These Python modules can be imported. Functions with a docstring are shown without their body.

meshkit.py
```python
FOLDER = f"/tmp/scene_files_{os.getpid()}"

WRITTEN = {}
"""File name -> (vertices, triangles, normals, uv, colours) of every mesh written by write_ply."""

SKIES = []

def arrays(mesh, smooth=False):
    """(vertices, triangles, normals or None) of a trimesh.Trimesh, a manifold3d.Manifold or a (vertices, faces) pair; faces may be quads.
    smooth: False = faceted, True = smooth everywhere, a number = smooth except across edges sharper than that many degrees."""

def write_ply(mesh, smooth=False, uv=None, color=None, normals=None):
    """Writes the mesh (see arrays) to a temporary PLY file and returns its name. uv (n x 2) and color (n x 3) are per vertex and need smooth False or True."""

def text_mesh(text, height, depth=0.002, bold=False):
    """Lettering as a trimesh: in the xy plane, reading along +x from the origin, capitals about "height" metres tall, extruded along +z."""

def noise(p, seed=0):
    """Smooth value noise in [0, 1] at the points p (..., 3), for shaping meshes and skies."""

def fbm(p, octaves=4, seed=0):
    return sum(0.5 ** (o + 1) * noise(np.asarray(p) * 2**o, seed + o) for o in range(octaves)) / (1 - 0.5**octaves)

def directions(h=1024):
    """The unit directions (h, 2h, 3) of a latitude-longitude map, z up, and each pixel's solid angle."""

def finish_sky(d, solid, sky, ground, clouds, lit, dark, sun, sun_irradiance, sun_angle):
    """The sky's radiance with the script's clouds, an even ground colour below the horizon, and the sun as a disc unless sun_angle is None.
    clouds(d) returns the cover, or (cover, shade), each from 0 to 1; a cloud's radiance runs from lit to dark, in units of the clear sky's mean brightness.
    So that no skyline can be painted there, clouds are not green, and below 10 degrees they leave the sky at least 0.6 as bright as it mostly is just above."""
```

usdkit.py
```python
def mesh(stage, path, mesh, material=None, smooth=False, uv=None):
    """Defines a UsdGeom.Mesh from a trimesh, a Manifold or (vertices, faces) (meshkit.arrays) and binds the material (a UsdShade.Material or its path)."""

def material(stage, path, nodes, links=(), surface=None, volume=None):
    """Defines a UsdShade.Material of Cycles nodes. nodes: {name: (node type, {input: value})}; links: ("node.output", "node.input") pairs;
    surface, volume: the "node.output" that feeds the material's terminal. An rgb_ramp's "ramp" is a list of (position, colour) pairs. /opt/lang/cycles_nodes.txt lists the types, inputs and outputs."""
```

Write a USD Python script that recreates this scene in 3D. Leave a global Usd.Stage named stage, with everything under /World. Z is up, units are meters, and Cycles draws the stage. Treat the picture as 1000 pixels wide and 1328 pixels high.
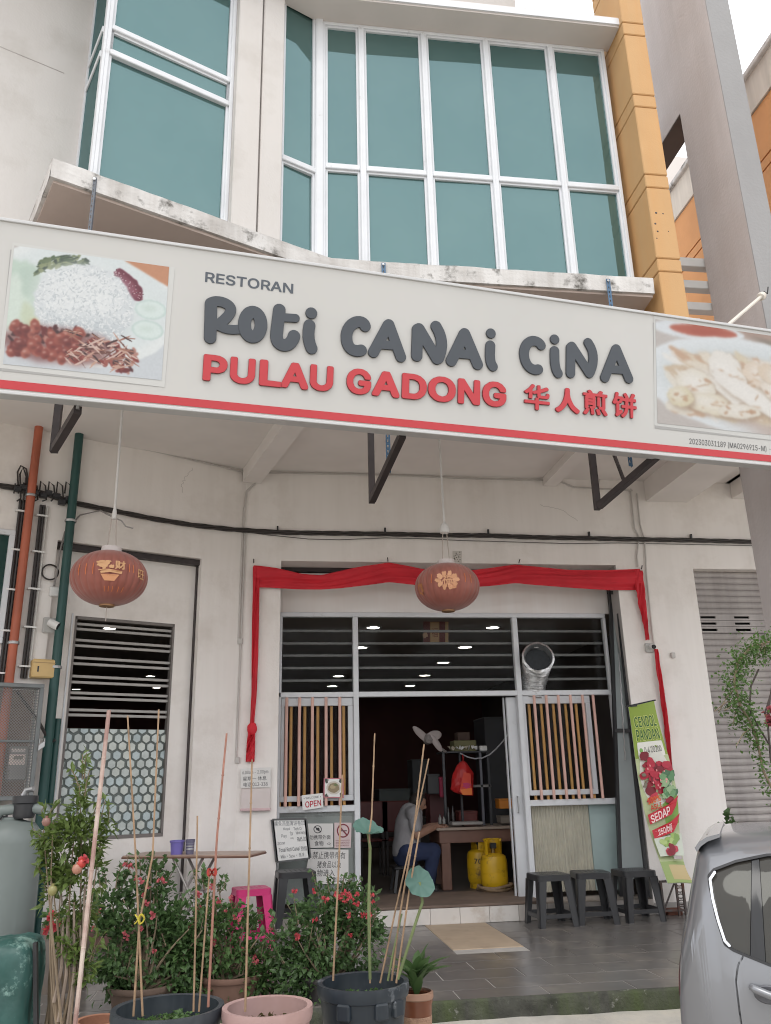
import math, random, glob
import numpy as np, trimesh, shapely, usdkit, meshkit
import manifold3d as m3
from shapely.geometry import Polygon, LineString, Point, MultiPolygon, box as sbox
from shapely import affinity
from shapely.ops import unary_union
from pxr import Usd, UsdGeom, UsdLux, UsdShade, Gf, Sdf, Vt

random.seed(7); RNG = np.random.default_rng(7)
stage = Usd.Stage.CreateInMemory()
UsdGeom.SetStageUpAxis(stage, 'Z'); UsdGeom.SetStageMetersPerUnit(stage, 1.0)
UsdGeom.Xform.Define(stage, '/World'); UsdGeom.Scope.Define(stage, '/World/Looks')

# ---------------------------------------------------------------- camera, sky, sun
EYE = np.array([0, -8.84, 1.316]); FPX = 1075.78
PITCH, ROLL, YAW = 0.31753, -0.02355, 0.14238
def _basis():
    cy, sy = math.cos(YAW), math.sin(YAW)
    f = np.array([sy*math.cos(PITCH), cy*math.cos(PITCH), math.sin(PITCH)])
    r = np.array([cy, -sy, 0]); u = np.cross(r, f)
    return math.cos(ROLL)*r+math.sin(ROLL)*u, -math.sin(ROLL)*r+math.cos(ROLL)*u, f
CR, CU, CF = _basis()
cam = UsdGeom.Camera.Define(stage, '/World/camera')
cam.CreateHorizontalApertureAttr(36.0); cam.CreateFocalLengthAttr(36.0*FPX/1000)
cam.AddTransformOp().Set(Gf.Matrix4d(*[*map(float, CR), 0, *map(float, CU), 0, *map(float, -CF), 0, *map(float, EYE), 1]))
cam.CreateExposureAttr(EXPOSURE := 1.0)
SUN_EL, SUN_AZ = math.radians(58), math.radians(205)      # azimuth = atan2(x, y) of the direction towards the sun
usdkit.material(stage, '/World/Looks/sky', {
    'sky': ('sky_texture', {'sky_type': 'single_scattering', 'sun_disc': False, 'sun_elevation': SUN_EL, 'sun_rotation': SUN_AZ, 'aerosol_density': 2.0}),
    'tc': ('texture_coordinate', {}), 'map': ('mapping', {'scale': (1, 1, 2.2)}),
    'noise': ('noise_texture', {'scale': 1.6, 'detail': 6.0, 'roughness': .55}),
    'ramp': ('rgb_ramp', {'ramp': [(.25, (.72,)*3), (.6, (1, 1, 1))]}),
    'mix': ('mix_color', {'b': (8.2, 8.3, 8.5)}), 'bg': ('background_shader', {'strength': .11})},
    [('tc.generated', 'map.vector'), ('map.vector', 'noise.vector'), ('noise.fac', 'ramp.fac'), ('ramp.color', 'mix.fac'), ('sky.color', 'mix.a'),
     ('mix.result', 'bg.color')], surface='bg.background')
dome = UsdLux.DomeLight.Define(stage, '/World/sky')
UsdShade.MaterialBindingAPI.Apply(dome.GetPrim()).Bind(UsdShade.Material.Get(stage, '/World/Looks/sky'))
dome.GetPrim().SetCustomDataByKey('kind', 'structure')
sun = UsdLux.DistantLight.Define(stage, '/World/sun')
sun.CreateNormalizeAttr(True); sun.CreateIntensityAttr(0.16); sun.CreateAngleAttr(30.0); sun.CreateColorAttr(Gf.Vec3f(1, .97, .92))
sd = np.array([math.sin(SUN_AZ)*math.cos(SUN_EL), math.cos(SUN_AZ)*math.cos(SUN_EL), math.sin(SUN_EL)])
sx = np.cross([0, 0, 1.], sd); sx /= np.linalg.norm(sx); sy_ = np.cross(sd, sx)
sun.AddTransformOp().Set(Gf.Matrix4d(*[*map(float, sx), 0, *map(float, sy_), 0, *map(float, sd), 0, 0, 0, 20, 1]))

# ---------------------------------------------------------------- where a point of the photograph lies
def ray(px, py): return CR*(px-500)/FPX-CU*(py-664)/FPX+CF
def on(px, py, n, p0):
    d = ray(px, py); n = np.asarray(n, float)
    return EYE+d*((np.asarray(p0, float)-EYE)@n/(d@n))
def oy(px, py, y=0.): return on(px, py, (0, 1, 0), (0, y, 0))
def oz(px, py, z=0.): return on(px, py, (0, 0, 1), (0, 0, z))
def depth(P): return (np.asarray(P, float)-EYE)@CF
def wpx(P, n): return n*depth(P)/FPX          # metres that n photo pixels span at P

class Fr:
    """A flat frame of reference: s to the right, t up, d towards the viewer."""
    def __init__(s, o, ex, ey=(0, 0, 1)):
        s.o = np.asarray(o, float); s.ex = np.asarray(ex, float); s.ex = s.ex/np.linalg.norm(s.ex)
        s.ey = np.asarray(ey, float); s.ey = s.ey/np.linalg.norm(s.ey); s.n = np.cross(s.ex, s.ey)
    def P(s, a, b, d=0.): return s.o+s.ex*a+s.ey*b+s.n*d
    def uv(s, px, py, d=0.):
        q = on(px, py, s.n, s.o+s.n*d)-s.o
        return np.array([q@s.ex, q@s.ey])
    def s(s, px, py, d=0.): return s.uv(px, py, d)[0]
    def t(s, px, py, d=0.): return s.uv(px, py, d)[1]
    def shift(s, d): return Fr(s.o+s.n*d, s.ex, s.ey)

# ---------------------------------------------------------------- mesh building
class MB:
    def __init__(s): s.v, s.f, s.n, s.c = [], [], 0, []
    def add(s, v, f, col=None):
        v = np.asarray(v, float).reshape(-1, 3); f = np.asarray(f, int)
        if f.shape[1] == 4: f = np.vstack([f[:, [0, 1, 2]], f[:, [0, 2, 3]]])
        s.v.append(v); s.f.append(f+s.n); s.n += len(v)
        if col is not None: s.c.append(np.tile(np.asarray(col, float), (len(v), 1)))
        return s
    def tm(s, m): return s.add(m.vertices, m.faces)
    def man(s, m):
        q = m.to_mesh(); return s.add(q.vert_properties[:, :3], q.tri_verts)
    def hull(s, pts):
        m = trimesh.convex.convex_hull(np.asarray(pts, float)); return s.tm(m)
    def box(s, fr, s0, s1, t0, t1, d0, d1):
        p = [fr.P(a, b, d) for d in (min(d0, d1), max(d0, d1)) for b in (min(t0, t1), max(t0, t1)) for a in (min(s0, s1), max(s0, s1))]
        return s.add(p, [[0, 2, 3, 1], [4, 5, 7, 6], [0, 1, 5, 4], [2, 6, 7, 3], [0, 4, 6, 2], [1, 3, 7, 5]])
    def cbox(s, fr, s0, s1, t0, t1, d0, d1, c=.006):
        lo, hi = np.minimum([s0, t0, d0], [s1, t1, d1]), np.maximum([s0, t0, d0], [s1, t1, d1])
        c = min(c, .45*min(hi-lo)); p = []
        for k in range(8):
            q = [hi[i] if k >> i & 1 else lo[i] for i in range(3)]; g = [-c if k >> i & 1 else c for i in range(3)]
            for i in range(3):
                w = [q[j]+(0 if j == i else g[j]) for j in range(3)]; p.append(fr.P(*w))
        return s.hull(p)
    def bar(s, a, b, w, h=None, up=(0, 0, 1), c=0):
        a, b = np.asarray(a, float), np.asarray(b, float); h = h or w; e = b-a; L = np.linalg.norm(e); e /= L
        up = np.asarray(up, float)
        if abs(e@up) > .97: up = np.array([0, 1., 0])
        x = np.cross(up, e); x /= np.linalg.norm(x); y = np.cross(e, x)
        p = [q+x*i*w/2+y*j*h/2 for q in (a, b) for j in (-1, 1) for i in (-1, 1)]
        return s.add(p, [[0, 2, 3, 1], [4, 5, 7, 6], [0, 1, 5, 4], [2, 6, 7, 3], [0, 4, 6, 2], [1, 3, 7, 5]])
    def tube(s, path, r, n=8, cap=True):
        p = np.asarray(path, float); m = len(p); r = np.broadcast_to(np.asarray(r, float), (m,))
        t = np.gradient(p, axis=0); t /= np.maximum(np.linalg.norm(t, axis=1, keepdims=True), 1e-9)
        ref = np.array([0, 0, 1.]) if abs(t[0][2]) < .9 else np.array([1., 0, 0])
        v = []; x = np.cross(ref, t[0]); x /= np.linalg.norm(x)
        for i in range(m):
            x = x-t[i]*(x@t[i]); x /= np.linalg.norm(x); y = np.cross(t[i], x)
            a = np.arange(n)*2*np.pi/n
            v.append(p[i]+r[i]*(np.cos(a)[:, None]*x+np.sin(a)[:, None]*y))
        v = np.vstack(v); f = []
        for i in range(m-1):
            for k in range(n):
                f.append([i*n+k, i*n+(k+1) % n, (i+1)*n+(k+1) % n, (i+1)*n+k])
        s.add(v, f)
        if cap:
            for i, sg in ((0, -1), (m-1, 1)):
                q = np.vstack([v[i*n:(i+1)*n], p[i:i+1]])
                s.add(q, [[k, (k+1) % n, n] if sg > 0 else [(k+1) % n, k, n] for k in range(n)])
        return s
    def lathe(s, prof, c, n=24, axis=(0, 0, 1), squash=(1, 1), wob=0, seed=0):
        ax = np.asarray(axis, float); ax /= np.linalg.norm(ax)
        ref = np.array([1., 0, 0]) if abs(ax[0]) < .9 else np.array([0, 1., 0])
        y = np.cross(ax, ref); y /= np.linalg.norm(y); x = np.cross(y, ax)
        a = np.arange(n)*2*np.pi/n; v = []
        for r, z in prof:
            v.append(np.asarray(c)+ax*z+r*(np.cos(a)[:, None]*x*squash[0]+np.sin(a)[:, None]*y*squash[1]))
        m = len(prof); f = [[i*n+k, i*n+(k+1) % n, (i+1)*n+(k+1) % n, (i+1)*n+k] for i in range(m-1) for k in range(n)]
        v = np.vstack(v)
        if wob: v = v+(meshkit.fbm(v*4+seed*9.1, 3)-.5)[:, None]*wob*(v-np.asarray(c))/max(prof[0][0], .1)
        return s.add(v, f)
    def poly(s, fr, pg, d0, d1):
        for g in getattr(pg, 'geoms', [pg]):
            if g.is_empty or g.geom_type != 'Polygon' or g.area < 1e-9: continue
            m = trimesh.creation.extrude_polygon(g, abs(d1-d0), engine='earcut')
            v = np.array(m.vertices); d = v[:, 2]+min(d0, d1)
            s.add(fr.o+v[:, :1]*fr.ex+v[:, 1:2]*fr.ey+d[:, None]*fr.n, m.faces)
        return s
    def plan(s, pts, z0, z1): return s.poly(Fr((0, 0, 0), (1, 0, 0), (0, 1, 0)), Polygon(pts), z0, z1)
    def mesh(s): return np.vstack(s.v), np.vstack(s.f)

BASE = {}
def numbered(path):
    if not stage.GetPrimAtPath(path): return path
    k = 1
    while stage.GetPrimAtPath(f'{path}_{k:03d}'): k += 1
    return f'{path}_{k:03d}'
def _np(parent): return '/World' if parent is None else parent
def thing(name, label, cat, base=(0, 0, 0), group=None, kind=None):
    p = numbered('/World/'+name); x = UsdGeom.Xform.Define(stage, p); x.AddTranslateOp().Set(Gf.Vec3d(*map(float, base)))
    BASE[p] = np.asarray(base, float); tag(p, label, cat, group, kind); return p
def tag(p, label=None, cat=None, group=None, kind=None):
    q = stage.GetPrimAtPath(p)
    for k, v in (('label', label), ('category', cat), ('group', group), ('kind', kind)):
        if v: q.SetCustomDataByKey(k, v)
    return p
def base_of(p):
    while p and p not in BASE: p = p.rpartition('/')[0]
    return BASE.get(p, np.zeros(3))
def obj(name, mb, mat, parent=None, smooth=False, label=None, kind=None):
    par = _np(parent); p = numbered(f'{par}/{name}')
    v, f = mb.mesh() if isinstance(mb, MB) else meshkit.arrays(mb)[:2]
    v = v-base_of(par)
    usdkit.mesh(stage, p, (v, f), mat, smooth)
    tag(p, label, None, None, kind); return p
def solo(name, mb, mat, label, cat, group=None, kind=None, smooth=False):
    """A thing that is one mesh, its origin at its foot."""
    v, f = mb.mesh(); b = np.array([v[:, 0].mean(), v[:, 1].mean(), v[:, 2].min()])
    p = numbered('/World/'+name); m = usdkit.mesh(stage, p, (v-b, f), mat, smooth); m.AddTranslateOp().Set(Gf.Vec3d(*map(float, b)))
    BASE[p] = b; return tag(p, label, cat, group, kind)
def copy(src, name, loc, rz=0, label=None, cat=None, group=None):
    p = numbered('/World/'+name); x = UsdGeom.Xform.Define(stage, p)
    x.AddTranslateOp().Set(Gf.Vec3d(*map(float, loc))); x.AddRotateZOp().Set(float(rz))
    x.GetPrim().GetReferences().AddInternalReference(src); x.GetPrim().SetInstanceable(True)
    return tag(p, label, cat, group)

class Print:
    """Flat print: coloured shapes laid over each other on a sheet."""
    def __init__(s, fr, d, tone=1., lay=.0003): s.fr, s.d, s.k, s.mb, s.tone, s.lay = fr, d, 0, MB(), tone, lay
    def add(s, pg, col, step=1):
        s.k += step; d = s.d+s.k*s.lay
        for g in getattr(pg, 'geoms', [pg]):
            if g.geom_type != 'Polygon' or g.area < 1e-8: continue
            v, f = trimesh.creation.triangulate_polygon(g, engine='earcut')
            v = np.asarray(v)
            s.mb.add(s.fr.o+v[:, :1]*s.fr.ex+v[:, 1:2]*s.fr.ey+d*s.fr.n, f, np.array(C(*col))*s.tone)
        return s
    def build(s, name, parent, mat=None, warp=None):
        v, f = s.mb.mesh(); c = np.vstack(s.mb.c); par = _np(parent); p = numbered(f'{par}/{name}')
        if warp: v = warp(v)
        n = np.cross(v[f[:, 1]]-v[f[:, 0]], v[f[:, 2]]-v[f[:, 0]]); flip = n@s.fr.n < 0
        f = f.copy(); f[flip] = f[flip][:, ::-1]
        m = usdkit.mesh(stage, p, (v-base_of(par), f), mat or PRINT)
        UsdGeom.PrimvarsAPI(m).CreatePrimvar('col', Sdf.ValueTypeNames.Color3fArray, 'vertex').Set(Vt.Vec3fArray.FromNumpy(c.astype(np.float32)))
        return p

def _lin(x):
    x = x/255.; return x/12.92 if x <= .04045 else ((x+.055)/1.055)**2.4
def C(r, g, b): return (_lin(r), _lin(g), _lin(b))

_FONT = {}
def glyphs(text, cjk=False, weight=0.0):
    """Lettering as a polygon; capitals 1 tall, baseline at 0, starting at x = 0."""
    from PIL import Image, ImageDraw, ImageFont
    key = 'Noto Sans CJK Regular' if cjk else 'Inter'
    if key not in _FONT: _FONT[key] = ImageFont.truetype(glob.glob(f'/opt/blender-*/*/datafiles/fonts/{key}.woff2')[0], 96)
    f = _FONT[key]; x0, y0, x1, y1 = f.getbbox(text, anchor='ls')
    im = Image.new('L', (x1-x0+8, y1-y0+8)); ImageDraw.Draw(im).text((4-x0, 4-y0), text, 255, f, anchor='ls')
    on_ = np.pad(np.asarray(im) > 127, ((0, 0), (1, 1))).astype(np.int8)
    rows, st = np.nonzero(np.diff(on_, axis=1) == 1); en = np.nonzero(np.diff(on_, axis=1) == -1)[1]
    g = shapely.union_all(shapely.box(st, -rows-1, en, -rows)).buffer(.6).buffer(-.6+weight*70).simplify(.7)
    return affinity.affine_transform(g, [1/70, 0, 0, 1/70, -4/70, (4-y0)/70])
def fit(g, x0, x1, y0, y1):
    a, b, c, d = g.bounds
    sx_, sy2 = (x1-x0)/(c-a), (y1-y0)/(d-b)
    return affinity.affine_transform(g, [sx_, 0, 0, sy2, x0-a*sx_, y0-b*sy2])
def blob(x, y, rx, ry, n=22, wob=.12, rot=0):
    a = np.arange(n)*2*np.pi/n; r = 1+wob*np.array([random.uniform(-1, 1) for _ in a])
    p = np.stack([rx*r*np.cos(a), ry*r*np.sin(a)], 1); c, s = math.cos(rot), math.sin(rot)
    return Polygon(p@np.array([[c, s], [-s, c]])+[x, y]).buffer(0)

# ---------------------------------------------------------------- materials
MATS = {}
def mat(name, col, rough=.6, var=.1, sc=3., bump=0., bsc=60., metal=0., spec=.5, dirt=None, streak=None, coat=0., island=0., trans=None):
    """Painted or natural surface: uneven colour, optional dirt (colour, scale, low, high), run marks, fine relief."""
    if name in MATS: return MATS[name]
    c = np.asarray(col, float)
    N = {'g': ('geometry', {}), 'n': ('noise_texture', {'scale': sc, 'detail': 5., 'roughness': .6}),
         'r': ('rgb_ramp', {'ramp': [(.28, tuple(np.clip(c*(1-var), 0, 1))), (.72, tuple(np.clip(c*(1+var), 0, 1)))]}),
         'p': ('principled_bsdf', {'roughness': rough, 'metallic': metal, 'specular_ior_level': spec, 'coat_weight': coat})}
    K = [('g.position', 'n.vector'), ('n.fac', 'r.fac')]; cur = 'r.color'
    if island:
        N['ir'] = ('rgb_ramp', {'ramp': [(0, (1-island,)*3), (1, (1+island,)*3)]}); N['im'] = ('mix_color', {'blend_type': 'multiply', 'fac': 1., 'use_clamp': False})
        K += [('g.random_per_island', 'ir.fac'), (cur, 'im.a'), ('ir.color', 'im.b')]; cur = 'im.result'
    if streak:
        dc, amt = streak
        N['sm'] = ('mapping', {'scale': (5., 5., .35)}); N['sn'] = ('noise_texture', {'scale': .9, 'detail': 6., 'roughness': .62})
        N['sr'] = ('rgb_ramp', {'ramp': [(.42, (0, 0, 0)), (.78, (amt,)*3)]}); N['sx'] = ('mix_color', {'b': dc})
        K += [('g.position', 'sm.vector'), ('sm.vector', 'sn.vector'), ('sn.fac', 'sr.fac'), ('sr.color', 'sx.fac'), (cur, 'sx.a')]; cur = 'sx.result'
    if dirt:
        dc, ds, lo, hi = dirt
        N['dn'] = ('noise_texture', {'scale': ds, 'detail': 9., 'roughness': .68}); N['dr'] = ('rgb_ramp', {'ramp': [(lo, (0, 0, 0)), (hi, (1, 1, 1))]})
        N['dx'] = ('mix_color', {'b': dc})
        K += [('g.position', 'dn.vector'), ('dn.fac', 'dr.fac'), ('dr.color', 'dx.fac'), (cur, 'dx.a')]; cur = 'dx.result'
    K.append((cur, 'p.base_color'))
    if bump:
        N['bn'] = ('noise_texture', {'scale': bsc, 'detail': 4.}); N['b'] = ('bump', {'strength': bump, 'distance': .01})
        K += [('g.position', 'bn.vector'), ('bn.fac', 'b.height'), ('b.normal', 'p.normal')]
    surf = 'p.BSDF'
    if trans:
        N['tb'] = ('translucent_bsdf', {}); N['mc'] = ('mix_closure', {'fac': trans})
        K += [(cur, 'tb.color'), ('p.BSDF', 'mc.closure1'), ('tb.BSDF', 'mc.closure2')]; surf = 'mc.closure'
    MATS[name] = usdkit.material(stage, '/World/Looks/'+name, N, K, surface=surf)
    return MATS[name]
def pane_mat(name, tint, refl=.06, rough=.02, gcol=(1, 1, 1)):
    if name in MATS: return MATS[name]
    MATS[name] = usdkit.material(stage, '/World/Looks/'+name, {'t': ('transparent_bsdf', {'color': tint}), 'g': ('glossy_bsdf', {'color': gcol, 'roughness': rough}),
        'f': ('fresnel', {'IOR': 1.14}), 'm': ('math', {'math_type': 'add', 'value2': refl, 'use_clamp': True}), 'x': ('mix_closure', {})},
        [('f.fac', 'm.value1'), ('m.value', 'x.fac'), ('t.BSDF', 'x.closure1'), ('g.BSDF', 'x.closure2')], surface='x.closure')
    return MATS[name]
PRINT = usdkit.material(stage, '/World/Looks/print', {'a': ('attribute', {'attribute': 'col'}), 'p': ('principled_bsdf', {'roughness': .45})}, [('a.color', 'p.base_color')], surface='p.BSDF')
PRINT_CLOTH = usdkit.material(stage, '/World/Looks/print_cloth', {'a': ('attribute', {'attribute': 'col'}), 'p': ('principled_bsdf', {'roughness': .75})}, [('a.color', 'p.base_color')], surface='p.BSDF')
def lamp_mat(name, col, strength):
    MATS[name] = usdkit.material(stage, '/World/Looks/'+name, {'e': ('emission', {'color': col, 'strength': strength})}, surface='e.emission'); return MATS[name]

GRIME = C(92, 84, 74)
WALL = mat('wall_paint', (.81, .765, .73), .85, .03, .7, .14, 50, streak=(C(176, 166, 156), .20), spec=.25, dirt=(C(206, 197, 189), 1.1, .50, .80))
WALLU = mat('upper_paint', (.56, .53, .505), .85, .04, .6, .14, 50, dirt=(C(176, 170, 163), 1.1, .52, .8), streak=(C(170, 160, 148), .15), spec=.25)
SOFF = mat('soffit_paint', (.80, .755, .725), .9, .05, 1.5, .1, 70, spec=.2)
CONC = mat('painted_ledge', (.56, .54, .52), .8, .08, 3, .35, 45, dirt=(C(84, 80, 74), 5.5, .54, .68), streak=(C(125, 115, 105), .6))
FRAME = mat('white_aluminium', (.62, .63, .65), .42, .05, 4, dirt=(C(150, 146, 140), 6, .62, .85))
YEL = mat('yellow_paint', (.485, .288, .128), .75, .06, 1.5, .15, 80, streak=(C(190, 130, 62), .4))
ORG = mat('orange_paint', (.58, .27, .10), .8, .08, 2, .15, 60)
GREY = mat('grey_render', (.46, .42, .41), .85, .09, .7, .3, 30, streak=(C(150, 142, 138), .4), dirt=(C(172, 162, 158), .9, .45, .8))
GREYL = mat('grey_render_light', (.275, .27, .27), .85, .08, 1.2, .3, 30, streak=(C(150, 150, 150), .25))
BLK = mat('black_plastic', (.022, .022, .024), .42, .2, 6)
DARKM = mat('dark_painted_steel', (.035, .026, .026), .5, .25, 8)
STEEL = mat('galvanised_steel', (.42, .42, .42), .42, .2, 9, metal=.8)
WHITEP = mat('white_plastic', (.72, .71, .69), .45, .05, 5)

# ---------------------------------------------------------------- frames of the place
AL = math.radians(25.5)
M = Fr((0, 0, 0), (1, 0, 0))                                             # shopfront wall
L = Fr((-.30, 0, 0), (math.cos(AL), math.sin(AL), 0))                    # the wall that turns towards the street
YU = -2.4
BEND = np.array([oy(414, 330, YU)[0], YU, 0.])
UM = Fr(BEND, (1, 0, 0)); UL = Fr(BEND, (math.cos(AL), math.sin(AL), 0))  # first floor fronts
DB = -.55
FLOOR_Z = M.t(600, 1176, .0)
ZS = M.t(500, 615)                                                       # soffit
YK = oz(740, 1291)[1]                                                    # kerb edge

# ---------------------------------------------------------------- ground
def sheet(nx, ny, x0, x1, y0, y1, zf):
    X, Y = np.meshgrid(np.linspace(x0, x1, nx), np.linspace(y0, y1, ny)); Z = zf(X, Y)
    i = np.arange((nx-1)*(ny-1)); a = i//(nx-1)*nx+i % (nx-1)
    return MB().add(np.stack([X, Y, Z], -1).reshape(-1, 3), np.stack([a, a+1, a+nx+1, a+nx], 1))
ROAD_MAT = mat('road', (.38, .36, .325), .92, .25, 2.2, .6, 140, dirt=(C(196, 188, 172), 1.7, .45, .72))
def road_z(X, Y): return -.105-np.clip((YK-Y)*.06, 0, .17)+.006*np.sin(X*3.1)*np.sin(Y*2.3)
rd = sheet(90, 60, -9, 9, -12, YK+.1, road_z)
FAR = 400.
for x0, x1, y0, y1 in ((-FAR, -9, -12, YK+.1), (9, FAR, -12, YK+.1), (-FAR, FAR, -FAR, -12)):
    rd.add([(x0, y0, -.29), (x1, y0, -.29), (x1, y1, -.29 if y1 == -12 else -.15), (x0, y1, -.29 if y1 == -12 else -.15)], [[0, 1, 2, 3]])
rd.add([(-FAR, YK+.1, -.3), (FAR, YK+.1, -.3), (FAR, FAR, -.3), (-FAR, FAR, -.3)], [[0, 1, 2, 3]])
p = obj('road', rd, ROAD_MAT); tag(p, None, None, None, 'structure')

# porch: bed, kerb and tiles one by one
TILE = mat('porch_tile', (.105, .097, .091), .24, .18, 2.5, .05, 120, spec=.5, dirt=(C(124, 116, 108), 2.0, .50, .80), island=.12)
GROUT = mat('tile_grout', (.36, .34, .32), .9, .15, 9)
BEIGE = mat('beige_tile', (.40, .31, .225), .6, .08, 5, .1, 160, dirt=(C(130, 112, 92), 3, .55, .9))
KERB = mat('mossy_kerb', (.055, .055, .045), .95, .5, 9, .8, 60, dirt=(C(120, 120, 112), 11, .60, .66), streak=(C(66, 80, 34), .9))
porch = numbered('/World/porch_floor')
PX0, PX1 = -4.2, 7.5
mb = MB().plan([(PX0, YK+.02), (PX1, YK+.02), (PX1, .9), (PX0, .9)], -.3, -.0035)
usdkit.mesh(stage, porch, mb.mesh(), GROUT); tag(porch, None, None, None, 'structure')
TW = (oy(673, 1185)[0]-oy(558, 1185)[0])/3
gx0 = oz(551, 1200.5)[0]; bx1 = oz(630, 1197)[0]; by0 = oz(630, 1230)[1]
rngt = random.Random(3); TL = TW*2
nmade = 0
y = -.004; row = 0
rows = []
while y > YK+.06:
    rows.append((max(y-TW+.005, YK+.045), y)); y -= TW
tstuff = MB()
for j, (ya, yb) in enumerate(rows):
    x = gx0+(TW if j % 2 else 0)-TL*9
    while x < PX1-.6:
        xa, xb = x+.003, x+TL-.003; x += TL
        if xb < PX0: continue
        pieces = [(xa, xb)]
        if yb > by0+.05:                                           # the pale slab lies here
            pieces = [(a, b) for a, b in ((xa, min(xb, gx0-.004)), (max(xa, bx1+.004), xb)) if b-a > .04]
        for a, b in pieces:
            h = rngt.uniform(-.0012, .0012)
            t = MB().cbox(Fr((0, 0, 0), (1, 0, 0), (0, 1, 0)), a, b, ya, yb, -.011, h, .0025)
            if -1.4 < (a+b)/2 < 4.6 and nmade < 200:
                obj('tile', t, TILE, porch); nmade += 1
            else: tstuff.v += t.v; tstuff.f += [f+tstuff.n for f in t.f]; tstuff.n += t.n
p = obj('tile_field', tstuff, TILE, porch); tag(p, kind='stuff')
obj('pale_slab', MB().cbox(Fr((0, 0, 0), (1, 0, 0), (0, 1, 0)), gx0, bx1, by0, -.006, -.011, .003, .003), BEIGE, porch, label='pale beige slab set in the dark tiles below the doorway')
# kerb: lumpy old concrete edge with moss
kx = np.linspace(PX0, PX1, 260); pr = [(YK+.05, .004), (YK+.012, .004), (YK-.002, -.012), (YK-.004, -.06), (YK-.006, -.11), (YK-.008, -.17), (YK-.008, -.25)]
kv = np.array([[(x_, y_, z_) for (y_, z_) in pr] for x_ in kx]); nz = meshkit.fbm(kv*[5, 5, 9], 4)-.5; nz2 = meshkit.fbm(kv*[1.3, 1, 1]+7, 2)-.5
kv[:, 1:7, 1] += (nz*.05+nz2*.04)[:, 1:7]; kv[:, 1:5, 2] += (nz*.025)[:, 1:5]
kk = len(pr); i = np.arange((len(kx)-1)*(kk-1)); a = i//(kk-1)*kk+i % (kk-1)
obj('kerb', MB().add(kv.reshape(-1, 3), np.stack([a, a+1, a+kk+1, a+kk], 1)[:, ::-1]), KERB, porch, smooth=60)

# ---------------------------------------------------------------- the shophouse
BLD = thing('shophouse', 'white two storey shophouse with green glazed bay upstairs and open shopfront below', 'building')
ox0, ox1, oz1 = M.s(363, 800, -.33), M.s(805, 790), M.t(580, 730)
shx, shz = M.s(898.5, 736), M.t(935, 738)
mb = MB(); wall = Polygon([(-.30, -.1), (13, -.1), (13, ZS+.3), (-.30, ZS+.3)])
wall = wall.difference(sbox(ox0, -.2, ox1, oz1)).difference(sbox(shx, -.2, shx+3.4, shz))
obj('wall', mb.poly(M, wall, -.28, 0), WALL, BLD)
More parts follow.
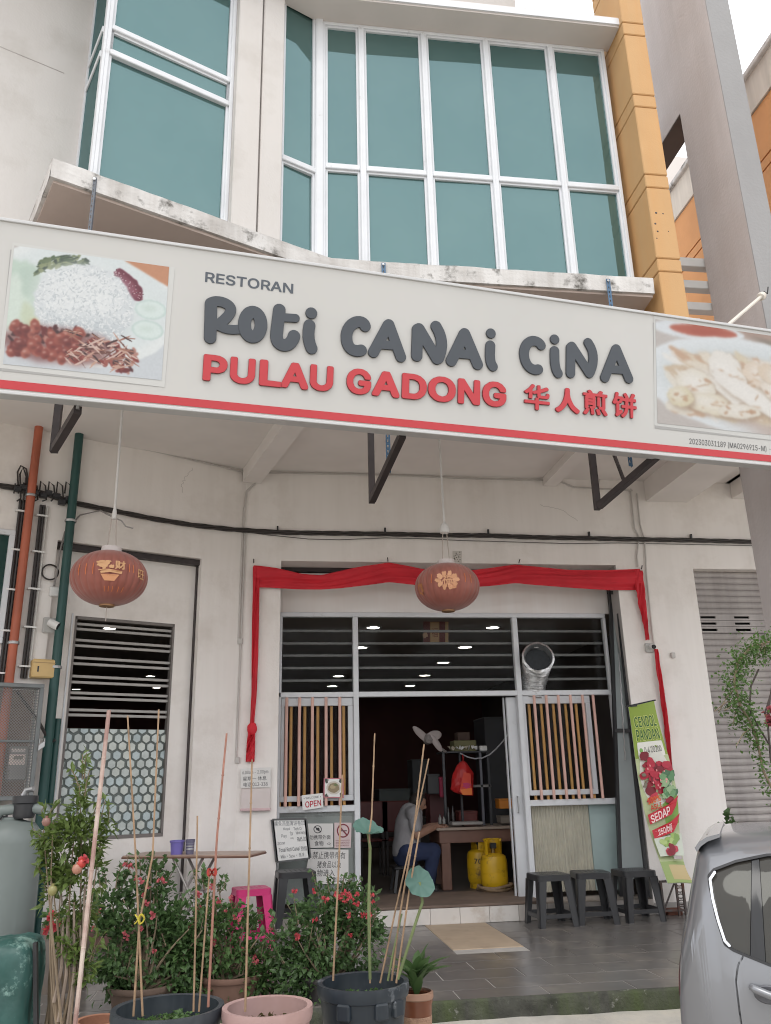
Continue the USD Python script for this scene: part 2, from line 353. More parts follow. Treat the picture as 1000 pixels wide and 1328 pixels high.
# turning wall with its filled-in bay
rs1 = L.s(260, 760); rt1 = L.t(180, 714); rs0 = L.s(86, 760)-.12
wall2 = Polygon([(-7, -.1), (0, -.1), (0, ZS+.3), (-7, ZS+.3)]).difference(sbox(rs0, -.2, rs1, rt1))
obj('wall', MB().poly(L, wall2, -.28, 0), WALL, BLD)
RD = -.13
ws0, ws1 = L.s(84, 945, RD), L.s(219, 945, RD); wt0, wt1, wtm = L.t(150, 1085, RD), L.t(150, 803, RD), L.t(150, 945, RD)
pan = sbox(rs0, -.1, rs1, rt1).difference(sbox(ws0, wt0, ws1, wt1))
obj('infill_panel', MB().poly(L, pan, RD-.1, RD), WALL, BLD)
mbk = MB().box(L, rs0, rs1, rt1-.06, rt1-.004, RD+.002, -.05); mbk.box(L, rs1-.012, rs1-.003, .02, rt1-.065, RD+.002, -.08)
obj('dark_trim', mbk, DARKM, BLD)
SKIRT = mat('brown_skirting', (.16, .085, .07), .6, .15, 6)
obj('skirting', MB().cbox(L, -6, rs0, 0, .16, 0, .02), SKIRT, BLD); obj('skirting', MB().cbox(L, rs0, rs1, 0, .16, RD, RD+.02), SKIRT, BLD)
obj('skirting', MB().cbox(M, ox1+.002, shx, 0, .11, 0, .016), mat('grey_skirting', (.38, .36, .34), .7), BLD)

# hairline cracks in the plaster
CRK = mat('crack', (.30, .275, .25), .9)
def crack(fr, pts, seed):
    r_ = random.Random(seed); P_ = [fr.uv(*q) for q in pts]; o = []
    for a, b in zip(P_[:-1], P_[1:]):
        for k in range(6): o.append((a*(1-k/6)+b*k/6)+np.array([r_.uniform(-.012, .012), r_.uniform(-.012, .012)]))
    obj('crack', MB().poly(fr, LineString(o).buffer(.0011), .0, .0015), CRK, BLD)
crack(L, [(250, 608), (242, 616), (236, 628), (238, 640)], 1); crack(M, [(700, 655), (730, 662), (752, 678)], 6)
ls_end0 = UL.s(60, 205, .36)
# soffit, beams, floor edge
ULd = UL.ex[:2]
far_l = BEND[:2]-ULd*9
obj('soffit', MB().plan([(-.30-9*L.ex[0], -9*L.ex[1]), (-9, 11), (13, 11), (13, YU-.0), tuple(BEND[:2]), tuple(far_l)], ZS, ZS+.2), SOFF, BLD)
obj('fascia', MB().box(UL, -9, ls_end0, ZS+.202, ZS+.55, DB-.15, -.03), SOFF, BLD)
def beam(p, q, w, h):
    p, q = np.array([*p, ZS-h/2+.004]), np.array([*q, ZS-h/2+.004]); obj('beam', MB().bar(p, q, w, h), SOFF, BLD)
beam((-.24, -.02), (BEND[0]+.02, YU+.03), .20, .16)
bx = oy(712, 622)[0]; beam((bx, -.004), (bx+.02, YU+.03), .16, .10)
bx = oy(838, 645)[0]; beam((bx+.25, -.004), (bx+.25, YU+.03), .52, .26)
bx = oy(948, 635)[0]; beam((bx+.12, -.004), (bx+.12, YU+.03), .26, .20)

# first floor: window bays, ledges, hood
zb, zt = UM.t(600, 331), UM.t(610, 55)
X1 = oy(808, 242, YU)[0]-BEND[0]                                        # right end of the main bay along UM
LD = .36
lt0, lt1 = UM.t(640, 368, LD), UM.t(640, 348, LD)
ls_end = UL.s(68, 205, LD)
def plan_poly(d, s_l, s_r, back=0.0):
    k = d*math.tan(AL/2)                                                # concave corner: mitre
    f = lambda fr, s, dd: tuple(fr.P(s, 0, dd)[:2])
    return [f(UL, s_l, back), tuple(BEND[:2]+(f(UM, back*math.tan(AL/2), back)-BEND[:2] if back else 0)), f(UM, s_r, back), f(UM, s_r, d), f(UM, k, d), f(UL, s_l, d)]
for nm, d_, z0, z1 in (('window_ledge', LD, lt0, lt1),):
    pts = plan_poly(d_, ls_end, X1-.02)
    pts2 = [tuple(UL.P(ls_end, 0, DB)[:2]), tuple(UL.P(0, 0, DB)[:2])]+pts[1:]
    m = trimesh.creation.extrude_polygon(Polygon(pts2), z1-z0, engine='earcut'); m = m.subdivide_to_size(.11)
    v = np.array(m.vertices); v[:, 2] += z0
    nz = meshkit.fbm(v*[7, 7, 7], 4)-.5; nrm = m.vertex_normals
    v += nrm*(nz[:, None]*.022)
    ledge = obj(nm, MB().add(v, m.faces), CONC, BLD, smooth=40)
zh = zt+.06
yh = on(640, 33, (0, 0, 1), (0, 0, zh))[1]; HD = YU-yh
hp = plan_poly(max(HD, .3), -7, X1+.1)
obj('window_hood', MB().plan(hp, zh, zh+.13), mat('hood_paint', (.60, .55, .52), .85, .05, 1.2, .1, 60), BLD)
obj('hood_lip', MB().plan(plan_poly(max(HD, .3)+.02, -7, X1+.12, max(HD, .3)-.02), zh+.02, zh+.10), FRAME, BLD)
# wall of the first floor behind and below the bay, beige return at the far left
up = MB()
up.poly(UM, Polygon([(0, ZS), (X1+.6, ZS), (X1+.6, lt0), (0, lt0)]), -.2, -.002)
up.poly(UL, Polygon([(-7, ZS), (0, ZS), (0, lt0), (-7, lt0)]), DB-.2, DB)
up.poly(UL, Polygon([(-7, lt0), (UL.s(133, 140)-.03, lt0), (UL.s(133, 140)-.03, zh+4), (-7, zh+4)]), DB-.2, DB)
obj('upper_wall', up, WALLU, BLD)
obj('upper_wall', MB().box(UL, -7, UL.s(100, 70), UL.t(40, 77, DB)-.004, UL.t(40, 77, DB)+.004, DB, DB+.002), mat('joint_line', (.36, .33, .31), .9), BLD, label='thin joint line in the beige wall')
obj('upper_soffit', MB().plan([tuple(UL.P(ls_end+.02, 0, DB-.02)[:2]), tuple(UL.P(0, 0, DB)[:2]), tuple(UM.P(X1, 0, -.2)[:2]), tuple(UM.P(X1-.03, 0, LD-.03)[:2]), tuple(UM.P(LD*.2, 0, LD-.03)[:2]), tuple(UL.P(ls_end+.03, 0, LD-.03)[:2])], lt0-.022, lt0+.01), mat('brown_soffit', (.47, .385, .34), .9, .05, 2, .1, 60), BLD)
# rooms upstairs: closed off behind the glass
obj('upper_room', MB().poly(UM, sbox(-4.5, ZS+.2, X1+.1, zh+.1), -2.6, -2.4).poly(Fr((0, 0, 0), (1, 0, 0), (0, 1, 0)), Polygon([(-5, -5), (-5, 0), (X1+BEND[0]-.1, 0), (X1+BEND[0]-.1, YU-.0), (BEND[0], YU)]), zh+.13, zh+.16), mat('dim_interior', (.10, .11, .11), .9), BLD)
# parapet of the set-back roof
pxr = oy(668, 2, -1.2)[0]
obj('roof_parapet', MB().box(M, -6, pxr, zh+.4, zh+5, 1.0, 1.2), WALLU, BLD)

# upstairs glazing
TEAL = usdkit.material(stage, '/World/Looks/teal_glass', {'oi': ('noise_texture', {'scale': .8, 'detail': 3.}), 'dr': ('rgb_ramp', {'ramp': [(.3, (.05, .105, .10)), (.7, (.09, .15, .14))]}), 'd': ('diffuse_bsdf', {}), 'g': ('glossy_bsdf', {'color': (.205, .305, .318), 'roughness': .03}),
    'ge': ('geometry', {}), 'bn': ('noise_texture', {'scale': .55, 'detail': 1.}), 'bu': ('bump', {'strength': .09, 'distance': .1}), 'lw': ('fresnel', {'IOR': 2.6}), 'mu': ('math', {'math_type': 'add', 'value2': .22, 'use_clamp': True}), 'x': ('mix_closure', {})},
    [('ge.position', 'oi.vector'), ('oi.fac', 'dr.fac'), ('dr.color', 'd.color'), ('ge.position', 'bn.vector'), ('bn.fac', 'bu.height'), ('bu.normal', 'g.normal'), ('lw.fac', 'mu.value1'), ('mu.value', 'x.fac'), ('d.BSDF', 'x.closure1'), ('g.BSDF', 'x.closure2')], surface='x.closure')
def glazing(name, fr, s0, s1, t0, t1, vs, hs, fw=.036, d=.0, label=None):
    """A glazed bay: outer frame, mullions at vs, transoms at hs (position, half width), one pane per field."""
    w = MB(); f = fw
    for a, b, c, e in ((s0, s1, t0, t0+f), (s0, s1, t1-f, t1), (s0, s0+f, t0+f, t1-f), (s1-f, s1, t0+f, t1-f)): w.cbox(fr, a, b, c, e, d-.05, d+.03, .006)
    par = obj(name, w, FRAME, BLD, label=label)
    for v, h in vs:
        obj('mullion', MB().cbox(fr, v-h, v+h, t0+f, t1-f, d-.045, d+.034, .007).box(fr, v-.004, v+.004, t0+f, t1-f, d, d+.036), FRAME, par)
    xs = [s0+f]+[q for v, h in vs for q in (v-h, v+h)]+[s1-f]; ys = [t0+f]+[q for v, h in hs for q in (v-h, v+h)]+[t1-f]
    for i in range(0, len(xs), 2):
        for v, h in hs: obj('transom', MB().cbox(fr, xs[i], xs[i+1], v-h, v+h, d-.04, d+.03, .006), FRAME, par)
        for j in range(0, len(ys), 2):
            if xs[i+1]-xs[i] > .02:
                q = .012
                obj('sash', MB().poly(fr, sbox(xs[i], ys[j], xs[i+1], ys[j+1]).difference(sbox(xs[i]+.022, ys[j]+.022, xs[i+1]-.022, ys[j+1]-.022)), d-.03, d+.008), FRAME, par)
                tl = random.uniform(-.009, .009); tm2 = random.uniform(-.006, .006)
                a, b, c, e = xs[i]+q, xs[i+1]-q, ys[j]+q, ys[j+1]-q
                g = MB().add([fr.P(a, c, d-.015+tl), fr.P(b, c, d-.015), fr.P(b, e, d-.015-tl), fr.P(a, e, d-.015)], [[0, 1, 2, 3]])
                obj('pane', g, TEAL, par)
    return par
tr = UM.t(620, 232)
glazing('bay_window', UM, .02, X1-.02, lt1-.03, zt+.06, [(UM.s(x, 232), .03) for x in (471, 557, 642, 730)], [(tr, .026)])
ps0, ps1 = UL.s(360, 200), -.02
glazing('bay_window', UL, ps0, ps1, lt1-.03, zt+.3, [], [(UL.t(386, 214), .026)])
qs0, qs1 = UL.s(133, 140), UL.s(298, 200)
glazing('bay_window', UL, qs0-.03, qs1, lt1-.02, zh+3.2, [], [(UL.t(222, 72), .026), (UL.t(222, 104), .026)], label='tall green glazed bay beside the white piers, near the beige wall')
obj('corner_post', MB().poly(UM, sbox(-.03, lt1-.03, .03, zt+.1), -.03, .05), FRAME, BLD)
obj('pier', MB().cbox(UL, qs1, UL.s(331, 200)-.008, lt1-.03, zh+4, -.3, .10, .01), WALLU, BLD)
obj('pier', MB().cbox(UL, UL.s(331, 200)+.008, ps0, lt1-.03, zh+4, -.3, .10, .01), WALLU, BLD)
obj('pier_joint', MB().box(UL, UL.s(331, 200)-.008, UL.s(331, 200)+.008, lt1-.03, zh+4, -.3, .04), DARKM, BLD)
# return of the bay at its far end
s_r = qs0-.03
rf = Fr(UL.P(s_r, 0, 0), -UL.n, (0, 0, 1))                              # runs back into the wall
bw = MB(); bw.box(UL, s_r-.02, s_r, lt1-.02, zh+3.2, -.04, .03); bw.box(UL, s_r-.03, s_r, lt1-.02, zh+3.2, DB, DB+.07)
for tt in (UL.t(222, 72), UL.t(222, 104)): bw.box(UL, s_r-.03, s_r, tt-.03, tt+.03, DB+.07, -.04)
rw = obj('bay_return', bw, FRAME, BLD)
obj('pane', MB().box(UL, s_r-.02, s_r-.012, lt1-.02, zh+3.2, DB+.07, -.04), TEAL, rw)

# blocks of the yellow corner column, grooves between them
cy0 = -2.78
cx0, cx1 = oy(838, 240, cy0)[0], oy(868, 240, cy0)[0]
CF_ = Fr((0, cy0, 0), (1, 0, 0))
gz = sorted(CF_.t(x, y) for x, y in ((806, 28), (810, 44), (826, 122), (829, 138), (845, 226), (848, 243), (862, 335), (865, 352)))
step = gz[-1]-gz[-3]
gz = gz+[gz[-1]+step-(gz[-1]-gz[-2]), gz[-1]+step]
edges = [ZS-.05]+gz+[gz[-1]+2]
core = MB().box(M, cx0+.014, cx1-.014, ZS, edges[-1], 2.2, -cy0-.014)
cp = obj('yellow_column', core, YEL, BLD)
for a, b in zip(edges[:-1], edges[1:]):
    obj('block', MB().cbox(M, cx0, cx1, a+.006, b-.006, 2.2, -cy0, .008), YEL, cp)
for x, y, r in ((851, 276, .012), (850, 290, .011), (853, 300, .010), (860, 277, .008), (852, 309, .007), (867, 300, .006)):
    q = CF_.P(*CF_.uv(x, y)); obj('nail_hole', MB().lathe([(r, 0), (r*.6, .002), (0, .003)], q, 8, (0, -1, 0)), DARKM, cp)

# ---------------------------------------------------------------- roller shutter of the next shop
SHUT = mat('shutter_steel', (.40, .365, .35), .55, .1, 2, .05, 30, metal=.1, streak=(C(80, 74, 70), .5))
sh = thing('roller_shutter', 'closed brown grey roller shutter with a band of slots beside the shop', 'shutter', M.P(shx+1.5, 0, -.12))
sl_h = (M.t(915, 1000, -.1)-M.t(915, 800, -.1))/-1
npx = 200; pitch = abs(M.t(930, 900, -.12)-M.t(930, 908.6, -.12))
zt_, k = shz, 0
slot_z = [M.t(920, y, -.12) for y in (803, 811, 819)]
obj('backing', MB().box(M, shx, shx+3.4, -.1, shz, -.22, -.19), mat('shadow_box', (.02, .02, .02), .9), sh)
while zt_ > .02 and k < 60:
    z0 = zt_-pitch; near = [z for z in slot_z if z0 <= z < zt_]
    pr = [(-.135, z0+.002), (-.118, z0+pitch*.25), (-.112, z0+pitch*.5), (-.118, z0+pitch*.78), (-.132, zt_-.001)]
    sl = MB(); xa, xb = shx+.02, shx+3.3
    if near:
        zc = (z0+zt_)/2; segs = []; x = xa+.05
        for dd in (0,):
            gaps = []
            while x < xb-.3: gaps.append((x, x+.19)); x += .42
        cells = [(a, b) for a, b in zip([xa]+[g[1] for g in gaps], [g[0] for g in gaps]+[xb])]
        for a, b in cells: sl.box(M, a, b, z0+pitch*.30, zt_-pitch*.32, -.135, -.115)
        sl.box(M, xa, xb, z0+.003, z0+pitch*.30, -.135, -.113); sl.box(M, xa, xb, zt_-pitch*.32, zt_-.002, -.135, -.113)
    else:
        v = [M.P(x, z, d) for x in (xa, xb) for d, z in pr]+[M.P(x, z, -.15) for x in (xa, xb) for z in (z0+.002, zt_-.001)]
        n = 5; f = [[i, i+1, n+i+1, n+i][::-1] for i in range(n-1)]
        sl.add(v, f)
    obj('slat', sl, SHUT, sh, smooth=False); zt_ = z0; k += 1
obj('guide_rail', MB().box(M, shx+.0, shx+.02, 0, shz-.002, -.16, -.06), mat('shutter_guide', (.3, .28, .27), .5, metal=.3), sh)

# ---------------------------------------------------------------- grey blade wall between the houses, and what stands beyond
yf = -2.75
R0 = oy(944, 160, yf)
fx, fw_ = R0[0], oy(975, 160, yf)[0]-R0[0]
FF = Fr((fx, yf, 0), (0, 1, 0))          # s runs into the building along the left face; normal = +x... used only for plan positions
SIDE = Fr((fx, yf, 0), (0, -1, 0))       # left face seen from the left: normal -x
def side(px, py): return SIDE.uv(px, py)
fin = thing('blade_wall', 'tall weathered grey concrete blade wall with an opening between the two houses', 'wall', (fx+.2, yf, 0))
hb = side(880, 150); hr = side(905, 285)
backs = side(962, 590)[0]
ft = [side(880, 150)[0], side(915, 330)[0]]
hole_front = (ft[0]+ft[1])/2; hole_top = hb[1]
s_back = side(806, 4)[0]
prof = Polygon([(s_back, hole_top), (0, hole_top), (0, 20), (s_back, 20)]).union(sbox(hole_front, -.2, 0, hole_top)).union(sbox(s_back, hole_top-.0, s_back+.01, hole_top))
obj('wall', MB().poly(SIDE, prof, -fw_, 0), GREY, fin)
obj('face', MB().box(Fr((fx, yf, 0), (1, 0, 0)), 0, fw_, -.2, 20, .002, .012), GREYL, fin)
obj('lintel_underside', MB().box(SIDE, s_back, hole_front, hole_top-.012, hole_top-.002, -fw_+.005, -.005), mat('dark_soffit', (.08, .07, .07), .9), fin)
# louvre bars between column and blade
lv = thing('louvre_bars', 'three pale grey horizontal bars between yellow column and blade wall', 'louvre', oy(800, 370, -1.6))
for y0_, y1_ in ((337, 348), (366, 376), (394, 404)):
    yy = -1.9; a = oy(884, y0_, yy); b = oy(884, y1_, yy)
    obj('bar', MB().cbox(Fr((0, yy, 0), (1, 0, 0)), cx1-.1, oy(946, y0_, yy)[0], b[2], a[2], -.05, .05, .005), mat('bar_grey', (.5, .5, .49), .7), lv)
obj('bracket', MB().box(Fr((0, -1.9, 0), (1, 0, 0)), oy(940, 370, -1.9)[0], oy(943, 370, -1.9)[0], oy(940, 404, -1.9)[2], oy(938, 345, -1.9)[2], -.1, -.06), STEEL, lv)
# white block with joint lines, orange column and parapet further right
yb = 6.0; FB = Fr((0, yb, 0), (1, 0, 0))
fb = thing('far_block', 'pale far building with fine horizontal joints seen through the gap', 'building', FB.P(FB.s(880, 300), 0))
bz = FB.t(885, 203); x0_, x1_ = FB.s(820, 260), FB.s(940, 260)
zj = [FB.t(880, y) for y in (244, 254, 264, 273, 282, 292, 302, 312, 322, 333, 344, 355, 366, 377, 388, 400)]
obj('wall', MB().box(FB, x0_, x1_, 0, bz, -4, -.03), mat('far_white', (.60, .565, .54), .9, .04, .5), fb)
zz = [bz]+zj+[0]
for a, b in zip(zz[:-1], zz[1:]): obj('panel', MB().box(FB, x0_, x1_, b+.02, a-.02, -.03, 0), mat('far_white', (.60, .565, .54)), fb)
yo = 3.0; FO = Fr((0, yo, 0), (1, 0, 0))
oc = thing('orange_column', 'grooved orange corner column seen behind the blade wall opening', 'column', FO.P(FO.s(895, 300), 0))
oa = FO.s(884, 272); gzs = [FO.t(894, 329), FO.t(898, 340)]
top = FO.t(898, 247)
ed = [0]+sorted(gzs)[::-1][::-1]+[top]
for a, b in zip(ed[:-1], ed[1:]): obj('block', MB().cbox(FO, oa, oa+2.2, a+.012, b-.012, -3, 0, .02), ORG, oc)
obj('core', MB().box(FO, oa+.03, oa+2.1, 0, top-.1, -2.9, -.03), ORG, oc)
# next house to the right of the blade
nb = thing('neighbour_house', 'orange neighbouring house with pale parapet at the right edge', 'building', (9, 0, 0))
RX = Fr((fx+1.0, 0, 0), (0, -1, 0))      # its flank faces the street gap
pa, pb = RX.uv(963, 112), RX.uv(1000, 62)
pc, pd = RX.uv(972, 150), RX.uv(1000, 112)
zpar = (pa[1]); zband = pc[1]
obj('parapet', MB().box(RX, -9, 3.2, zband, zpar, -3, 0), mat('parapet_beige', (.60, .54, .47), .85, .08, 2, .1, 50, streak=GRIME and (GRIME, .4)), nb)
obj('coping', MB().cbox(RX, -9, 3.23, zpar, zpar+.07, -3, .05, .01), CONC, nb)
g1 = [RX.t(988, y) for y in (206, 222)]
ed = [ZS]+sorted(g1)+[zband]
for a, b in zip(ed[:-1], ed[1:]): obj('block', MB().box(RX, -9, 3.1, a+.012, b-.012, -3, -.02), ORG, nb)
obj('core', MB().box(RX, -8.9, 3.05, ZS, zband, -2.9, -.05), ORG, nb)
# lamp arm poking up behind the signboard
q0, q1 = oy(960, 408, -3.0), oy(988, 384, -2.9)
la = thing('conduit_stub', 'bent cream conduit with a round end sticking up behind the signboard', 'conduit', q0)
obj('pipe', MB().tube([q0-(q1-q0)*.8, q0, q1], .016, 8), mat('cream_pvc', (.6, .56, .5), .5), la, smooth=40)
obj('end_box', MB().lathe([(.0, -.03), (.035, -.025), (.04, 0), (.03, .03), (0, .035)], q1, 12, q1-q0), mat('cream_pvc', (.6, .56, .5)), la, smooth=40)
obj('cable', MB().tube([q1, q1+[.03, 0, .05], q1+[.06, 0, .03], q1+[.08, 0, .10]], .006, 5), BLK, la)

# ---------------------------------------------------------------- shopfront
FD = -.33
SF = thing('shopfront', 'white aluminium shopfront with barred transom and open doorway', 'shopfront', M.P((ox0+ox1)/2, FLOOR_Z, FD))
zhead, zrail0, zrail1 = M.t(580, 801, FD), M.t(580, 903, FD), M.t(580, 896.5, FD)
zsill0, zsill1 = M.t(600, 1048, FD), M.t(600, 1040, FD)
xL, xR = ox0, M.s(789, 850, FD)
m1, m2 = M.s(461.5, 900, FD), M.s(671, 870, FD)
fr_ = MB()
for a, b, c, e in ((xL, xR, zhead, zhead+.05), (xL, xR, zrail0, zrail1), (xL, xL+.03, FLOOR_Z, zhead), (xR-.03, xR, FLOOR_Z, zhead)): fr_.cbox(M, a, b, c, e, FD-.05, FD+.03, .006)
obj('frame', fr_, FRAME, SF)
for m_ in (m1, m2): obj('mullion', MB().cbox(M, m_-.03, m_+.03, FLOOR_Z, zhead, FD-.045, FD+.034, .006), FRAME, SF)
for a, b in ((xL, m1), (m2, xR)): obj('rail', MB().cbox(M, a, b, zsill0, zsill1+.0, FD-.045, FD+.032, .006), FRAME, SF)
obj('fascia_board', MB().cbox(M, xL, ox1, zhead+.052, M.t(580, 745, FD), FD-.03, FD+.0, .004), mat('fascia_white', (.78, .75, .725), .6, .04, 2, streak=(C(200, 180, 170), .3)), SF)
obj('track', MB().box(M, xL, ox1, M.t(580, 744, FD), oz1, FD-.16, FD+.05), DARKM, SF)
CLEAR = pane_mat('clear_glass', (.90, .92, .92), .0, .01)
FROST = usdkit.material(stage, '/World/Looks/dusty_glass', {'d': ('diffuse_bsdf', {'color': (.30, .33, .32)}), 't': ('transparent_bsdf', {'color': (.8, .83, .82)}), 'g': ('glossy_bsdf', {'roughness': .08}), 'f': ('fresnel', {'IOR': 1.5}),
     'ge': ('geometry', {}), 'n': ('noise_texture', {'scale': 2.5, 'detail': 6.}), 'r': ('rgb_ramp', {'ramp': [(.3, (.35,)*3), (.7, (.6,)*3)]}), 'x': ('mix_closure', {}), 'y': ('mix_closure', {})},
    [('ge.position', 'n.vector'), ('n.fac', 'r.fac'), ('r.color', 'x.fac'), ('t.BSDF', 'x.closure1'), ('d.BSDF', 'x.closure2'), ('f.fac', 'y.fac'), ('x.closure', 'y.closure1'), ('g.BSDF', 'y.closure2')], surface='y.closure')
BARM = mat('bar_paint', (.16, .155, .15), .5, .1, 8)
def quadpane(name, a, b, c, e, d, m, parent): obj(name, MB().add([M.P(a, c, d), M.P(b, c, d), M.P(b, e, d), M.P(a, e, d)], [[0, 1, 2, 3]]), m, parent)
for a, b in ((xL+.03, m1-.03), (m1+.03, m2-.03), (m2+.03, xR-.03)):
    quadpane('pane', a, b, zrail1, zhead, FD-.02, CLEAR, SF)
    for y in (818.5, 834.5, 850, 866, 882):
        z = M.t(520, y, FD-.06); obj('security_bar', MB().cbox(M, a, b, z-.014, z+.014, FD-.075, FD-.05, .004), BARM, SF)
# lower glass
quadpane('lower_pane', xL+.03, m1-.03, FLOOR_Z+.05, zsill0, FD-.01, FROST, SF)
quadpane('lower_pane', m2+.03, xR-.03, FLOOR_Z+.05, zsill0, FD-.01, CLEAR, SF)
CUR = mat('curtain_cloth', (.76, .70, .59), .9, .1, 5, trans=.3)
cx_a, cx_b = m2+.06, M.s(770, 1100, FD)
cv, nseg = [], 120
for i in range(nseg+1):
    s_ = cx_a+(cx_b-cx_a)*i/nseg; w_ = .014*math.sin(i*.95)+.006*math.sin(i*.33)
    cv += [M.P(s_, FLOOR_Z+.05, FD-.07+w_), M.P(s_, zsill0+.02, FD-.07+w_*.7)]
obj('curtain', MB().add(cv, [[2*i, 2*i+2, 2*i+3, 2*i+1] for i in range(nseg)]), CUR, SF, smooth=True)
obj('lower_panel', MB().box(M, cx_b+.01, xR-.035, FLOOR_Z+.05, zsill0, FD-.09, FD-.06), mat('teal_board', (.42, .50, .49), .5), SF)
obj('lower_panel', MB().box(M, xL+.04, m1-.04, FLOOR_Z+.05, zsill0-.05, FD-.16, FD-.12), mat('grey_board', (.35, .36, .34), .7, .15, 3), SF)
# sliding windows with pink and ochre poles
PINK = mat('pink_pole', (.62, .38, .32), .45, .12, 6); OCH = mat('ochre_pole', (.72, .38, .12), .45, .14, 6)
def slider(a, b, xs_front, xs_back, yref):
    z0, z1 = zsill1, zrail0-.004
    w = MB()
    for q in ((a, b, z0+.045, z0+.10), (a, b, z1-.085, z1), (a, a+.035, z0+.1, z1-.085), (b-.055, b, z0+.1, z1-.085)): w.cbox(M, *q, FD-.04, FD+.0, .005)
    par = obj('sliding_window', w, FRAME, SF)
    quadpane('pane', a+.03, b-.05, z0+.1, z1-.08, FD-.025, CLEAR, par)
    for x in xs_front:
        s_ = M.s(x, yref, FD+.07); obj('pole', MB().tube([M.P(s_, z0-.0, FD+.062), M.P(s_, z1+.0, FD+.062)], .0165, 8), PINK, par, smooth=40, )
    for x in xs_back:
        s_ = M.s(x, yref, FD-.06); obj('pole', MB().tube([M.P(s_, z0+.0, FD-.06), M.P(s_, z1, FD-.06)], .0165, 8), OCH, par, smooth=40)
slider(xL+.032, m1-.032, (371, 388, 405, 423, 441), (363.5, 377, 395, 412, 430, 446), 975)
slider(m2+.032, M.s(771, 970, FD), (698, 714, 730, 746, 762, 776), (690, 706, 722, 738, 752, 765), 970)
# door leaf slid aside
da, db = M.s(664, 1030, FD-.07), m2+.02
dl = thing('sliding_door', 'white framed sliding door pushed open at the doorway edge', 'door', M.P((da+db)/2, FLOOR_Z, FD-.08))
obj('leaf', MB().cbox(M, da, db, FLOOR_Z+.005, zrail0-.01, FD-.10, FD-.055, .006), FRAME, dl)
obj('stile', MB().cbox(M, da-.022, da-.004, FLOOR_Z+.005, zrail0-.01, FD-.15, FD-.11, .004), FRAME, dl)
obj('handle', MB().tube([M.P(da+.05, 1.0, FD-.05), M.P(da+.05, 1.0, FD-.02), M.P(da+.05, 1.16, FD-.02), M.P(da+.05, 1.16, FD-.05)], .008, 6), STEEL, dl)
# plinth and riser tiles
PL = mat('plinth', (.36, .32, .29), .8, .12, 4, dirt=(C(92, 76, 64), 3, .5, .75))
stp = obj('plinth', MB().box(M, ox0-.0, ox1, -.1, FLOOR_Z-.004, FD-.12, -.006), PL, BLD)
RT = mat('riser_tile', (.66, .62, .58), .4, .06, 3, dirt=(C(170, 150, 130), 4, .5, .8))
tw = TW; xt = oy(558, 1190)[0]-tw*5
while xt < ox1:
    a, b = max(xt, ox0), min(xt+tw, ox1)
    if b-a > .02: obj('riser_tile', MB().cbox(M, a+.002, b-.002, .002, FLOOR_Z-.006, -.004, .008, .002), RT if b < oy(690, 1190)[0] else mat('riser_tile_dull', (.45, .41, .375), .5, .08, 3), stp)
    xt += tw
obj('sill_board', MB().cbox(M, m1+.04, m2-.0, FLOOR_Z-.003, FLOOR_Z+.022, FD-.7, .012, .006), mat('worn_board', (.16, .115, .09), .75, .25, 4, .2, 40), BLD)
# leaf of the folding door standing open against the right jamb
fo = thing('folding_door', 'black framed folding door leaf folded back against the right jamb', 'door', M.P(ox1-.1, FLOOR_Z, -.15))
A0, A1 = oy(791, 762, .24), oy(803, 1140, .16); B0, B1 = oy(799, 762, .10), oy(838, 1140, .02)
for a, b in ((A0, A1), (B0, B1)): obj('stile', MB().bar(a, np.array([b[0], b[1], FLOOR_Z+.01]), .032, .045), BLK, fo)
for k in (0.02, .52, .985): obj('rail', MB().bar(A0*(1-k)+A1*k, B0*(1-k)+B1*k, .028, .04), BLK, fo)
obj('panel', MB().add([A0, A1, B1, B0], [[0, 1, 2, 3]]), mat('leaf_grey', (.22, .25, .25), .35, .1, 3), fo)
C0, C1 = oy(795, 762, .17), oy(818, 1140, .10)
obj('hook_chain', MB().tube([C0*(1-k)+C1*k+[0.004*math.sin(k*160), -.05, 0] for k in np.linspace(.25, .62, 60)], .006, 5), STEEL, fo)
obj('jamb', MB().box(M, ox1-.004, ox1+.001, 0, oz1-.001, FD+.05, -.002), mat('jamb_grey', (.42, .40, .385), .8), BLD)

# ---------------------------------------------------------------- room inside
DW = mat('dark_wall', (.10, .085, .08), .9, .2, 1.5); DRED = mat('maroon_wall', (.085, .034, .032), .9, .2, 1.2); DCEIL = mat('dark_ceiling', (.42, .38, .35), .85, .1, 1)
ZC = zhead+.22
room = MB(); yb_ = 10.5; RXa, RXb = -5.5, ox1+1.0
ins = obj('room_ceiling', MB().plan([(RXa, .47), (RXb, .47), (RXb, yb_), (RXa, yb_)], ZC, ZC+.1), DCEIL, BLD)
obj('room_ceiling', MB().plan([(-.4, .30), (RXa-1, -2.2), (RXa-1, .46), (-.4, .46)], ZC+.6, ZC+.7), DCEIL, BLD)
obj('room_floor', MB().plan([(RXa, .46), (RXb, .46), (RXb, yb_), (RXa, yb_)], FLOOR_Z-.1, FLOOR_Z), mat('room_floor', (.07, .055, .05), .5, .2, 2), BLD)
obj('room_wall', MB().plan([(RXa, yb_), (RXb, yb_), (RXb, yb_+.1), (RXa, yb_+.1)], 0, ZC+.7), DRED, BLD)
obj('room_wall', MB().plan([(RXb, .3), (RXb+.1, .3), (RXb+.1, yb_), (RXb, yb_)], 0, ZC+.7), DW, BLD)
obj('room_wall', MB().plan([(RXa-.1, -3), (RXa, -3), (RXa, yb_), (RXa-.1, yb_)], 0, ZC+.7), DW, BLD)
obj('room_wall', MB().box(M, RXa, ox0-.02, ZC, ZC+.7, -.6, -.5), DW, BLD)
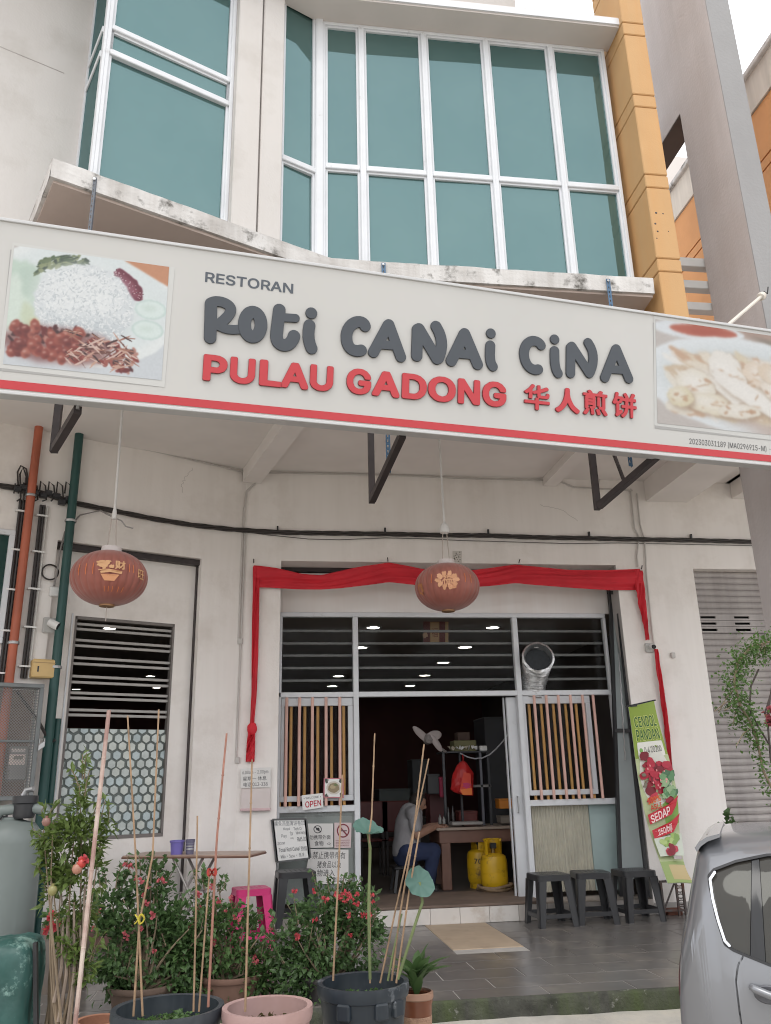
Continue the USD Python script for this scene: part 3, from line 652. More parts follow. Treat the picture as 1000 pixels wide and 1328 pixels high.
LAMP = lamp_mat('downlight', (1, .95, .86), 6.0)
TRIM = mat('lamp_trim', (.5, .48, .46), .5)
FCe = Fr((0, 0, ZC), (1, 0, 0), (0, 1, 0))
LAMPS = iter(['bright ceiling lamp in the upper left corner of the middle transom pane', 'ceiling lamp cut by the left mullion of the transom', 'bright ceiling lamp in the upper right corner of the middle transom pane', 'ceiling lamp second from the top in the middle transom pane', 'ceiling lamp third from the top in the middle transom pane', 'ceiling lamp fourth from the top in the middle transom pane', 'ceiling lamp lowest in the middle transom pane, just above the door head', 'larger ceiling lamp in the left transom pane', 'smaller ceiling lamp in the left transom pane, the lower one', 'ceiling lamp right under the lantern behind the barred window', 'ceiling lamp at the right edge of the barred window, upper one', 'ceiling lamp at the left edge of the barred window', 'ceiling lamp behind the lower bars of the barred window, left of the middle', 'ceiling lamp at the right edge of the barred window, lower one'])
def downlight(x, y, r=.075):
    t = thing('downlight', next(LAMPS), 'lamp', (x, y, ZC), 'ceiling lamps inside the shop')
    obj('lens', MB().lathe([(0, -.012), (r*.8, -.012), (r*.85, -.008)], (x, y, ZC), 20), LAMP, t)
    obj('trim', MB().lathe([(r*.86, -.004), (r*.9, -.016), (r*1.1, -.014), (r*1.15, 0)], (x, y, ZC), 20), TRIM, t)
for x, y in ((484, 814), (467.5, 840), (639, 814), (603, 839.5), (575, 859.5), (551, 876), (532, 889.5), (439, 877), (431, 890)):
    q = oz(x, y, ZC-.012)
    downlight(q[0], q[1], .10 if y < 830 else .12)
def wl(x, y):
    q = oz(x, y, ZC-.012); downlight(q[0], q[1], .09)
for x, y in ((142, 815), (195, 877), (99, 894), (117, 905), (203, 892)): wl(x, y)

# ---------------------------------------------------------------- signboard
GA = math.radians(8)
GT = math.radians(10.5)                                                 # it leans forward
G = Fr(oy(500, 457, -3.6), (math.cos(GA), math.sin(GA), 0), (math.sin(GA)*math.sin(GT), -math.cos(GA)*math.sin(GT), math.cos(GT)))
gT = np.mean([G.t(0, 297), G.t(500, 356), G.t(1000, 415)]); gB = np.mean([G.t(0, 522), G.t(500, 558), G.t(1000, 595)])
gS0, gS1 = G.s(-45, 400), G.s(1090, 500)
SG = thing('signboard', 'long white restaurant signboard with raised grey and red lettering over the shopfront', 'signboard', G.P((gS0+gS1)/2, gB, -.07))
SIGNW = mat('sign_white', (.455, .445, .425), .4, .025, 1.0, streak=(C(186, 180, 172), .12)); SIGNE = mat('sign_edge', (.50, .50, .50), .4, .04, 3)
obj('panel', MB().box(G, gS0, gS1, gB+.012, gT-.012, -.13, 0), SIGNW, SG)
e_ = MB()
for q in ((gS0-.02, gS1+.02, gT-.022, gT), (gS0-.02, gS1+.02, gB, gB+.022), (gS0-.02, gS0, gB+.022, gT-.022), (gS1, gS1+.02, gB+.022, gT-.022)): e_.cbox(G, *q, -.14, .012, .004)
obj('trim', e_, SIGNE, SG)
RED = mat('sign_red', (.43, .028, .036), .42, .05, 2); SLATE = mat('sign_slate', (.045, .052, .062), .45, .08, 2); SHADE = mat('sign_letter_side', (.19, .19, .19), .6)
st0 = np.mean([G.t(0, 511.5), G.t(500, 549), G.t(1000, 590)]); st1 = np.mean([G.t(0, 504), G.t(500, 541.5), G.t(1000, 584)])
obj('red_stripe', MB().box(G, gS0, gS1, gB+.034, gB+.034+.055, .001, .004), RED, SG)
def gp(pts): return [tuple(G.uv(x, y)) for x, y in pts]
k_px = np.linalg.norm(G.uv(600, 450)-G.uv(601, 450))
def strokes(segs):
    o = []
    for s_ in segs:
        r = s_[0]*k_px; pts = gp(s_[1:])
        if len(pts) == 1: o.append(Point(pts[0]).buffer(r, 12)); continue
        if len(pts) > 20: pass
        elif len(pts) > 2:                                            # rounded course
            t = np.linspace(0, 1, len(pts)); tt = np.linspace(0, 1, len(pts)*6); P_ = np.array(pts)
            from scipy.interpolate import PchipInterpolator, CubicSpline
            q = CubicSpline(t, P_)(tt); pts = [tuple(w) for w in q]
        o.append(LineString(pts).buffer(r, 12))
    return unary_union(o)
z2 = lambda *p: [(240+.3*x, 330+.3*y) for x, y in p]; z3 = lambda *p: [(540+.32*x, 370+.32*y) for x, y in p]
def L2(segs): return strokes([(r*.3, *z2(*p)) for r, *p in segs])
def L3(segs): return strokes([(r*.32, *z3(*p)) for r, *p in segs])
ring = lambda cx, cy, rx, ry, n=24: [(cx+rx*math.cos(t), cy+ry*math.sin(t)) for t in np.linspace(0, 2*math.pi, n)]
big = [
 ('R', L2([(23, (112, 215), (108, 362)), (20, (112, 212), (155, 207), (193, 228), (190, 262), (140, 308)), (18, (140, 305), (180, 325), (240, 326))])),
 ('o', L2([(24, *ring(292, 305, 36, 54, 40))])),
 ('t', L2([(24, (407, 242), (396, 330), (400, 378), (430, 395), (458, 380), (470, 355)), (17, (425, 275), (476, 278))])),
 ('i', L2([(23, (545, 256)), (23, (537, 308), (533, 360), (546, 408))])),
 ('C', L2([(23, (777, 312), (752, 293), (716, 308), (697, 350), (706, 398), (735, 418), (760, 416))])),
 ('A', L2([(22, (813, 425), (876, 308)), (22, (880, 305), (931, 445)), (18, (842, 392), (900, 396))])),
 ('N', strokes([(7, (541, 428), (540, 462)), (7, (543, 427), (566, 466)), (7, (565, 424), (572, 444), (568, 465))])),
 ('A', L3([(22, (140, 308), (192, 200)), (22, (194, 198), (246, 322)), (18, (165, 278), (222, 284))])),
 ('i', L3([(20, (300, 197)), (20, (298, 246), (297, 300), (308, 330))])),
 ('C', L3([(20, (503, 245), (480, 228), (450, 236), (434, 275), (445, 320), (470, 342), (492, 342))])),
 ('i', L3([(20, (558, 221)), (20, (558, 268), (560, 325), (572, 358))])),
 ('N', L3([(20, (623, 255), (622, 358)), (20, (628, 250), (698, 358)), (20, (694, 235), (714, 290), (702, 352))])),
 ('A', L3([(20, (761, 376), (806, 262)), (20, (808, 260), (858, 380)), (17, (785, 342), (838, 346))]))]
LZ = .013
def raised(g, m, name='letter'):
    p = obj(name, MB().poly(G, g, .0015, LZ), mat('letter_side_red', (.20, .02, .025), .5) if m is RED else mat('letter_side_slate', (.045, .05, .058), .5), SG)
    obj('letter_face', MB().poly(G, g.buffer(-.002), LZ+.0005, LZ+.003), m, p); return p
big[0] = ('R', big[0][1].difference(big[1][1].buffer(-.0015)))
for ch, g in big: raised(g.simplify(.001), SLATE)
top = lambda x: 459.6+(x-263)*.0950; bot = lambda x: 494+(x-263)*.0905
for ch, a, b in (('P', 263, 295), ('U', 298, 331), ('L', 336, 366), ('A', 364, 400), ('U', 401.5, 432), ('G', 449, 481), ('A', 482, 518), ('D', 520.5, 553), ('O', 554.5, 590.5), ('N', 593, 622), ('G', 625, 656)):
    g = glyphs(ch, weight=.075); pa, pb = G.uv(a, bot(a)), G.uv(b, top(b)); pc = G.uv(a, top(a)); pd = G.uv(b, bot(b))
    raised(fit(g, (pa[0]+pc[0])/2, (pb[0]+pd[0])/2, (pa[1]+pd[1])/2, (pb[1]+pc[1])/2), RED)
ZX = lambda x, y: G.uv(660+.18*x, 420+.18*y)
for ch, a, b, t_, u_ in (('华', 105, 290, 440, 625), ('人', 330, 505, 465, 645), ('煎', 528, 705, 482, 662), ('饼', 742, 915, 500, 680)):
    g = glyphs(ch, True, .045 if ch != '人' else .085); p0, p1 = ZX(a, (t_+u_)/2), ZX(b, (t_+u_)/2); q0_, q1_ = ZX((a+b)/2, u_), ZX((a+b)/2, t_)
    raised(fit(g, p0[0], p1[0], q0_[1], q1_[1]), RED)
pr = Print(G, .0012, .85)
g = glyphs('RESTORAN', weight=.035); p0, p1 = G.uv(266, 360.5), G.uv(380.5, 373)
pr.add(fit(g, p0[0], p1[0], (G.t(266, 367.5)+G.t(380, 379.6))/2, (G.t(266, 353.5)+G.t(380, 366.8))/2), (78, 84, 92))
g = glyphs('202303031189 (MA0296915-M)  ·'); p0, p1 = G.uv(894, 574), G.uv(999, 582)
pr.add(fit(g, p0[0], p1[0], (G.t(894, 577.5)+G.t(999, 586.5))/2, (G.t(894, 570)+G.t(999, 577))/2), (70, 70, 72))
pr.build('printed_text', SG)

# printed food photographs: a fine grid on the sheet whose points carry the print's colours
from scipy.ndimage import gaussian_filter
ra = random.Random(11)
def photo_print(x0, x1, y0, y1, nx, draw, label, fade=.10, tone=.62, con=1.1):
    W, H = x1-x0, y1-y0; ny = int(nx*H/W)
    X, Y = np.meshgrid((np.arange(nx)+.5)/nx, (np.arange(ny)+.5)/ny); col = np.zeros((ny, nx, 3)); col[:] = (216, 218, 220)
    def put(g, c, soft=0., k=1.):
        for q in getattr(g, 'geoms', [g]):
            if q.is_empty or q.geom_type != 'Polygon': continue
            a, b, c2, d = q.bounds; e = .02+soft*3; i0, i1 = max(int((a-e)*nx), 0), min(int((c2+e)*nx)+2, nx); j0, j1 = max(int((b-e*W/H)*ny), 0), min(int((d+e*W/H)*ny)+2, ny)
            if i1 <= i0 or j1 <= j0: continue
            m = shapely.contains_xy(q, X[j0:j1, i0:i1], Y[j0:j1, i0:i1]).astype(float)
            m = gaussian_filter(m, max(soft*nx, .45))*k; col[j0:j1, i0:i1] = col[j0:j1, i0:i1]*(1-m[..., None])+np.array(c, float)*m[..., None]
    draw(put, X, Y, col)
    for k in range(3): col[..., k] = gaussian_filter(col[..., k], .4)
    gr = meshkit.fbm(np.stack([X*90, Y*70, X*0], -1), 2, 5)-.5
    col = np.clip(202+(col-206)*con, 0, 255); col = np.clip(col*(1+gr[..., None]*.04), 0, 255); col = col*(1-fade)+np.array([222, 221, 217])*fade
    lin = np.where(col/255 <= .04045, col/255/12.92, ((col/255+.055)/1.055)**2.4)*tone
    pt = lambda u, v, d: G.P(u, v, d)
    bd = Print(G, .0016, tone); bd.add(sbox(x0-.022, y0-.045, x1+.016, y1-.03), (188, 186, 183)); bd.add(affinity.rotate(sbox(x0-.020, y0-.036, x1+.030, y1+.012), -1.), (226, 225, 221)); fr2 = bd.build('photo_border', SG)
    gx, gy = np.meshgrid(np.linspace(x0, x1, nx), np.linspace(y0, y1, ny)); V = (G.o+gx[..., None]*G.ex+gy[..., None]*G.ey+G.n*.0042).reshape(-1, 3)
    i = np.arange((nx-1)*(ny-1)); a = i//(nx-1)*nx+i % (nx-1)
    p = numbered(SG+'/food_photo'); F_ = np.vstack([np.stack([a, a+1, a+nx+1], 1), np.stack([a, a+nx+1, a+nx], 1)])
    m = usdkit.mesh(stage, p, (V-base_of(SG), F_), PRINT)
    UsdGeom.PrimvarsAPI(m).CreatePrimvar('col', Sdf.ValueTypeNames.Color3fArray, 'vertex').Set(Vt.Vec3fArray.FromNumpy(lin.reshape(-1, 3).astype(np.float32))); tag(p, label)
A_ = .72
def E(x, y, rx, ry, w=.05, rot=0, n=26):
    return affinity.translate(affinity.scale(affinity.rotate(blob(0, 0, rx, ry, n, w), rot, use_radians=True, origin=(0, 0)), 1, 1/A_, origin=(0, 0)), x, y)
def nasi(put, X, Y, col):
    col[:] = (214, 219, 224)
    put(Polygon([(0, .9), (.3, 1), (0, 1)]), (206, 198, 194), .01); put(E(.47, .60, .63, .40, .01, 0, 60), (238, 242, 242), .006); put(E(.47, .61, .56, .34, .01, 0, 60), (228, 235, 236), .02)
    put(Polygon([(.70, 1), (1, 1), (1, .82), (.9, .88)]), (204, 146, 112), .006)
    for x, y, rx, ry, c in ((.06, .62, .13, .2, (203, 221, 208)), (.05, .45, .10, .13, (217, 231, 219)), (.13, .40, .05, .1, (211, 221, 196)), (.10, .72, .08, .09, (196, 214, 202)), (.03, .55, .05, .16, (222, 234, 224)), (.17, .36, .03, .03, (222, 196, 150))): put(E(x, y, rx, ry, .12, ra.uniform(-.4, .4)), c, .012)
    for k in range(70): t = ra.random(); put(E(.14+.33*t, .83+.11*math.sin(t*2.2)+ra.uniform(-.05, .04), ra.uniform(.012, .04), ra.uniform(.006, .016), .3, ra.uniform(-.3, .9), 12), ra.choice([(88, 106, 78), (70, 88, 66), (110, 124, 92), (138, 148, 108), (56, 70, 58)]), .003)
    put(E(.74, .79, .12, .058, .10, -.72), (112, 44, 62), .004); put(E(.75, .775, .08, .03, .2, -.72), (136, 66, 84), .01)
    for k in range(60): t = ra.uniform(-1, 1); put(E(.74+.085*t+ra.uniform(-.02, .02), .79-.09*t+ra.uniform(-.04, .04), .005, .004, .2, 0, 7), ra.choice([(176, 128, 140), (90, 34, 50), (196, 160, 166)]), .001)
    for x, y in ((.895, .60), (.885, .42)):
        put(E(x, y, .105, .062, .02, 0, 40), (206, 224, 220), .004); put(E(x, y, .092, .052, .02, 0, 40), (228, 240, 237), .006); put(E(x-.01, y+.01, .05, .02, .1), (216, 230, 224), .012)
    put(E(.47, .57, .32, .25, .04, 0, 50), (216, 222, 226), .006); put(E(.45, .64, .28, .19, .04, 0, 50), (240, 243, 244), .05); put(E(.50, .38, .24, .07, .06), (205, 212, 217), .04)
    for k in range(1500):
        a, r_ = ra.uniform(0, 6.283), math.sqrt(ra.random()); x, y = .47+.31*r_*math.cos(a), .57+.34*r_*math.sin(a); put(E(x, y, ra.uniform(.008, .015), .004, .1, ra.uniform(0, 3.14), 8), ra.choice([(240, 243, 244), (230, 234, 237), (214, 219, 223), (196, 203, 208), (246, 248, 248)]), .0012, .8)
    put(E(.33, .20, .33, .11, .12), (120, 62, 58), .02, .7)
    for k in range(150):
        x = ra.uniform(.03, .82); y = .20+.05*math.sin(x*5)+ra.uniform(-.13, .10); put(E(x, y, ra.uniform(.012, .034), ra.uniform(.008, .018), .25, ra.uniform(0, 3), 12), ra.choice([(142, 66, 60), (112, 46, 46), (84, 42, 44), (164, 92, 82), (70, 44, 46), (186, 136, 124)]), .004)
    for k in range(44):
        x = ra.uniform(.03, .46); y = .22+ra.uniform(-.13, .14); put(E(x, y, ra.uniform(.030, .044), ra.uniform(.024, .032), .08, ra.uniform(0, 3), 18), ra.choice([(160, 84, 72), (146, 68, 60), (176, 104, 90), (126, 58, 54)]), .005); put(E(x-.008, y+.014, .014, .007, .2, .3, 8), (216, 176, 164), .006, .8); put(E(x+.01, y-.02, .02, .007, .2, .1, 8), (90, 40, 40), .008, .7)
    for k in range(70):
        x = ra.uniform(.38, .80); y = .20+ra.uniform(-.13, .14); put(E(x, y, ra.uniform(.03, .07), ra.uniform(.003, .007), .25, ra.uniform(-.9, .9), 12), ra.choice([(206, 166, 148), (116, 74, 66), (220, 192, 180), (72, 48, 48), (164, 112, 96)]), .002)
def roti(put, X, Y, col):
    col[:] = (203, 196, 192)
    put(Polygon([(.3, 1), (1, 1), (1, .80), (.6, .9)]), (184, 160, 148), .02); put(Polygon([(.5, .97), (.62, .90), (1, .76), (1, .85)]), (130, 122, 110), .012)
    put(E(.24, .94, .26, .065, .01, .02, 50), (228, 232, 236), .006); put(E(.27, .945, .19, .042, .02, .02, 50), (190, 112, 94), .006); put(E(.30, .935, .12, .02, .15), (176, 94, 78), .015)
    put(E(.55, .44, .64, .34, .01, -.08, 70), (231, 235, 238), .006); put(E(.58, .44, .57, .29, .01, -.08, 70), (219, 224, 226), .03); put(E(.70, .07, .4, .05, .1, -.2), (198, 178, 168), .03)
    put(E(.57, .42, .44, .22, .10, -.2), (214, 200, 182), .012)
    for k in range(80):
        x, y = ra.uniform(.10, 1.0), ra.uniform(.16, .68); put(E(x, y, ra.uniform(.05, .13), ra.uniform(.02, .05), .25, -.5+ra.uniform(-.5, .5), 20), ra.choice([(230, 221, 207), (222, 207, 188), (236, 231, 224), (231, 225, 214), (212, 194, 172), (238, 235, 231), (222, 211, 190), (208, 178, 154)]), .006)
    for k in range(90):
        x, y = ra.uniform(.06, 1.0), ra.uniform(.14, .72); put(E(x, y, ra.uniform(.012, .05), ra.uniform(.003, .010), .35, -.5+ra.uniform(-.9, .9), 14), ra.choice([(206, 182, 158), (198, 168, 142), (240, 236, 230), (186, 154, 130), (242, 239, 235)]), .005, .6)
    for (x, y, rx, ry, rot, c) in ((.22, .40, .11, .12, .3, (232, 226, 214)), (.30, .24, .16, .07, -.15, (228, 219, 200)), (.13, .28, .07, .07, .2, (224, 214, 188)), (.40, .52, .10, .19, .30, (236, 232, 226)), (.62, .56, .15, .085, -.5, (229, 214, 198)), (.55, .34, .06, .30, 1.0, (237, 233, 228)), (.73, .54, .17, .09, -.55, (226, 210, 192)), (.68, .40, .12, .05, -.7, (232, 222, 210)), (.86, .33, .15, .07, -.25, (220, 211, 182)), (.90, .50, .10, .08, -.3, (228, 216, 200)), (.46, .20, .12, .05, .1, (231, 224, 212))):
        put(E(x+.012, y-.028, rx, ry, .10, rot), (176, 154, 134), .012, .75); put(E(x, y, rx, ry, .09, rot, 34), c, .005)
        put(E(x-.015, y+.018, rx*.6, ry*.55, .15, rot), (242, 239, 235), .02, .8); put(E(x+rx*.3*math.cos(rot), y+rx*.3*math.sin(rot), rx*.4, .006, .3, rot+.1), (196, 166, 140), .004, .7)
        for k in range(5): put(E(x+ra.uniform(-.7, .7)*rx, y+ra.uniform(-.6, .6)*ry, ra.uniform(.008, .03), ra.uniform(.004, .012), .4, ra.uniform(-1, 1), 12), ra.choice([(198, 160, 130), (184, 142, 112), (212, 184, 158)]), .005, .7)
c0, c1 = G.uv(3, 483), G.uv(220, 337)
photo_print(c0[0], c1[0], (G.t(3, 479)+G.t(222, 488))/2, (G.t(4, 325.5)+G.t(220, 338))/2, 300, nasi, 'printed photo of rice with peanuts, anchovies and cucumber')
c0 = G.uv(851, 480)
photo_print(c0[0], gS1-.12, (G.t(855, 545)+G.t(998, 568))/2, (G.t(850, 415.5)+G.t(998, 434))/2, 320, roti, 'printed photo of torn flatbread on a plate with red sauce', .08, .60, 1.2)

# steel brackets that carry it
def bracket(bot_, yback, top_px, mid=None, label='', foot=None):
    P0 = oy(*bot_, yback); b = thing('sign_bracket', label, 'bracket', P0, 'steel brackets behind the signboard')
    T = G.P(*G.uv(*top_px, -.14), -.14); up_ = np.array([P0[0], P0[1], ZS+.15])
    obj('post', MB().bar(P0-[0, 0, .02], up_, .05, .05), DARKM, b)
    e = (T-P0)/np.linalg.norm(T-P0); obj('strut', MB().bar(P0+e*.02, T+e*.02, .05, .055), DARKM, b)
    if mid is not None:
        m_ = P0+(T-P0)*mid; obj('brace', MB().bar(m_, up_+[.0, -.0, -.05], .022), DARKM, b)
    obj('hook', MB().bar(T+e*.02, T+e*.02+[0, 0, .06], .02, .035), STEEL, b)
    return P0, T
bracket((775, 658), -2.42, (849, 594), .5, 'dark steel bracket with two braces above the right end of the red cloth')
bracket((482.5, 649), -2.42, (521, 566), None, 'dark steel bracket with a blue perforated strap, under the middle of the signboard')
bracket((70, 583), oy(70, 583, 0)[1]-3.05, (100, 533), None, 'dark steel bracket at the green pipe, under the rice photo of the signboard')
# blue perforated straps
BLUE = mat('blue_strap', (.07, .13, .21), .5, .2, 9, metal=.3)
def strap(px, py0, yy, zlow, label, W_=1., BLUE=BLUE):
    a = oy(px, py0, yy); t = thing('perforated_strap', label, 'strap', (a[0], yy, zlow), 'blue perforated straps')
    Fs = Fr((a[0], yy, 0), (1, 0, 0)); g = sbox(-.016*W_, zlow, .016*W_, a[2])
    zz = np.arange(zlow+.03, a[2]-.02, .045)
    g = g.difference(unary_union([sbox(-.005*W_, z, .005*W_, z+.022) for z in zz])); obj('strip', MB().poly(Fs, g, 0, .004), BLUE, t)
    obj('flange', MB().box(Fs, .016*W_, .016*W_+.004, zlow, a[2], -.03, .004), BLUE, t)
    obj('bolt', MB().lathe([(.012, 0), (.012, .008), (0, .01)], Fs.P(0, a[2]-.02, .004), 6, (0, -1, 0)), STEEL, t)
yl = YU-LD-.012
strap(497, 341, yl, oy(497, 612, yl)[2], 'blue perforated strap hanging from the ledge to the middle bracket')
strap(788, 362, yl, oy(797, 604, yl)[2], 'blue perforated strap hanging from the right end of the ledge')
a_ = UL.uv(123, 230, LD+.012); P_ = UL.P(a_[0], a_[1], LD+.012)
strap(123, 230, P_[1], G.P(0, gB+.5)[2], 'dull grey strap hanging from the stained left end of the ledge', .55, mat('dull_strap', (.10, .11, .13), .6, .2, 9))

# ---------------------------------------------------------------- lanterns
LRED = usdkit.material(stage, '/World/Looks/lantern_cloth', {'g': ('geometry', {}), 'n': ('noise_texture', {'scale': 7., 'detail': 5.}), 'r': ('rgb_ramp', {'ramp': [(.3, (.34, .105, .075)), (.7, (.43, .15, .115))]}),
    'p': ('principled_bsdf', {'roughness': .55, 'sheen_weight': .4, 'sheen_roughness': .5}), 't': ('translucent_bsdf', {}), 'm': ('mix_closure', {'fac': .3})},
    [('g.position', 'n.vector'), ('n.fac', 'r.fac'), ('r.color', 'p.base_color'), ('r.color', 't.color'), ('p.BSDF', 'm.closure1'), ('t.BSDF', 'm.closure2')], surface='m.closure')
GOLDC = (205, 158, 116)
def lantern(px, py, halfw, yy, rod_px, cap_py, label, motif, cord_py):
    Cc = oy(px, py, yy); R = wpx(Cc, halfw)*1.0; Hh = R*.735
    t = thing('lantern', label, 'lantern', Cc-[0, 0, Hh+.02])
    nr = 28; pts = []
    def surf(lon, lat, off=0):
        rr = (R*math.cos(lat)**.92+off)*(1-.012*(abs(math.sin(lon*nr/2))**.5 < .35)); return Cc+[rr*math.sin(lon), -rr*math.cos(lon), Hh*math.sin(lat)]
    nlon, nlat = 168, 30; v = []
    for j in range(nlat+1):
        la = -math.pi/2+math.pi*j/nlat; la = max(min(la, 1.36), -1.40)
        for i in range(nlon):
            lo = 2*math.pi*i/nlon; w = 1-.036*math.cos(la)*(1-abs(math.sin(lo*nr/2)))**2
            rr = R*max(math.cos(la), 0)**.92*w; v.append(Cc+[rr*math.sin(lo), -rr*math.cos(lo), Hh*math.sin(la)])
    f = [[j*nlon+i, j*nlon+(i+1) % nlon, (j+1)*nlon+(i+1) % nlon, (j+1)*nlon+i] for j in range(nlat) for i in range(nlon)]
    obj('shade', MB().add(v, f), LRED, t, smooth=True)
    obj('top_cap', MB().lathe([(0, .045), (R*.26, .04), (R*.27, -.005), (R*.2, -.02)], Cc+[0, 0, Hh*.985], 28), mat('cap_white', (.62, .56, .54), .5), t, smooth=40)
    obj('bottom_cap', MB().lathe([(R*.20, .02), (R*.2, -.012), (0, -.015)], Cc-[0, 0, Hh*.99], 24), mat('cap_gold', (.30, .16, .07), .4, metal=.3), t, smooth=40)
    yaw0 = math.atan2(EYE[0]-Cc[0], -(EYE[1]-Cc[1]))
    q = Print(Fr((0, 0, 0), (1, 0, 0)), 0.); motif(q, R, Hh)
    def warp(v):
        o = []
        for x, dz, z in np.stack([v[:, 0], -v[:, 1], v[:, 2]], 1):
            la = math.asin(max(-.98, min(.98, z/Hh))); rr = R*math.cos(la)**.92; lo = yaw0+x/R
            o.append(Cc+[(rr+.004+dz)*math.sin(lo), -(rr+.004+dz)*math.cos(lo), z*1.01])
        return np.array(o)
    q.build('gold_print', t, PRINT_CLOTH, warp)
    return t, Cc, R, Hh
def refine(g, n=.02): return shapely.segmentize(g, n)
def ribs(q, R, xs, z0, z1):
    for x in xs: q.add(refine(sbox(x*R-.003, z0*R, x*R+.003, z1*R)), (214, 128, 78), 0)
def motif_pot(q, R, H):
    gld = GOLDC
    g = glyphs('财', True, .04); q.add(refine(fit(g, .12*R, .40*R, .02*R, .26*R)), gld)
    for bx_, by_, rx, ry in ((-.18, .14, .16, .10), (-.26, .20, .1, .03), (-.06, .22, .09, .03), (.04, .08, .07, .05), (-.14, .03, .05, .03)): q.add(refine(blob(bx_*R, by_*R, rx*R, ry*R, 18, .2)), gld, 0)
    q.add(refine(LineString([(-.27*R, -.02*R), (0, .0), (.3*R, -.04*R)]).buffer(.012*R)), gld, 0); q.add(refine(LineString([(-.2*R, -.07*R), (0, -.04*R), (.28*R, -.07*R)]).buffer(.03*R)), gld, 0)
    q.add(refine(Polygon([(-.22*R, -.12*R), (.25*R, -.12*R), (.14*R, -.28*R), (-.12*R, -.28*R)])), (206, 146, 106), 0)
    g = glyphs('旺', True, .02); q.add(refine(fit(g, .78*R, 1.05*R, -.13*R, .12*R)), gld)
    ribs(q, R, (-.85, -.62, -.42), -.12, .18); ribs(q, R, (.5, .62), -.02, .2); ribs(q, R, (-.12, .0, .12, .3, .44), -.52, -.40)
def motif_fu(q, R, H):
    gld = (204, 150, 114)
    g = glyphs('福', True, .03); q.add(refine(fit(g, -.14*R, .16*R, -.13*R, .16*R)), gld)
    for a in range(10):
        t = a*.628; q.add(refine(blob(.27*R*math.cos(t)+.01*R, .20*R*math.sin(t), .10*R, .07*R, 14, .25, t)), gld if a % 2 else (214, 160, 124), 0)
    q.add(refine(blob(.16*R, -.20*R, .14*R, .06*R, 16, .15)), (206, 146, 110), 0)
    ribs(q, R, (-.48, .58, .80), -.06, .22); q.add(refine(blob(-.95*R, -.14*R, .12*R, .2*R, 18, .3)), (170, 110, 70), 0)
la1, C1, R1, H1 = lantern(141.5, 750, 48.5, -2.0, None, 716, 'red lantern with a gold money pot, hanging before the turned wall', motif_pot, 786)
la2, C2, R2, H2 = lantern(580, 761.5, 42, -1.2, None, 734, 'red lantern with a gold blossom emblem, hanging before the shop doorway', motif_fu, 0)
CORD = mat('cord', (.42, .36, .32), .7); CEILW = mat('rod_white', (.66, .64, .62), .5)
def hang(t, Cc, R, H, zc, cone):
    tz = Cc[2]+H+.04
    for dx in (-.035, .035): obj('cord', MB().tube([[Cc[0]+dx, Cc[1], tz-.02], [Cc[0]+dx*.5, Cc[1], zc]], .005, 5), CORD, t)
    top_ = [Cc[0]-.01, Cc[1], ZS]
    obj('rod', MB().tube([[Cc[0], Cc[1], zc-.02], top_], .0105, 8), CEILW, t, smooth=40)
    if cone: obj('rod_cover', MB().lathe([(.012, -.07), (.045, -.055), (.052, -.01), (.03, .03), (.012, .05)], [Cc[0], Cc[1], zc], 18), CEILW, t, smooth=40)
    else: obj('rod_end', MB().lathe([(.0, -.04), (.022, -.035), (.018, .03), (.012, .06)], [Cc[0], Cc[1], zc], 12), CEILW, t, smooth=40)
    obj('ceiling_rose', MB().lathe([(.05, 0), (.045, -.02), (.012, -.035)], top_, 16), CEILW, t, smooth=40)
hang(la1, C1, R1, H1, oy(150, 668, -2.0)[2], False); hang(la2, C2, R2, H2, oy(575, 684, -1.2)[2], True)
obj('tail_cord', MB().tube([C1-[0, 0, H1], C1-[0, 0, H1+.13]], .004, 5), CORD, la1)
w0 = np.array([C1[0]+.01, C1[1], oy(150, 672, -2.0)[2]])
obj('wire', MB().tube([w0, w0+[.05, 0, -.02], w0+[.09, 0, -.07], w0+[.15, 0, -.085]], .006, 5), mat('wire_grey', (.25, .23, .22), .6), la1)
pts = [w0]+[L.P(*L.uv(x, y, .05), .05) for x, y in ((130, 662), (104, 668), (84, 690), (78, 715), (74, 742), (70, 760))]
obj('supply_wire', MB().tube(pts, .008, 6), mat('wire_grey', (.25, .23, .22)), la1)

# ---------------------------------------------------------------- red cloth over the doorway
CLOTH = mat('red_cloth', (.58, .016, .03), .7, .12, 3, .15, 220)
def cloth_band(top_px, bot_px, fr, d, nrow=19, fold=.03):
    a = np.array([fr.uv(x, y, d) for x, y in top_px]); b = np.array([fr.uv(x, y, d) for x, y in bot_px]); n = 90
    ta = np.linspace(0, 1, len(a)); tt = np.linspace(0, 1, n)
    A = np.stack([np.interp(tt, ta, a[:, k]) for k in (0, 1)], 1); B = np.stack([np.interp(tt, ta, b[:, k]) for k in (0, 1)], 1)
    v = []
    for i in range(n):
        for j in range(nrow):
            k = j/(nrow-1); p = A[i]*(1-k)+B[i]*k
            dd = d+fold*math.sin(k*7+tt[i]*5)*.5+fold*.6*math.sin(k*15+tt[i]*23)*.4+.02*math.sin(math.pi*k)+fold*.22*math.sin(k*24+tt[i]*31+2*math.sin(tt[i]*17))
            v.append(fr.P(p[0], p[1], dd))
    f = [[i*nrow+j, i*nrow+j+1, (i+1)*nrow+j+1, (i+1)*nrow+j] for i in range(n-1) for j in range(nrow-1)]
    return MB().add(v, f)
cl = thing('red_cloth', 'long red cloth draped over the shop doorway with its ends hanging down', 'cloth', M.P(2, 3, .05))
tp = [(329, 733), (360, 737), (390, 744), (415, 746), (440, 741), (470, 735), (503, 730), (530, 734), (560, 740), (600, 741), (640, 736), (670, 731.5), (700, 735), (740, 739), (790, 739), (831, 737)]
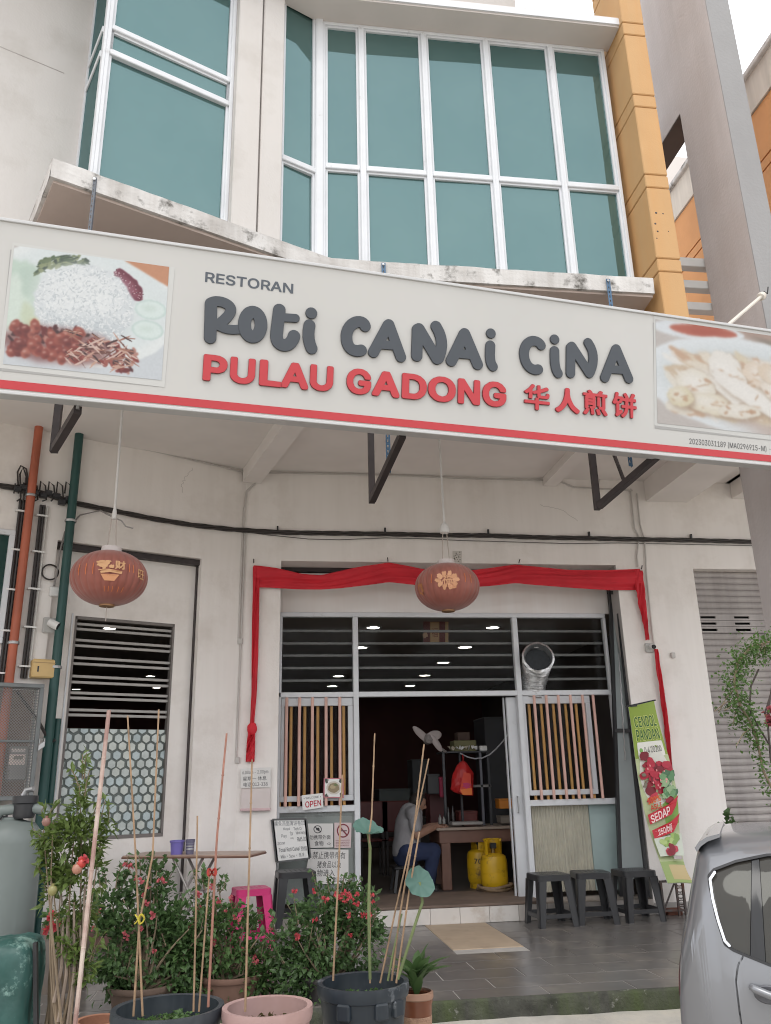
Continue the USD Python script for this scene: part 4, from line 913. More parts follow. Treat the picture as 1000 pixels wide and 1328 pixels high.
bp = [(329, 762), (360, 763), (390, 764.5), (415, 765), (440, 763.5), (470, 760), (503, 755), (530, 758), (560, 761), (600, 762), (640, 759), (670, 756), (700, 759), (740, 762), (790, 765), (834, 765)]
obj('swag', cloth_band(tp, bp, M, .035), CLOTH, cl, smooth=True)
def fall(lp, rp, d, nm, fold=.02):
    obj(nm, cloth_band([p for p in lp], [p for p in rp], M, d, 17, fold), CLOTH, cl, smooth=True)
fall([(328, 735), (328, 765), (327, 800), (326.5, 850), (326, 900), (324, 940)], [(338, 735), (336.5, 765), (336, 800), (335, 850), (333, 900), (329.5, 940)], .04, 'fall', .03)
fall([(822, 740), (824, 765), (828, 785), (834, 805), (838.5, 830)], [(833, 740), (836, 765), (838, 785), (840.5, 805), (842.5, 830)], .045, 'fall', .03)
fall([(848, 842), (851, 870), (855, 900), (860, 930), (864, 960), (869, 1000)], [(853, 842), (857, 870), (861.5, 900), (866, 930), (869.5, 960), (872, 1000)], .035, 'fall', .03)
kn = M.P(*M.uv(327, 945, .05), .05)
obj('knot', MB().add(*(lambda m: (m.vertices*[.05, .035, .065]*(1+.25*(meshkit.fbm(m.vertices*3+4, 3)-.5)[:, None])+kn, m.faces))(trimesh.creation.icosphere(3))), CLOTH, cl, smooth=True)
fall([(322, 946), (320, 965), (318.5, 988)], [(331, 946), (331, 965), (330, 988)], .045, 'tassel', .05)
for k, (x, y) in enumerate(((329, 727), (503, 725), (673, 727), (832, 735))):
    q = M.P(*M.uv(x, y+3, 0), 0); obj('nail', MB().tube([q, q+[-.01*(k % 2), -.05, .03]], .006, 5), DARKM, cl)

# ---------------------------------------------------------------- cables and pipes on the walls
CABLE = mat('black_cable', (.03, .024, .022), .5, .2, 20)
cb = thing('cable_bundle', 'thick black cable bundle running along both walls above the doorway', 'cable', M.P(0, 3.9, .03))
LS = lambda x, y, d=.03: L.P(*L.uv(x, y, d), d)
MS = lambda x, y, d=.03: M.P(*M.uv(x, y, d), d)
path = [LS(-20, 625), LS(0, 630), LS(30, 634), LS(60, 641), LS(95, 652), LS(150, 663), LS(200, 673), LS(250, 681), LS(300, 686.5), MS(322, 688), MS(365, 690.5), MS(420, 691.5), MS(500, 692.5), MS(570, 694), MS(632, 694.5), MS(700, 697), MS(763, 698), MS(830, 699.5), MS(895, 700.5), MS(990, 703), MS(1040, 705)]
path = np.array(path); tt = np.linspace(0, 1, 150)
dd = np.r_[0, np.cumsum(np.linalg.norm(np.diff(path, axis=0), axis=1))]; dd /= dd[-1]
cc = np.stack([np.interp(tt, dd, path[:, k]) for k in range(3)], 1)
for k in range(4):
    ph = k*1.57; off = np.stack([0*tt, -.010*np.cos(tt*60+ph), .016*np.sin(tt*60+ph)], 1); obj('cable', MB().tube(cc+off, .0125, 6), CABLE, cb, smooth=40)
for x, y in ((360, 689), (499, 691), (632.5, 693), (763, 696), (895, 699)):
    q = MS(x, y, .0); obj('clip', MB().bar(q+[0, -.02, -.035], q+[0, -.03, .05], .018, .03), BLK, cb)
sag = [MS(280, 680, .02)]+[MS(x, y, .018) for x, y in ((318, 690), (350, 694), (400, 699), (440, 700), (500, 697.5), (560, 699), (600, 701), (640, 702), (740, 705), (800, 704), (900, 706), (1000, 708))]
obj('thin_wire', MB().tube(sag, .004, 5), CABLE, cb)
for k in range(9):
    x = 22+k*8.5+random.uniform(-2, 2); y = 632+k*2.5+random.uniform(-6, 3); q = LS(x, y, .05)
    obj('tap_box', MB().cbox(Fr(q, L.ex), -.035, .035, -.025, .025, -.03, .03, .008), BLK, cb)
for k in range(7):
    x = 18+k*11; obj('loop', MB().tube([LS(x, 640, .05), LS(x+2, 628-random.uniform(0, 6), .07), LS(x+8, 630, .06), LS(x+9, 645+random.uniform(0, 5), .05), LS(x+4, 650, .05)], .008, 5), CABLE, cb, smooth=40)
obj('loop', MB().tube([LS(24, 640, .05), LS(23, 612, .06), LS(27, 604, .07), LS(34, 608, .07), LS(36, 622, .06), LS(33, 640, .05)], .009, 5), CABLE, cb, smooth=40)
obj('loop', MB().tube([LS(27, 645, .05), LS(26, 615, .06), LS(30, 606, .07), LS(34, 618, .06), LS(30, 650, .05)], .009, 5), CABLE, cb, smooth=40)

def pipe(name, label, pts, r, m, cat='pipe', clips=()):
    t = thing(name, label, cat, np.asarray(pts[-1])); obj('tube', MB().tube(pts, r, 12), m, t, smooth=40)
    for c_ in clips: obj('clip', MB().lathe([(r*1.25, -.012), (r*1.3, 0), (r*1.25, .012)], c_, 12), STEEL, t)
    return t
so, sg_ = L.s(31, 720, .07), L.s(83, 760, .09)
pipe('downpipe', 'orange downpipe on the turned wall', [L.P(so, ZS, .07), L.P(so, 0, .07)], .040, mat('orange_pipe', (.40, .105, .055), .55, .2, 3), clips=[L.P(so, z, .07) for z in (1.2, 2.6, 4.)])
pipe('downpipe', 'dark green downpipe beside the recessed window', [L.P(sg_, ZS, .09), L.P(sg_, 0, .09)], .043, mat('green_pipe', (.016, .062, .055), .5, .2, 3), clips=[L.P(sg_, z, .09) for z in (1.0, 2.4, 3.8)])
pipe('downpipe', 'narrow dark green pipe close behind the wide green downpipe', [L.P(sg_+.075, 1.95, .035), L.P(sg_+.075, 0, .035)], .03, mat('green_pipe', (.016, .062, .055)))
def ladder(x0_, y0_, x1_, y1_, label):
    a, b = LS(x0_, y0_, .03), LS(x1_, y1_, .03); s_ = (L.uv(x0_, y0_, .03)[0]+L.uv(x1_, y1_, .03)[0])/2
    a, b = L.P(s_, a[2], .03), L.P(s_, b[2], .03); t = thing('cable_run', label, 'cable', b)
    for k in (-.014, .014): obj('cable', MB().tube([a+L.ex*k, (a+b)/2+L.ex*(k+.004), b+L.ex*k], .014, 7), CABLE, t, smooth=40)
    obj('conduit', MB().tube([a+L.ex*.045, b+L.ex*.045], .009, 6), mat('pvc_grey', (.55, .53, .5), .5), t)
    n = max(3, int((a[2]-b[2])/.36))
    for i in range(n+1):
        z = b[2]+(a[2]-b[2])*(i+.3)/(n+.6); obj('clip', MB().box(Fr(L.P(s_, z, .03), L.ex), -.05, .06, -.008, .008, -.03, .022), WHITEP, t)
ladder(27, 648, 2, 890, 'black cable run with white clips between window frame and orange pipe')
ladder(54, 655, 32, 880, 'black cable run with white clips between orange and green pipe')
PVC = mat('pvc_conduit', (.50, .47, .445), .55, .08, 5)
cd = thing('wall_conduit', 'thin grey conduits along the soffit edge and down beside the doorway', 'conduit', M.P(1, 2, 0))
for pts in ([LS(0, 520, .02), LS(48, 528, .02), LS(52, 556, .02), LS(110, 566, .02), LS(200, 585, .02), LS(270, 601, .02), LS(312, 611, .02), MS(325, 613.5, .02), MS(345, 613, .02), MS(430, 614.5, .02), MS(530, 617, .02), MS(620, 621, .02), MS(710, 623, .02), MS(728, 625, .02), MS(745, 632, .02), MS(820, 636, .02)],
            [MS(336, 614, .02), MS(338, 620, .02), MS(320, 637, .02), MS(317, 660, .02), MS(315, 690, .02)],
            [MS(318, 690, .02), MS(312.5, 835, .02), MS(306, 990, .02)], [MS(315, 690, .02), MS(309, 835, .02)],
            [MS(818, 634, .02), MS(820, 655, .02), MS(823, 685, .02), MS(829, 697, .02), MS(826, 720, .02), MS(827, 735, .02)],
            [MS(826, 640, .02), MS(830, 680, .02), MS(836, 700, .02), MS(838.5, 745, .02), MS(846, 820, .02), MS(849, 842, .02), MS(861, 920, .02), MS(872, 998, .02)],
            [MS(776, 630, .02), MS(778, 618, .02), MS(782, 613, .02), MS(808, 613, .02)],
            [LS(120, 567, .02), LS(122, 530, .02)]): obj('conduit', MB().tube(pts, .0095, 7), PVC, cd, smooth=40)
for x, y in ((312, 832), (308, 986), (858, 1004), (872, 850)): obj('junction', MB().cbox(M, *(lambda u: (u[0]-.025, u[0]+.025, u[1]-.03, u[1]+.03))(M.uv(x, y)), 0, .03, .006), PVC, cd)
lt = thing('ceiling_fitting', 'round white lamp fitting under the soffit right of the bracket', 'lamp', oy(856, 628, -.25))
q = oy(856, 628, -.12); obj('body', MB().lathe([(0, -.11), (.05, -.10), (.075, -.03), (.085, .05), (.08, .16)], q, 20, (.1, .1, 1)), CEILW, lt, smooth=40)

# ---------------------------------------------------------------- recessed window in the turned wall
LW = thing('barred_window', 'recessed window with paired grey bars above and a hexagon patterned pane below', 'window', L.P((ws0+ws1)/2, wt0, RD))
w = MB()
for q in ((ws0, ws1, wt0-.02, wt0+.012), (ws0, ws1, wt1-.03, wt1), (ws0, ws0+.02, wt0, wt1), (ws1-.02, ws1, wt0, wt1)): w.box(L, *q, RD-.07, RD+.004)
obj('frame', w, mat('frame_brown', (.17, .15, .14), .6), LW)
for y0_, y1_ in ((820, 826), (841, 848), (861, 868), (882, 889), (903.5, 910), (924, 931)):
    pass
for ya, yb2 in ((812, 818.5), (832.5, 839.5), (855, 862.5), (878.5, 886), (899.5, 906), (921, 927.5)):
    for y_ in (ya, yb2):
        t_ = L.t(150, y_+1, RD-.03); obj('bar', MB().cbox(L, ws0+.02, ws1-.02, t_-.013, t_+.013, RD-.045, RD-.02, .004), mat('bar_grey_steel', (.36, .34, .32), .45, .12, 6), LW)
obj('pane_backing', MB().box(L, ws0, ws1, wt0, wtm, RD-.06, RD-.045), mat('hex_gap', (.13, .15, .14), .6), LW)
HEX = mat('hex_glass', (.48, .52, .50), .25, .22, 5., .2, 60, spec=.5, island=.0)
HEX2 = mat('hex_glass_pale', (.52, .55, .51), .25, .2, 6., .2, 60); HEX3 = mat('hex_glass_blue', (.42, .49, .50), .25, .2, 6., .2, 60)
hp_ = abs(L.s(160, 1000, RD)-L.s(147.3, 1000, RD)); rr = hp_/2; rowh = hp_*.86
j, t_ = 0, wt0+.01
win = sbox(ws0+.02, wt0+.012, ws1-.02, wtm-.004)
while t_ < wtm+rr:
    s_ = ws0+(rr if j % 2 else 0)
    while s_ < ws1+rr:
        jx, jy = random.uniform(-.004, .004), random.uniform(-.004, .004)
        g = Polygon([(s_+jx+rr*.98*math.cos(a+.52)*random.uniform(.93, 1.02), t_+jy+rr*1.02*math.sin(a+.52)*random.uniform(.93, 1.02)) for a in np.arange(6)*math.pi/3]).buffer(0).buffer(-.0055).buffer(.002).intersection(win)
        if g.geom_type == 'Polygon' and g.area > 2e-4:
            obj('hex_cell', MB().poly(L, g.simplify(.002), RD-.046, RD-.03+random.uniform(-.003, .003)), random.choice([HEX, HEX, HEX2, HEX3]), LW)
        s_ += hp_
    t_ += rowh; j += 1
obj('outer_jamb', MB().box(L, ws0-.035, ws0-.02, wt0, wt1+.02, RD, RD+.012), FRAME, LW)
# window at the left edge
q0_ = L.uv(12, 690, 0); ew = thing('side_window', 'white framed green tinted window at the left edge beyond the orange pipe', 'window', L.P(q0_[0]-.5, L.t(5, 828), 0))
a_, b_, c_, e_2 = L.s(11, 760)-.95, L.s(11, 760), L.t(0, 835), L.t(0, 687)
w = MB()
for q in ((a_, b_, e_2-.05, e_2), (a_, b_, c_, c_+.05), (b_-.05, b_, c_+.05, e_2-.05), (a_, a_+.05, c_+.05, e_2-.05)): w.cbox(L, *q, .004, .05, .004)
obj('frame', w, FRAME, ew); obj('pane', MB().box(L, a_+.05, b_-.05, c_+.05, e_2-.05, .01, .016), mat('dark_green_pane', (.02, .05, .045), .1), ew)

# ---------------------------------------------------------------- boxes, cameras, meter cabinet
def cctv(fr, px, py, label, size, aim):
    c = fr.uv(px, py); t = thing('cctv_camera', label, 'camera', fr.P(c[0], c[1], 0)); Fp = Fr(fr.P(c[0], c[1], 0), fr.ex)
    obj('back_box', MB().cbox(Fp, -size, size*.9, -size, size*.9, 0, .03, .008), mat('cctv_box', (.45, .44, .42), .5), t)
    o = Fp.P(.0, .0, .03); a = Fp.ex*aim[0]+np.array([0, 0, 1])*aim[1]+Fp.n*aim[2]; a /= np.linalg.norm(a)
    obj('bracket', MB().lathe([(.02, 0), (.02, .02), (.013, .05)], o, 12, Fp.n), WHITEP, t, smooth=40)
    h = o+Fp.n*.05
    obj('housing', MB().lathe([(0, -size*.55), (size*.48, -size*.5), (size*.52, size*.7), (size*.46, size*.85)], h, 18, a), WHITEP, t, smooth=40)
    obj('lens', MB().lathe([(size*.46, 0), (size*.44, size*.1), (size*.2, size*.12), (0, size*.08)], h+a*size*.85, 18, a), mat('lens_black', (.012, .012, .015), .15), t, smooth=40)
    return t
cctv(L, 66, 811, 'white bullet camera on a grey box left of the green downpipe', .075, (.75, -.45, .6))
cctv(M, 842, 840, 'small white camera with black lens tied over the red cloth by the doorway', .055, (-.1, -.2, 1))
yb_box = thing('letter_box', 'small yellow cream box beside the green downpipe above the meter cabinet', 'box', LS(55, 867, .06))
u = (L.s(39.5, 867, .06), L.s(70, 867, .06), L.t(55, 880, .06), L.t(55, 856, .06))
obj('body', MB().cbox(L, *u, .0, .13, .012), mat('cream_box', (.56, .38, .16), .5, .1, 5), yb_box)
obj('key_slot', MB().box(L, u[0]+.045, u[0]+.058, u[2]+.05, u[2]+.1, .13, .134), BLK, yb_box); obj('lid_line', MB().box(L, u[0]+.004, u[1]-.004, u[3]-.035, u[3]-.03, .13, .1325), mat('box_line', (.3, .2, .09), .6), yb_box)
sb_ = solo('socket_box', MB().cbox(L, L.s(63.5, 766), L.s(76, 766), L.t(70, 774), L.t(70, 762), 0, .045, .008), WHITEP, 'small white socket box under the coiled cable', 'box')
cq = LS(65, 742, .03); ring3 = [cq+L.ex*.073*math.cos(a)+np.array([0, 0, .073])*math.sin(a)+L.n*.005*math.sin(3*a) for a in np.linspace(0, 6.28*2.9, 80)]
solo('cable_coil', MB().tube(ring3, .008, 5), CABLE, 'small coil of black cable hanging on the turned wall', 'cable', smooth=40)
# meter cabinet with wire mesh
mc0, mc1, mz0, mz1 = L.s(-30, 960, .3), L.s(58, 890, .3), L.t(20, 1038, .3), L.t(30, 886, .3)
mcab = thing('meter_cabinet', 'grey framed wire mesh cabinet with electricity meter and padlock', 'cabinet', L.P((mc0+mc1)/2, mz0, .15))
CABM = mat('cabinet_grey', (.16, .17, .17), .55, .15, 6, metal=.2)
w = MB(); f4 = .035; mzm = L.t(30, 961, .3)
for q in ((mc0, mc1, mz1-f4, mz1), (mc0, mc1, mz0, mz0+f4), (mc1-f4, mc1, mz0+f4, mz1-f4), (mc0, mc0+f4, mz0+f4, mz1-f4), (mc0+f4, mc1-f4, mzm-.01, mzm+.01)): w.cbox(L, *q, .26, .30, .004)
for q in ((mc0, mc1, mz1-.02, mz1), (mc0, mc1, mz0, mz0+.02)): w.box(L, *q, .01, .26)
w.box(L, mc1-.015, mc1, mz0+.02, mz1-.02, .01, .03); w.box(L, mc1-.015, mc1, mz0+.02, mz1-.02, .23, .26)
obj('frame', w, CABM, mcab)
wm = MB(); st_ = .024; x = mc0+f4
span = (mz1-mz0)
for k in np.arange(mc0+f4, mc1-f4+span, st_):
    for sgn in (1, -1):
        ln = LineString([(k, mz0), (k-span, mz1)] if sgn > 0 else [(k-span, mz0), (k, mz1)]).intersection(sbox(mc0+f4, mz0+f4, mc1-f4, mz1-f4))
        if ln.geom_type == 'LineString' and ln.length > .01:
            (xa, za), (xb, zb_) = ln.coords[0], ln.coords[-1]; d_ = .278+.004*sgn
            dx, dz = xb-xa, zb_-za; n_ = math.hypot(dx, dz); ox, oz_ = -dz/n_*.0022, dx/n_*.0022
            wm.add([L.P(xa-ox, za-oz_, d_), L.P(xa+ox, za+oz_, d_), L.P(xb+ox, zb_+oz_, d_), L.P(xb-ox, zb_-oz_, d_)], [[0, 1, 2, 3]])
obj('wire_mesh', wm, mat('mesh_wire', (.25, .24, .23), .5, metal=.3), mcab, kind='stuff')
me = MB().cbox(L, L.s(10, 1000, .15), L.s(34, 1000, .15), L.t(20, 1012, .15), L.t(20, 968, .15), .06, .19, .01)
mt = obj('meter', me, mat('meter_grey', (.20, .20, .20), .4), mcab)
mp = Print(L, .192)
mp.add(sbox(L.s(11, 990, .19), L.t(20, 992, .19), L.s(32, 990, .19), L.t(20, 978, .19)), (205, 190, 182)); mp.add(sbox(L.s(17, 990, .19), L.t(20, 985, .19), L.s(29, 990, .19), L.t(20, 980.5, .19)), (120, 112, 108)); mp.add(sbox(L.s(13, 990, .19), L.t(20, 975.5, .19), L.s(31, 990, .19), L.t(20, 971, .19)), (196, 186, 180))
mp.build('meter_plate', mt)
obj('cabinet_board', MB().box(L, mc0, mc1-.03, mz0+.03, mz1-.03, .012, .03), mat('cabinet_board', (.15, .105, .09), .8, .3, 5), mcab)
obj('cabinet_cable', MB().tube([L.P(mc0+.3, mz1-.05, .1), L.P(mc0+.5, mz1-.3, .12), L.P(mc0+.62, mzm, .1), L.P(mc0+.66, mz0+.5, .12)], .015, 6), CABLE, mcab, smooth=40)
pk = L.P(L.s(54, 966, .32), L.t(54, 966, .32), .32)
obj('padlock', MB().cbox(Fr(pk, L.ex*.8+np.array([0, 0, .6])), -.032, .032, -.035, .02, -.012, .012, .006), STEEL, mcab); obj('shackle', MB().tube([pk+L.ex*(-.02)+[0, 0, .01], pk+L.ex*(-.02)+[0, 0, .05], pk+L.ex*.02+[0, 0, .055], pk+L.ex*.02+[0, 0, .02]], .006, 6), STEEL, mcab)
for k, (txt, ya, yb2) in enumerate((('B6-1', 1047, 1063), ('16', 1064, 1078))):
    np_ = thing('number_plate', ['black number plate reading B6-1 under the meter cabinet', 'black number plate reading 16, lower of the two'][k], 'plate', LS(5, yb2, .0))
    s0_, s1_, t0_, t1_ = L.s(-14, ya, .01), L.s(11.5, ya, .01), L.t(5, yb2, .01), L.t(5, ya, .01)
    obj('plate', MB().cbox(L, s0_, s1_, t0_, t1_, .0, .01, .003), BLK, np_)
    q = Print(L, .0105); q.add(fit(glyphs(txt, weight=.02), s0_+.05, s1_-.02, t0_+.03, t1_-.03), (225, 225, 220)); q.build('characters', np_)
# water filter tank
tc = oz(3, 1205, .1); yT = L.P(-2.2, 0, 1.0)
kT = on(8, 1130, L.n, L.o+L.n*1.0); Tc = np.array([kT[0], kT[1], 0.])
Tr = wpx(Tc+[0, 0, .5], 41)
zTop = oy(0, 1062, Tc[1])[2]
tk = thing('filter_tank', 'grey green water filter tank with black valve head at the left edge', 'tank', Tc)
TK = mat('tank_grp', (.17, .195, .185), .45, .08, 3, .05, 40, dirt=(C(150, 140, 125), 3, .62, .85))
obj('vessel', MB().lathe([(Tr*.9, 0), (Tr, .06), (Tr, zTop-Tr*.75), (Tr*.95, zTop-Tr*.42), (Tr*.72, zTop-Tr*.14), (Tr*.35, zTop-.01), (Tr*.3, zTop+.01)], Tc, 36), TK, tk, smooth=50)
obj('valve_head', MB().lathe([(Tr*.30, zTop), (Tr*.34, zTop+.02), (Tr*.34, zTop+.10), (Tr*.40, zTop+.11), (Tr*.40, zTop+.16), (0, zTop+.165)], Tc+[.09, -.03, 0], 24), BLK, tk, smooth=30)
hx = Tc+[.09, -.03, zTop+.07]
for sg2 in (-1, 1): obj('union', MB().tube([hx+[sg2*.05, 0, 0], hx+[sg2*.16, -.02, -.01], hx+[sg2*.19, -.03, -.05]], [.04, .038, .036], 12), TK, tk, smooth=40)
obj('pipe', MB().tube([hx+[-.19, -.03, -.05], hx+[-.21, -.03, -.5], hx+[-.21, -.03, -1.0]], .03, 10), WHITEP, tk, smooth=40)
obj('tap', MB().tube([hx+[-.02, 0, .09], hx+[.0, 0, .13], hx+[.06, -.03, .14]], .02, 8), STEEL, tk, smooth=40)
q = Print(Fr(Tc+[0, 0, 0], (1, 0, 0)), 0.); q.add(refine(fit(glyphs('FRP'), .06, .16, zTop-.44, zTop-.38)), (70, 76, 76)); q.add(refine(sbox(.05, zTop-.46, .17, zTop-.455)), (80, 84, 84))
yw = math.atan2(EYE[0]-Tc[0], -(EYE[1]-Tc[1])); q.build('lettering', tk, None, lambda v: np.array([Tc+[(Tr+.003)*math.sin(yw+x/Tr), -(Tr+.003)*math.cos(yw+x/Tr), z] for x, y, z in v]))
# bag in front of the tank
Bc = np.array([Tc[0]-.02, Tc[1]-Tr-.22, road_z(0, -3.9)]); Bc[1] = min(Bc[1], YK-.35)
Bc = np.array([*on(6, 1290, (0, 1, 0), (0, Bc[1], 0))[:2], -.17]); bz_ = oy(6, 1216, Bc[1])[2]-Bc[2]; bw2 = wpx(Bc+[0, 0, .3], 40)
m = trimesh.creation.icosphere(4); v = np.array(m.vertices); r_ = np.maximum(np.abs(v[:, 0]), np.abs(v[:, 2])); v = v/np.linalg.norm(v*[1, .8, 1], ord=6, axis=1)[:, None]
v = v*[bw2, .17, bz_/2]*(1+.16*(meshkit.fbm(v*2.3+3, 4)-.5)[:, None])
BAG = mat('green_bag', (.02, .075, .065), .5, .3, 3., .5, 18, dirt=(C(112, 142, 134), 3.2, .55, .60))
bag = thing('sack', 'dark green and white plastic sack standing before the water filter tank', 'sack', Bc)
obj('body', MB().add(v+Bc+[0, 0, bz_/2], m.faces), BAG, bag, smooth=True)
obj('edge_strip', MB().bar(oy(46, 1222, Bc[1]-.12), oy(47, 1340, Bc[1]-.12), .02, .04), BLK, bag)

# ---------------------------------------------------------------- notices
def sheet_thing(name, label, cat, fr, corners, d, thick, edge, mt_=WHITEP):
    """corners: the four image corners tl, tr, br, bl -> thin board in the frame's plane"""
    pts = [fr.uv(*c, d) for c in corners]; g = Polygon(pts)
    t = thing(name, label, cat, fr.P(g.centroid.x, g.bounds[1], d))
    obj('board', MB().poly(fr, g, d-thick, d), mt_, t)
    tl, tr_, br, bl = pts
    def T(u, v): a = tl*(1-u)+tr_*u; b = bl*(1-u)+br*u; return tuple(b*(1-v)+a*v)
    def put(g, n=None):
        from shapely import transform
        return transform(shapely.segmentize(g, .05), lambda P: np.array([T(x, y) for x, y in P]))
    return t, put, Print(fr, d+.0005)
PAPER = mat('paper', (.68, .66, .64), .7, .04, 8)
INK = (52, 50, 54)
def lines(q, put, rows, cjk=True, ink=INK, w=.0):
    for txt, x0, x1, y0, y1 in rows: q.add(put(fit(glyphs(txt, cjk, w), x0, x1, y0, y1)), ink)
NF = FD+.012
t, put, q = sheet_thing('whiteboard', 'white menu board with handwriting standing on the black stool', 'board', M, [(353, 1063), (396.5, 1062), (402, 1113), (359, 1118)], .02, .02, 0)
rim = MB(); pts = [M.uv(*c, .02) for c in ((353, 1063), (396.5, 1062), (402, 1113), (359, 1118))]
for a, b in zip(pts, pts[1:]+pts[:1]): rim.bar(M.P(*a, .012), M.P(*b, .012), .03, .016)
obj('rim', rim, mat('rim_dark', (.10, .10, .10), .5), t)
q.add(put(fit(glyphs('粿条汤面薄饼卷加蛋'[:8], True), .05, .95, .84, .96)), (110, 112, 116))
for txt, x0, x1, y0, y1 in (('Pay', .22, .38, .54, .64), ('for', .48, .58, .60, .70), ('take away', .66, .95, .60, .70), ('2pcs set', .08, .30, .38, .47), ('only', .48, .58, .50, .56), ('RM5.00', .68, .95, .44, .55), ('Tosai Roti Canai', .10, .72, .22, .32), ('煎饼 加蛋', .76, .94, .20, .32), ('Milo · Susu ·  热 冷', .14, .84, .06, .16), ('Kopi', .3, .5, .72, .8), ('Teh O', .6, .84, .72, .8)): q.add(put(fit(glyphs(txt, '煎' in txt or '热' in txt), x0, x1, y0, y1)), (84, 86, 90))
q.build('handwriting', t)
t, put, q = sheet_thing('notice', 'white no outside food notice with small round symbol, beside the menu board', 'notice', M, [(397, 1068), (432, 1068), (432, 1099), (399, 1100)], NF, .002, 0, PAPER)
rg = lambda cx, cy, r, w, asp: affinity.translate(affinity.scale(Point(0, 0).buffer(r, 24).difference(Point(0, 0).buffer(r-w, 24)), 1, asp, origin=(0, 0)), cx, cy)
q.add(put(rg(.42, .76, .155, .03, 1.05)), INK); q.add(put(LineString([(.32, .87), (.53, .65)]).buffer(.018)), INK); q.add(put(blob(.42, .76, .06, .07, 10, .4)), INK)
lines(q, put, [('勿携带外面', .10, .90, .34, .53), ('食物', .28, .62, .08, .29), ('Q', .78, .9, .10, .2)]); q.build('print', t)
t, put, q = sheet_thing('notice', 'pink bordered no smoking notice with red crossed circle', 'notice', M, [(433.5, 1067), (456, 1067), (455, 1099.5), (433.5, 1100)], NF, .002, 0, mat('pink_paper', (.62, .50, .50), .7, .04, 8))
q.add(put(rg(.52, .68, .37, .075, .75)), (120, 40, 52)); q.add(put(LineString([(.28, .86), (.76, .50)]).buffer(.035)), (120, 40, 52)); q.add(put(sbox(.3, .66, .74, .70)), (90, 60, 66))
lines(q, put, [('NO SMOKING', .1, .9, .17, .24), ('DILARANG MEROKOK', .1, .9, .07, .13)], False, (130, 60, 66)); q.add(put(sbox(.08, .30, .92, .315)), (140, 70, 76)); q.build('print', t)
t, put, q = sheet_thing('notice', 'large white handwritten Chinese notice about bringing in food, under the two small notices', 'notice', M, [(402, 1101), (452, 1102), (452, 1146), (394, 1147)], NF-.003, .002, 0, PAPER)
lines(q, put, [('禁止携带带有', .10, .92, .72, .93), ('猪食品以及', .24, .82, .46, .66), ('物进入', .26, .68, .22, .42), ('敬请合作', .64, .95, .05, .2)], True, (58, 56, 56)); q.build('handwriting', t)
t, put, q = sheet_thing('open_sign', 'small white hanging sign reading OPEN in red letters', 'sign', M, [(391.5, 1031.5), (418.5, 1028.5), (419.5, 1047), (392.5, 1051)], FD+.085, .006, 0)
lines(q, put, [('• WELCOME •', .08, .9, .70, .84)], False, INK); lines(q, put, [('OPEN', .14, .9, .14, .56)], False, (176, 32, 52), .03)
q.build('print', t)
t, put, q = sheet_thing('round_sticker', 'square pink framed picture of a dish with leafy corners hung on the window bars', 'picture', M, [(420, 1009), (445.5, 1009), (446, 1035), (419.5, 1034.5)], FD+.09, .006, 0, mat('pink_frame', (.46, .16, .19), .5))
q.add(put(sbox(.06, .05, .94, .95)), (222, 220, 216))
for cx_, cy_ in ((.1, .1), (.9, .1), (.1, .9), (.9, .9)): q.add(put(blob(cx_, cy_, .13, .13, 16, .5).intersection(sbox(.06, .05, .94, .95))), (66, 70, 62))
q.add(put(blob(.5, .5, .36, .33, 40, .03)), (196, 188, 176)); q.add(put(blob(.5, .5, .28, .25, 30, .08)), (140, 124, 96)); q.add(put(blob(.46, .54, .14, .1, 18, .3)), (172, 154, 120)); q.add(put(blob(.6, .66, .1, .05, 14, .4)), (104, 116, 72))
q.build('print', t)
t, put, q = sheet_thing('wall_notice', 'white plastic document box with handwritten opening hours below the red cloth knot', 'notice', M, [(312, 997), (351, 995), (351, 1021), (312, 1022)], .035, .004, 0, PAPER)
lines(q, put, [('6.00am - 2.00pm', .06, .92, .66, .88), ], False); lines(q, put, [('星期一 休息', .08, .86, .36, .58), ('电话 012-338', .10, .9, .06, .28)]); q.build('handwriting', t)
u0, u1 = M.uv(312, 1052, .0), M.uv(351, 1022, .0)
obj('box', MB().cbox(M, u0[0], u1[0], u0[1], u1[1], 0, .05, .006), mat('pink_white_plastic', (.60, .53, .51), .5, .06, 6), t); obj('box_lip', MB().cbox(M, u0[0]-.004, u1[0]+.004, u0[1], u0[1]+.025, 0, .06, .005), mat('pink_lip', (.56, .40, .41), .5), t)
# talisman prints over and behind the transom
q0_ = M.uv(593, 719, 0)
t, put, q = sheet_thing('paper_charm', 'small printed paper charm pasted on the wall above the middle lantern', 'paper', M, [(587, 714.5), (599, 714.5), (599, 730), (587, 730)], .004, .002, 0, mat('wall_paper_tone', (.58, .54, .50), .8))
for k in range(26): q.add(put(blob(random.uniform(.15, .85), random.uniform(.08, .92), random.uniform(.03, .09), random.uniform(.02, .05), 8, .3)), (112, 104, 96), 0)
q.build('print', t)
ZA = FD-.5
t, put, q = sheet_thing('hanging_charm', 'red and gold printed charm strips hanging behind the transom glass', 'decoration', M, [(549, 806), (582, 806), (582, 835), (549, 835)], ZA, .003, 0, mat('charm_red', (.11, .028, .024), .7))
q.add(put(sbox(.26, .02, .63, .98)), (140, 104, 66)); q.add(put(sbox(.29, .05, .60, .95)), (158, 124, 84)); lines(q, put, [('福', .33, .57, .3, .7)], True, (110, 50, 30)); q.add(put(sbox(.86, .02, .98, .98)), (150, 120, 78)); q.add(put(blob(.08, .4, .10, .14, 12, .3)), (158, 124, 96)); q.build('print', t)

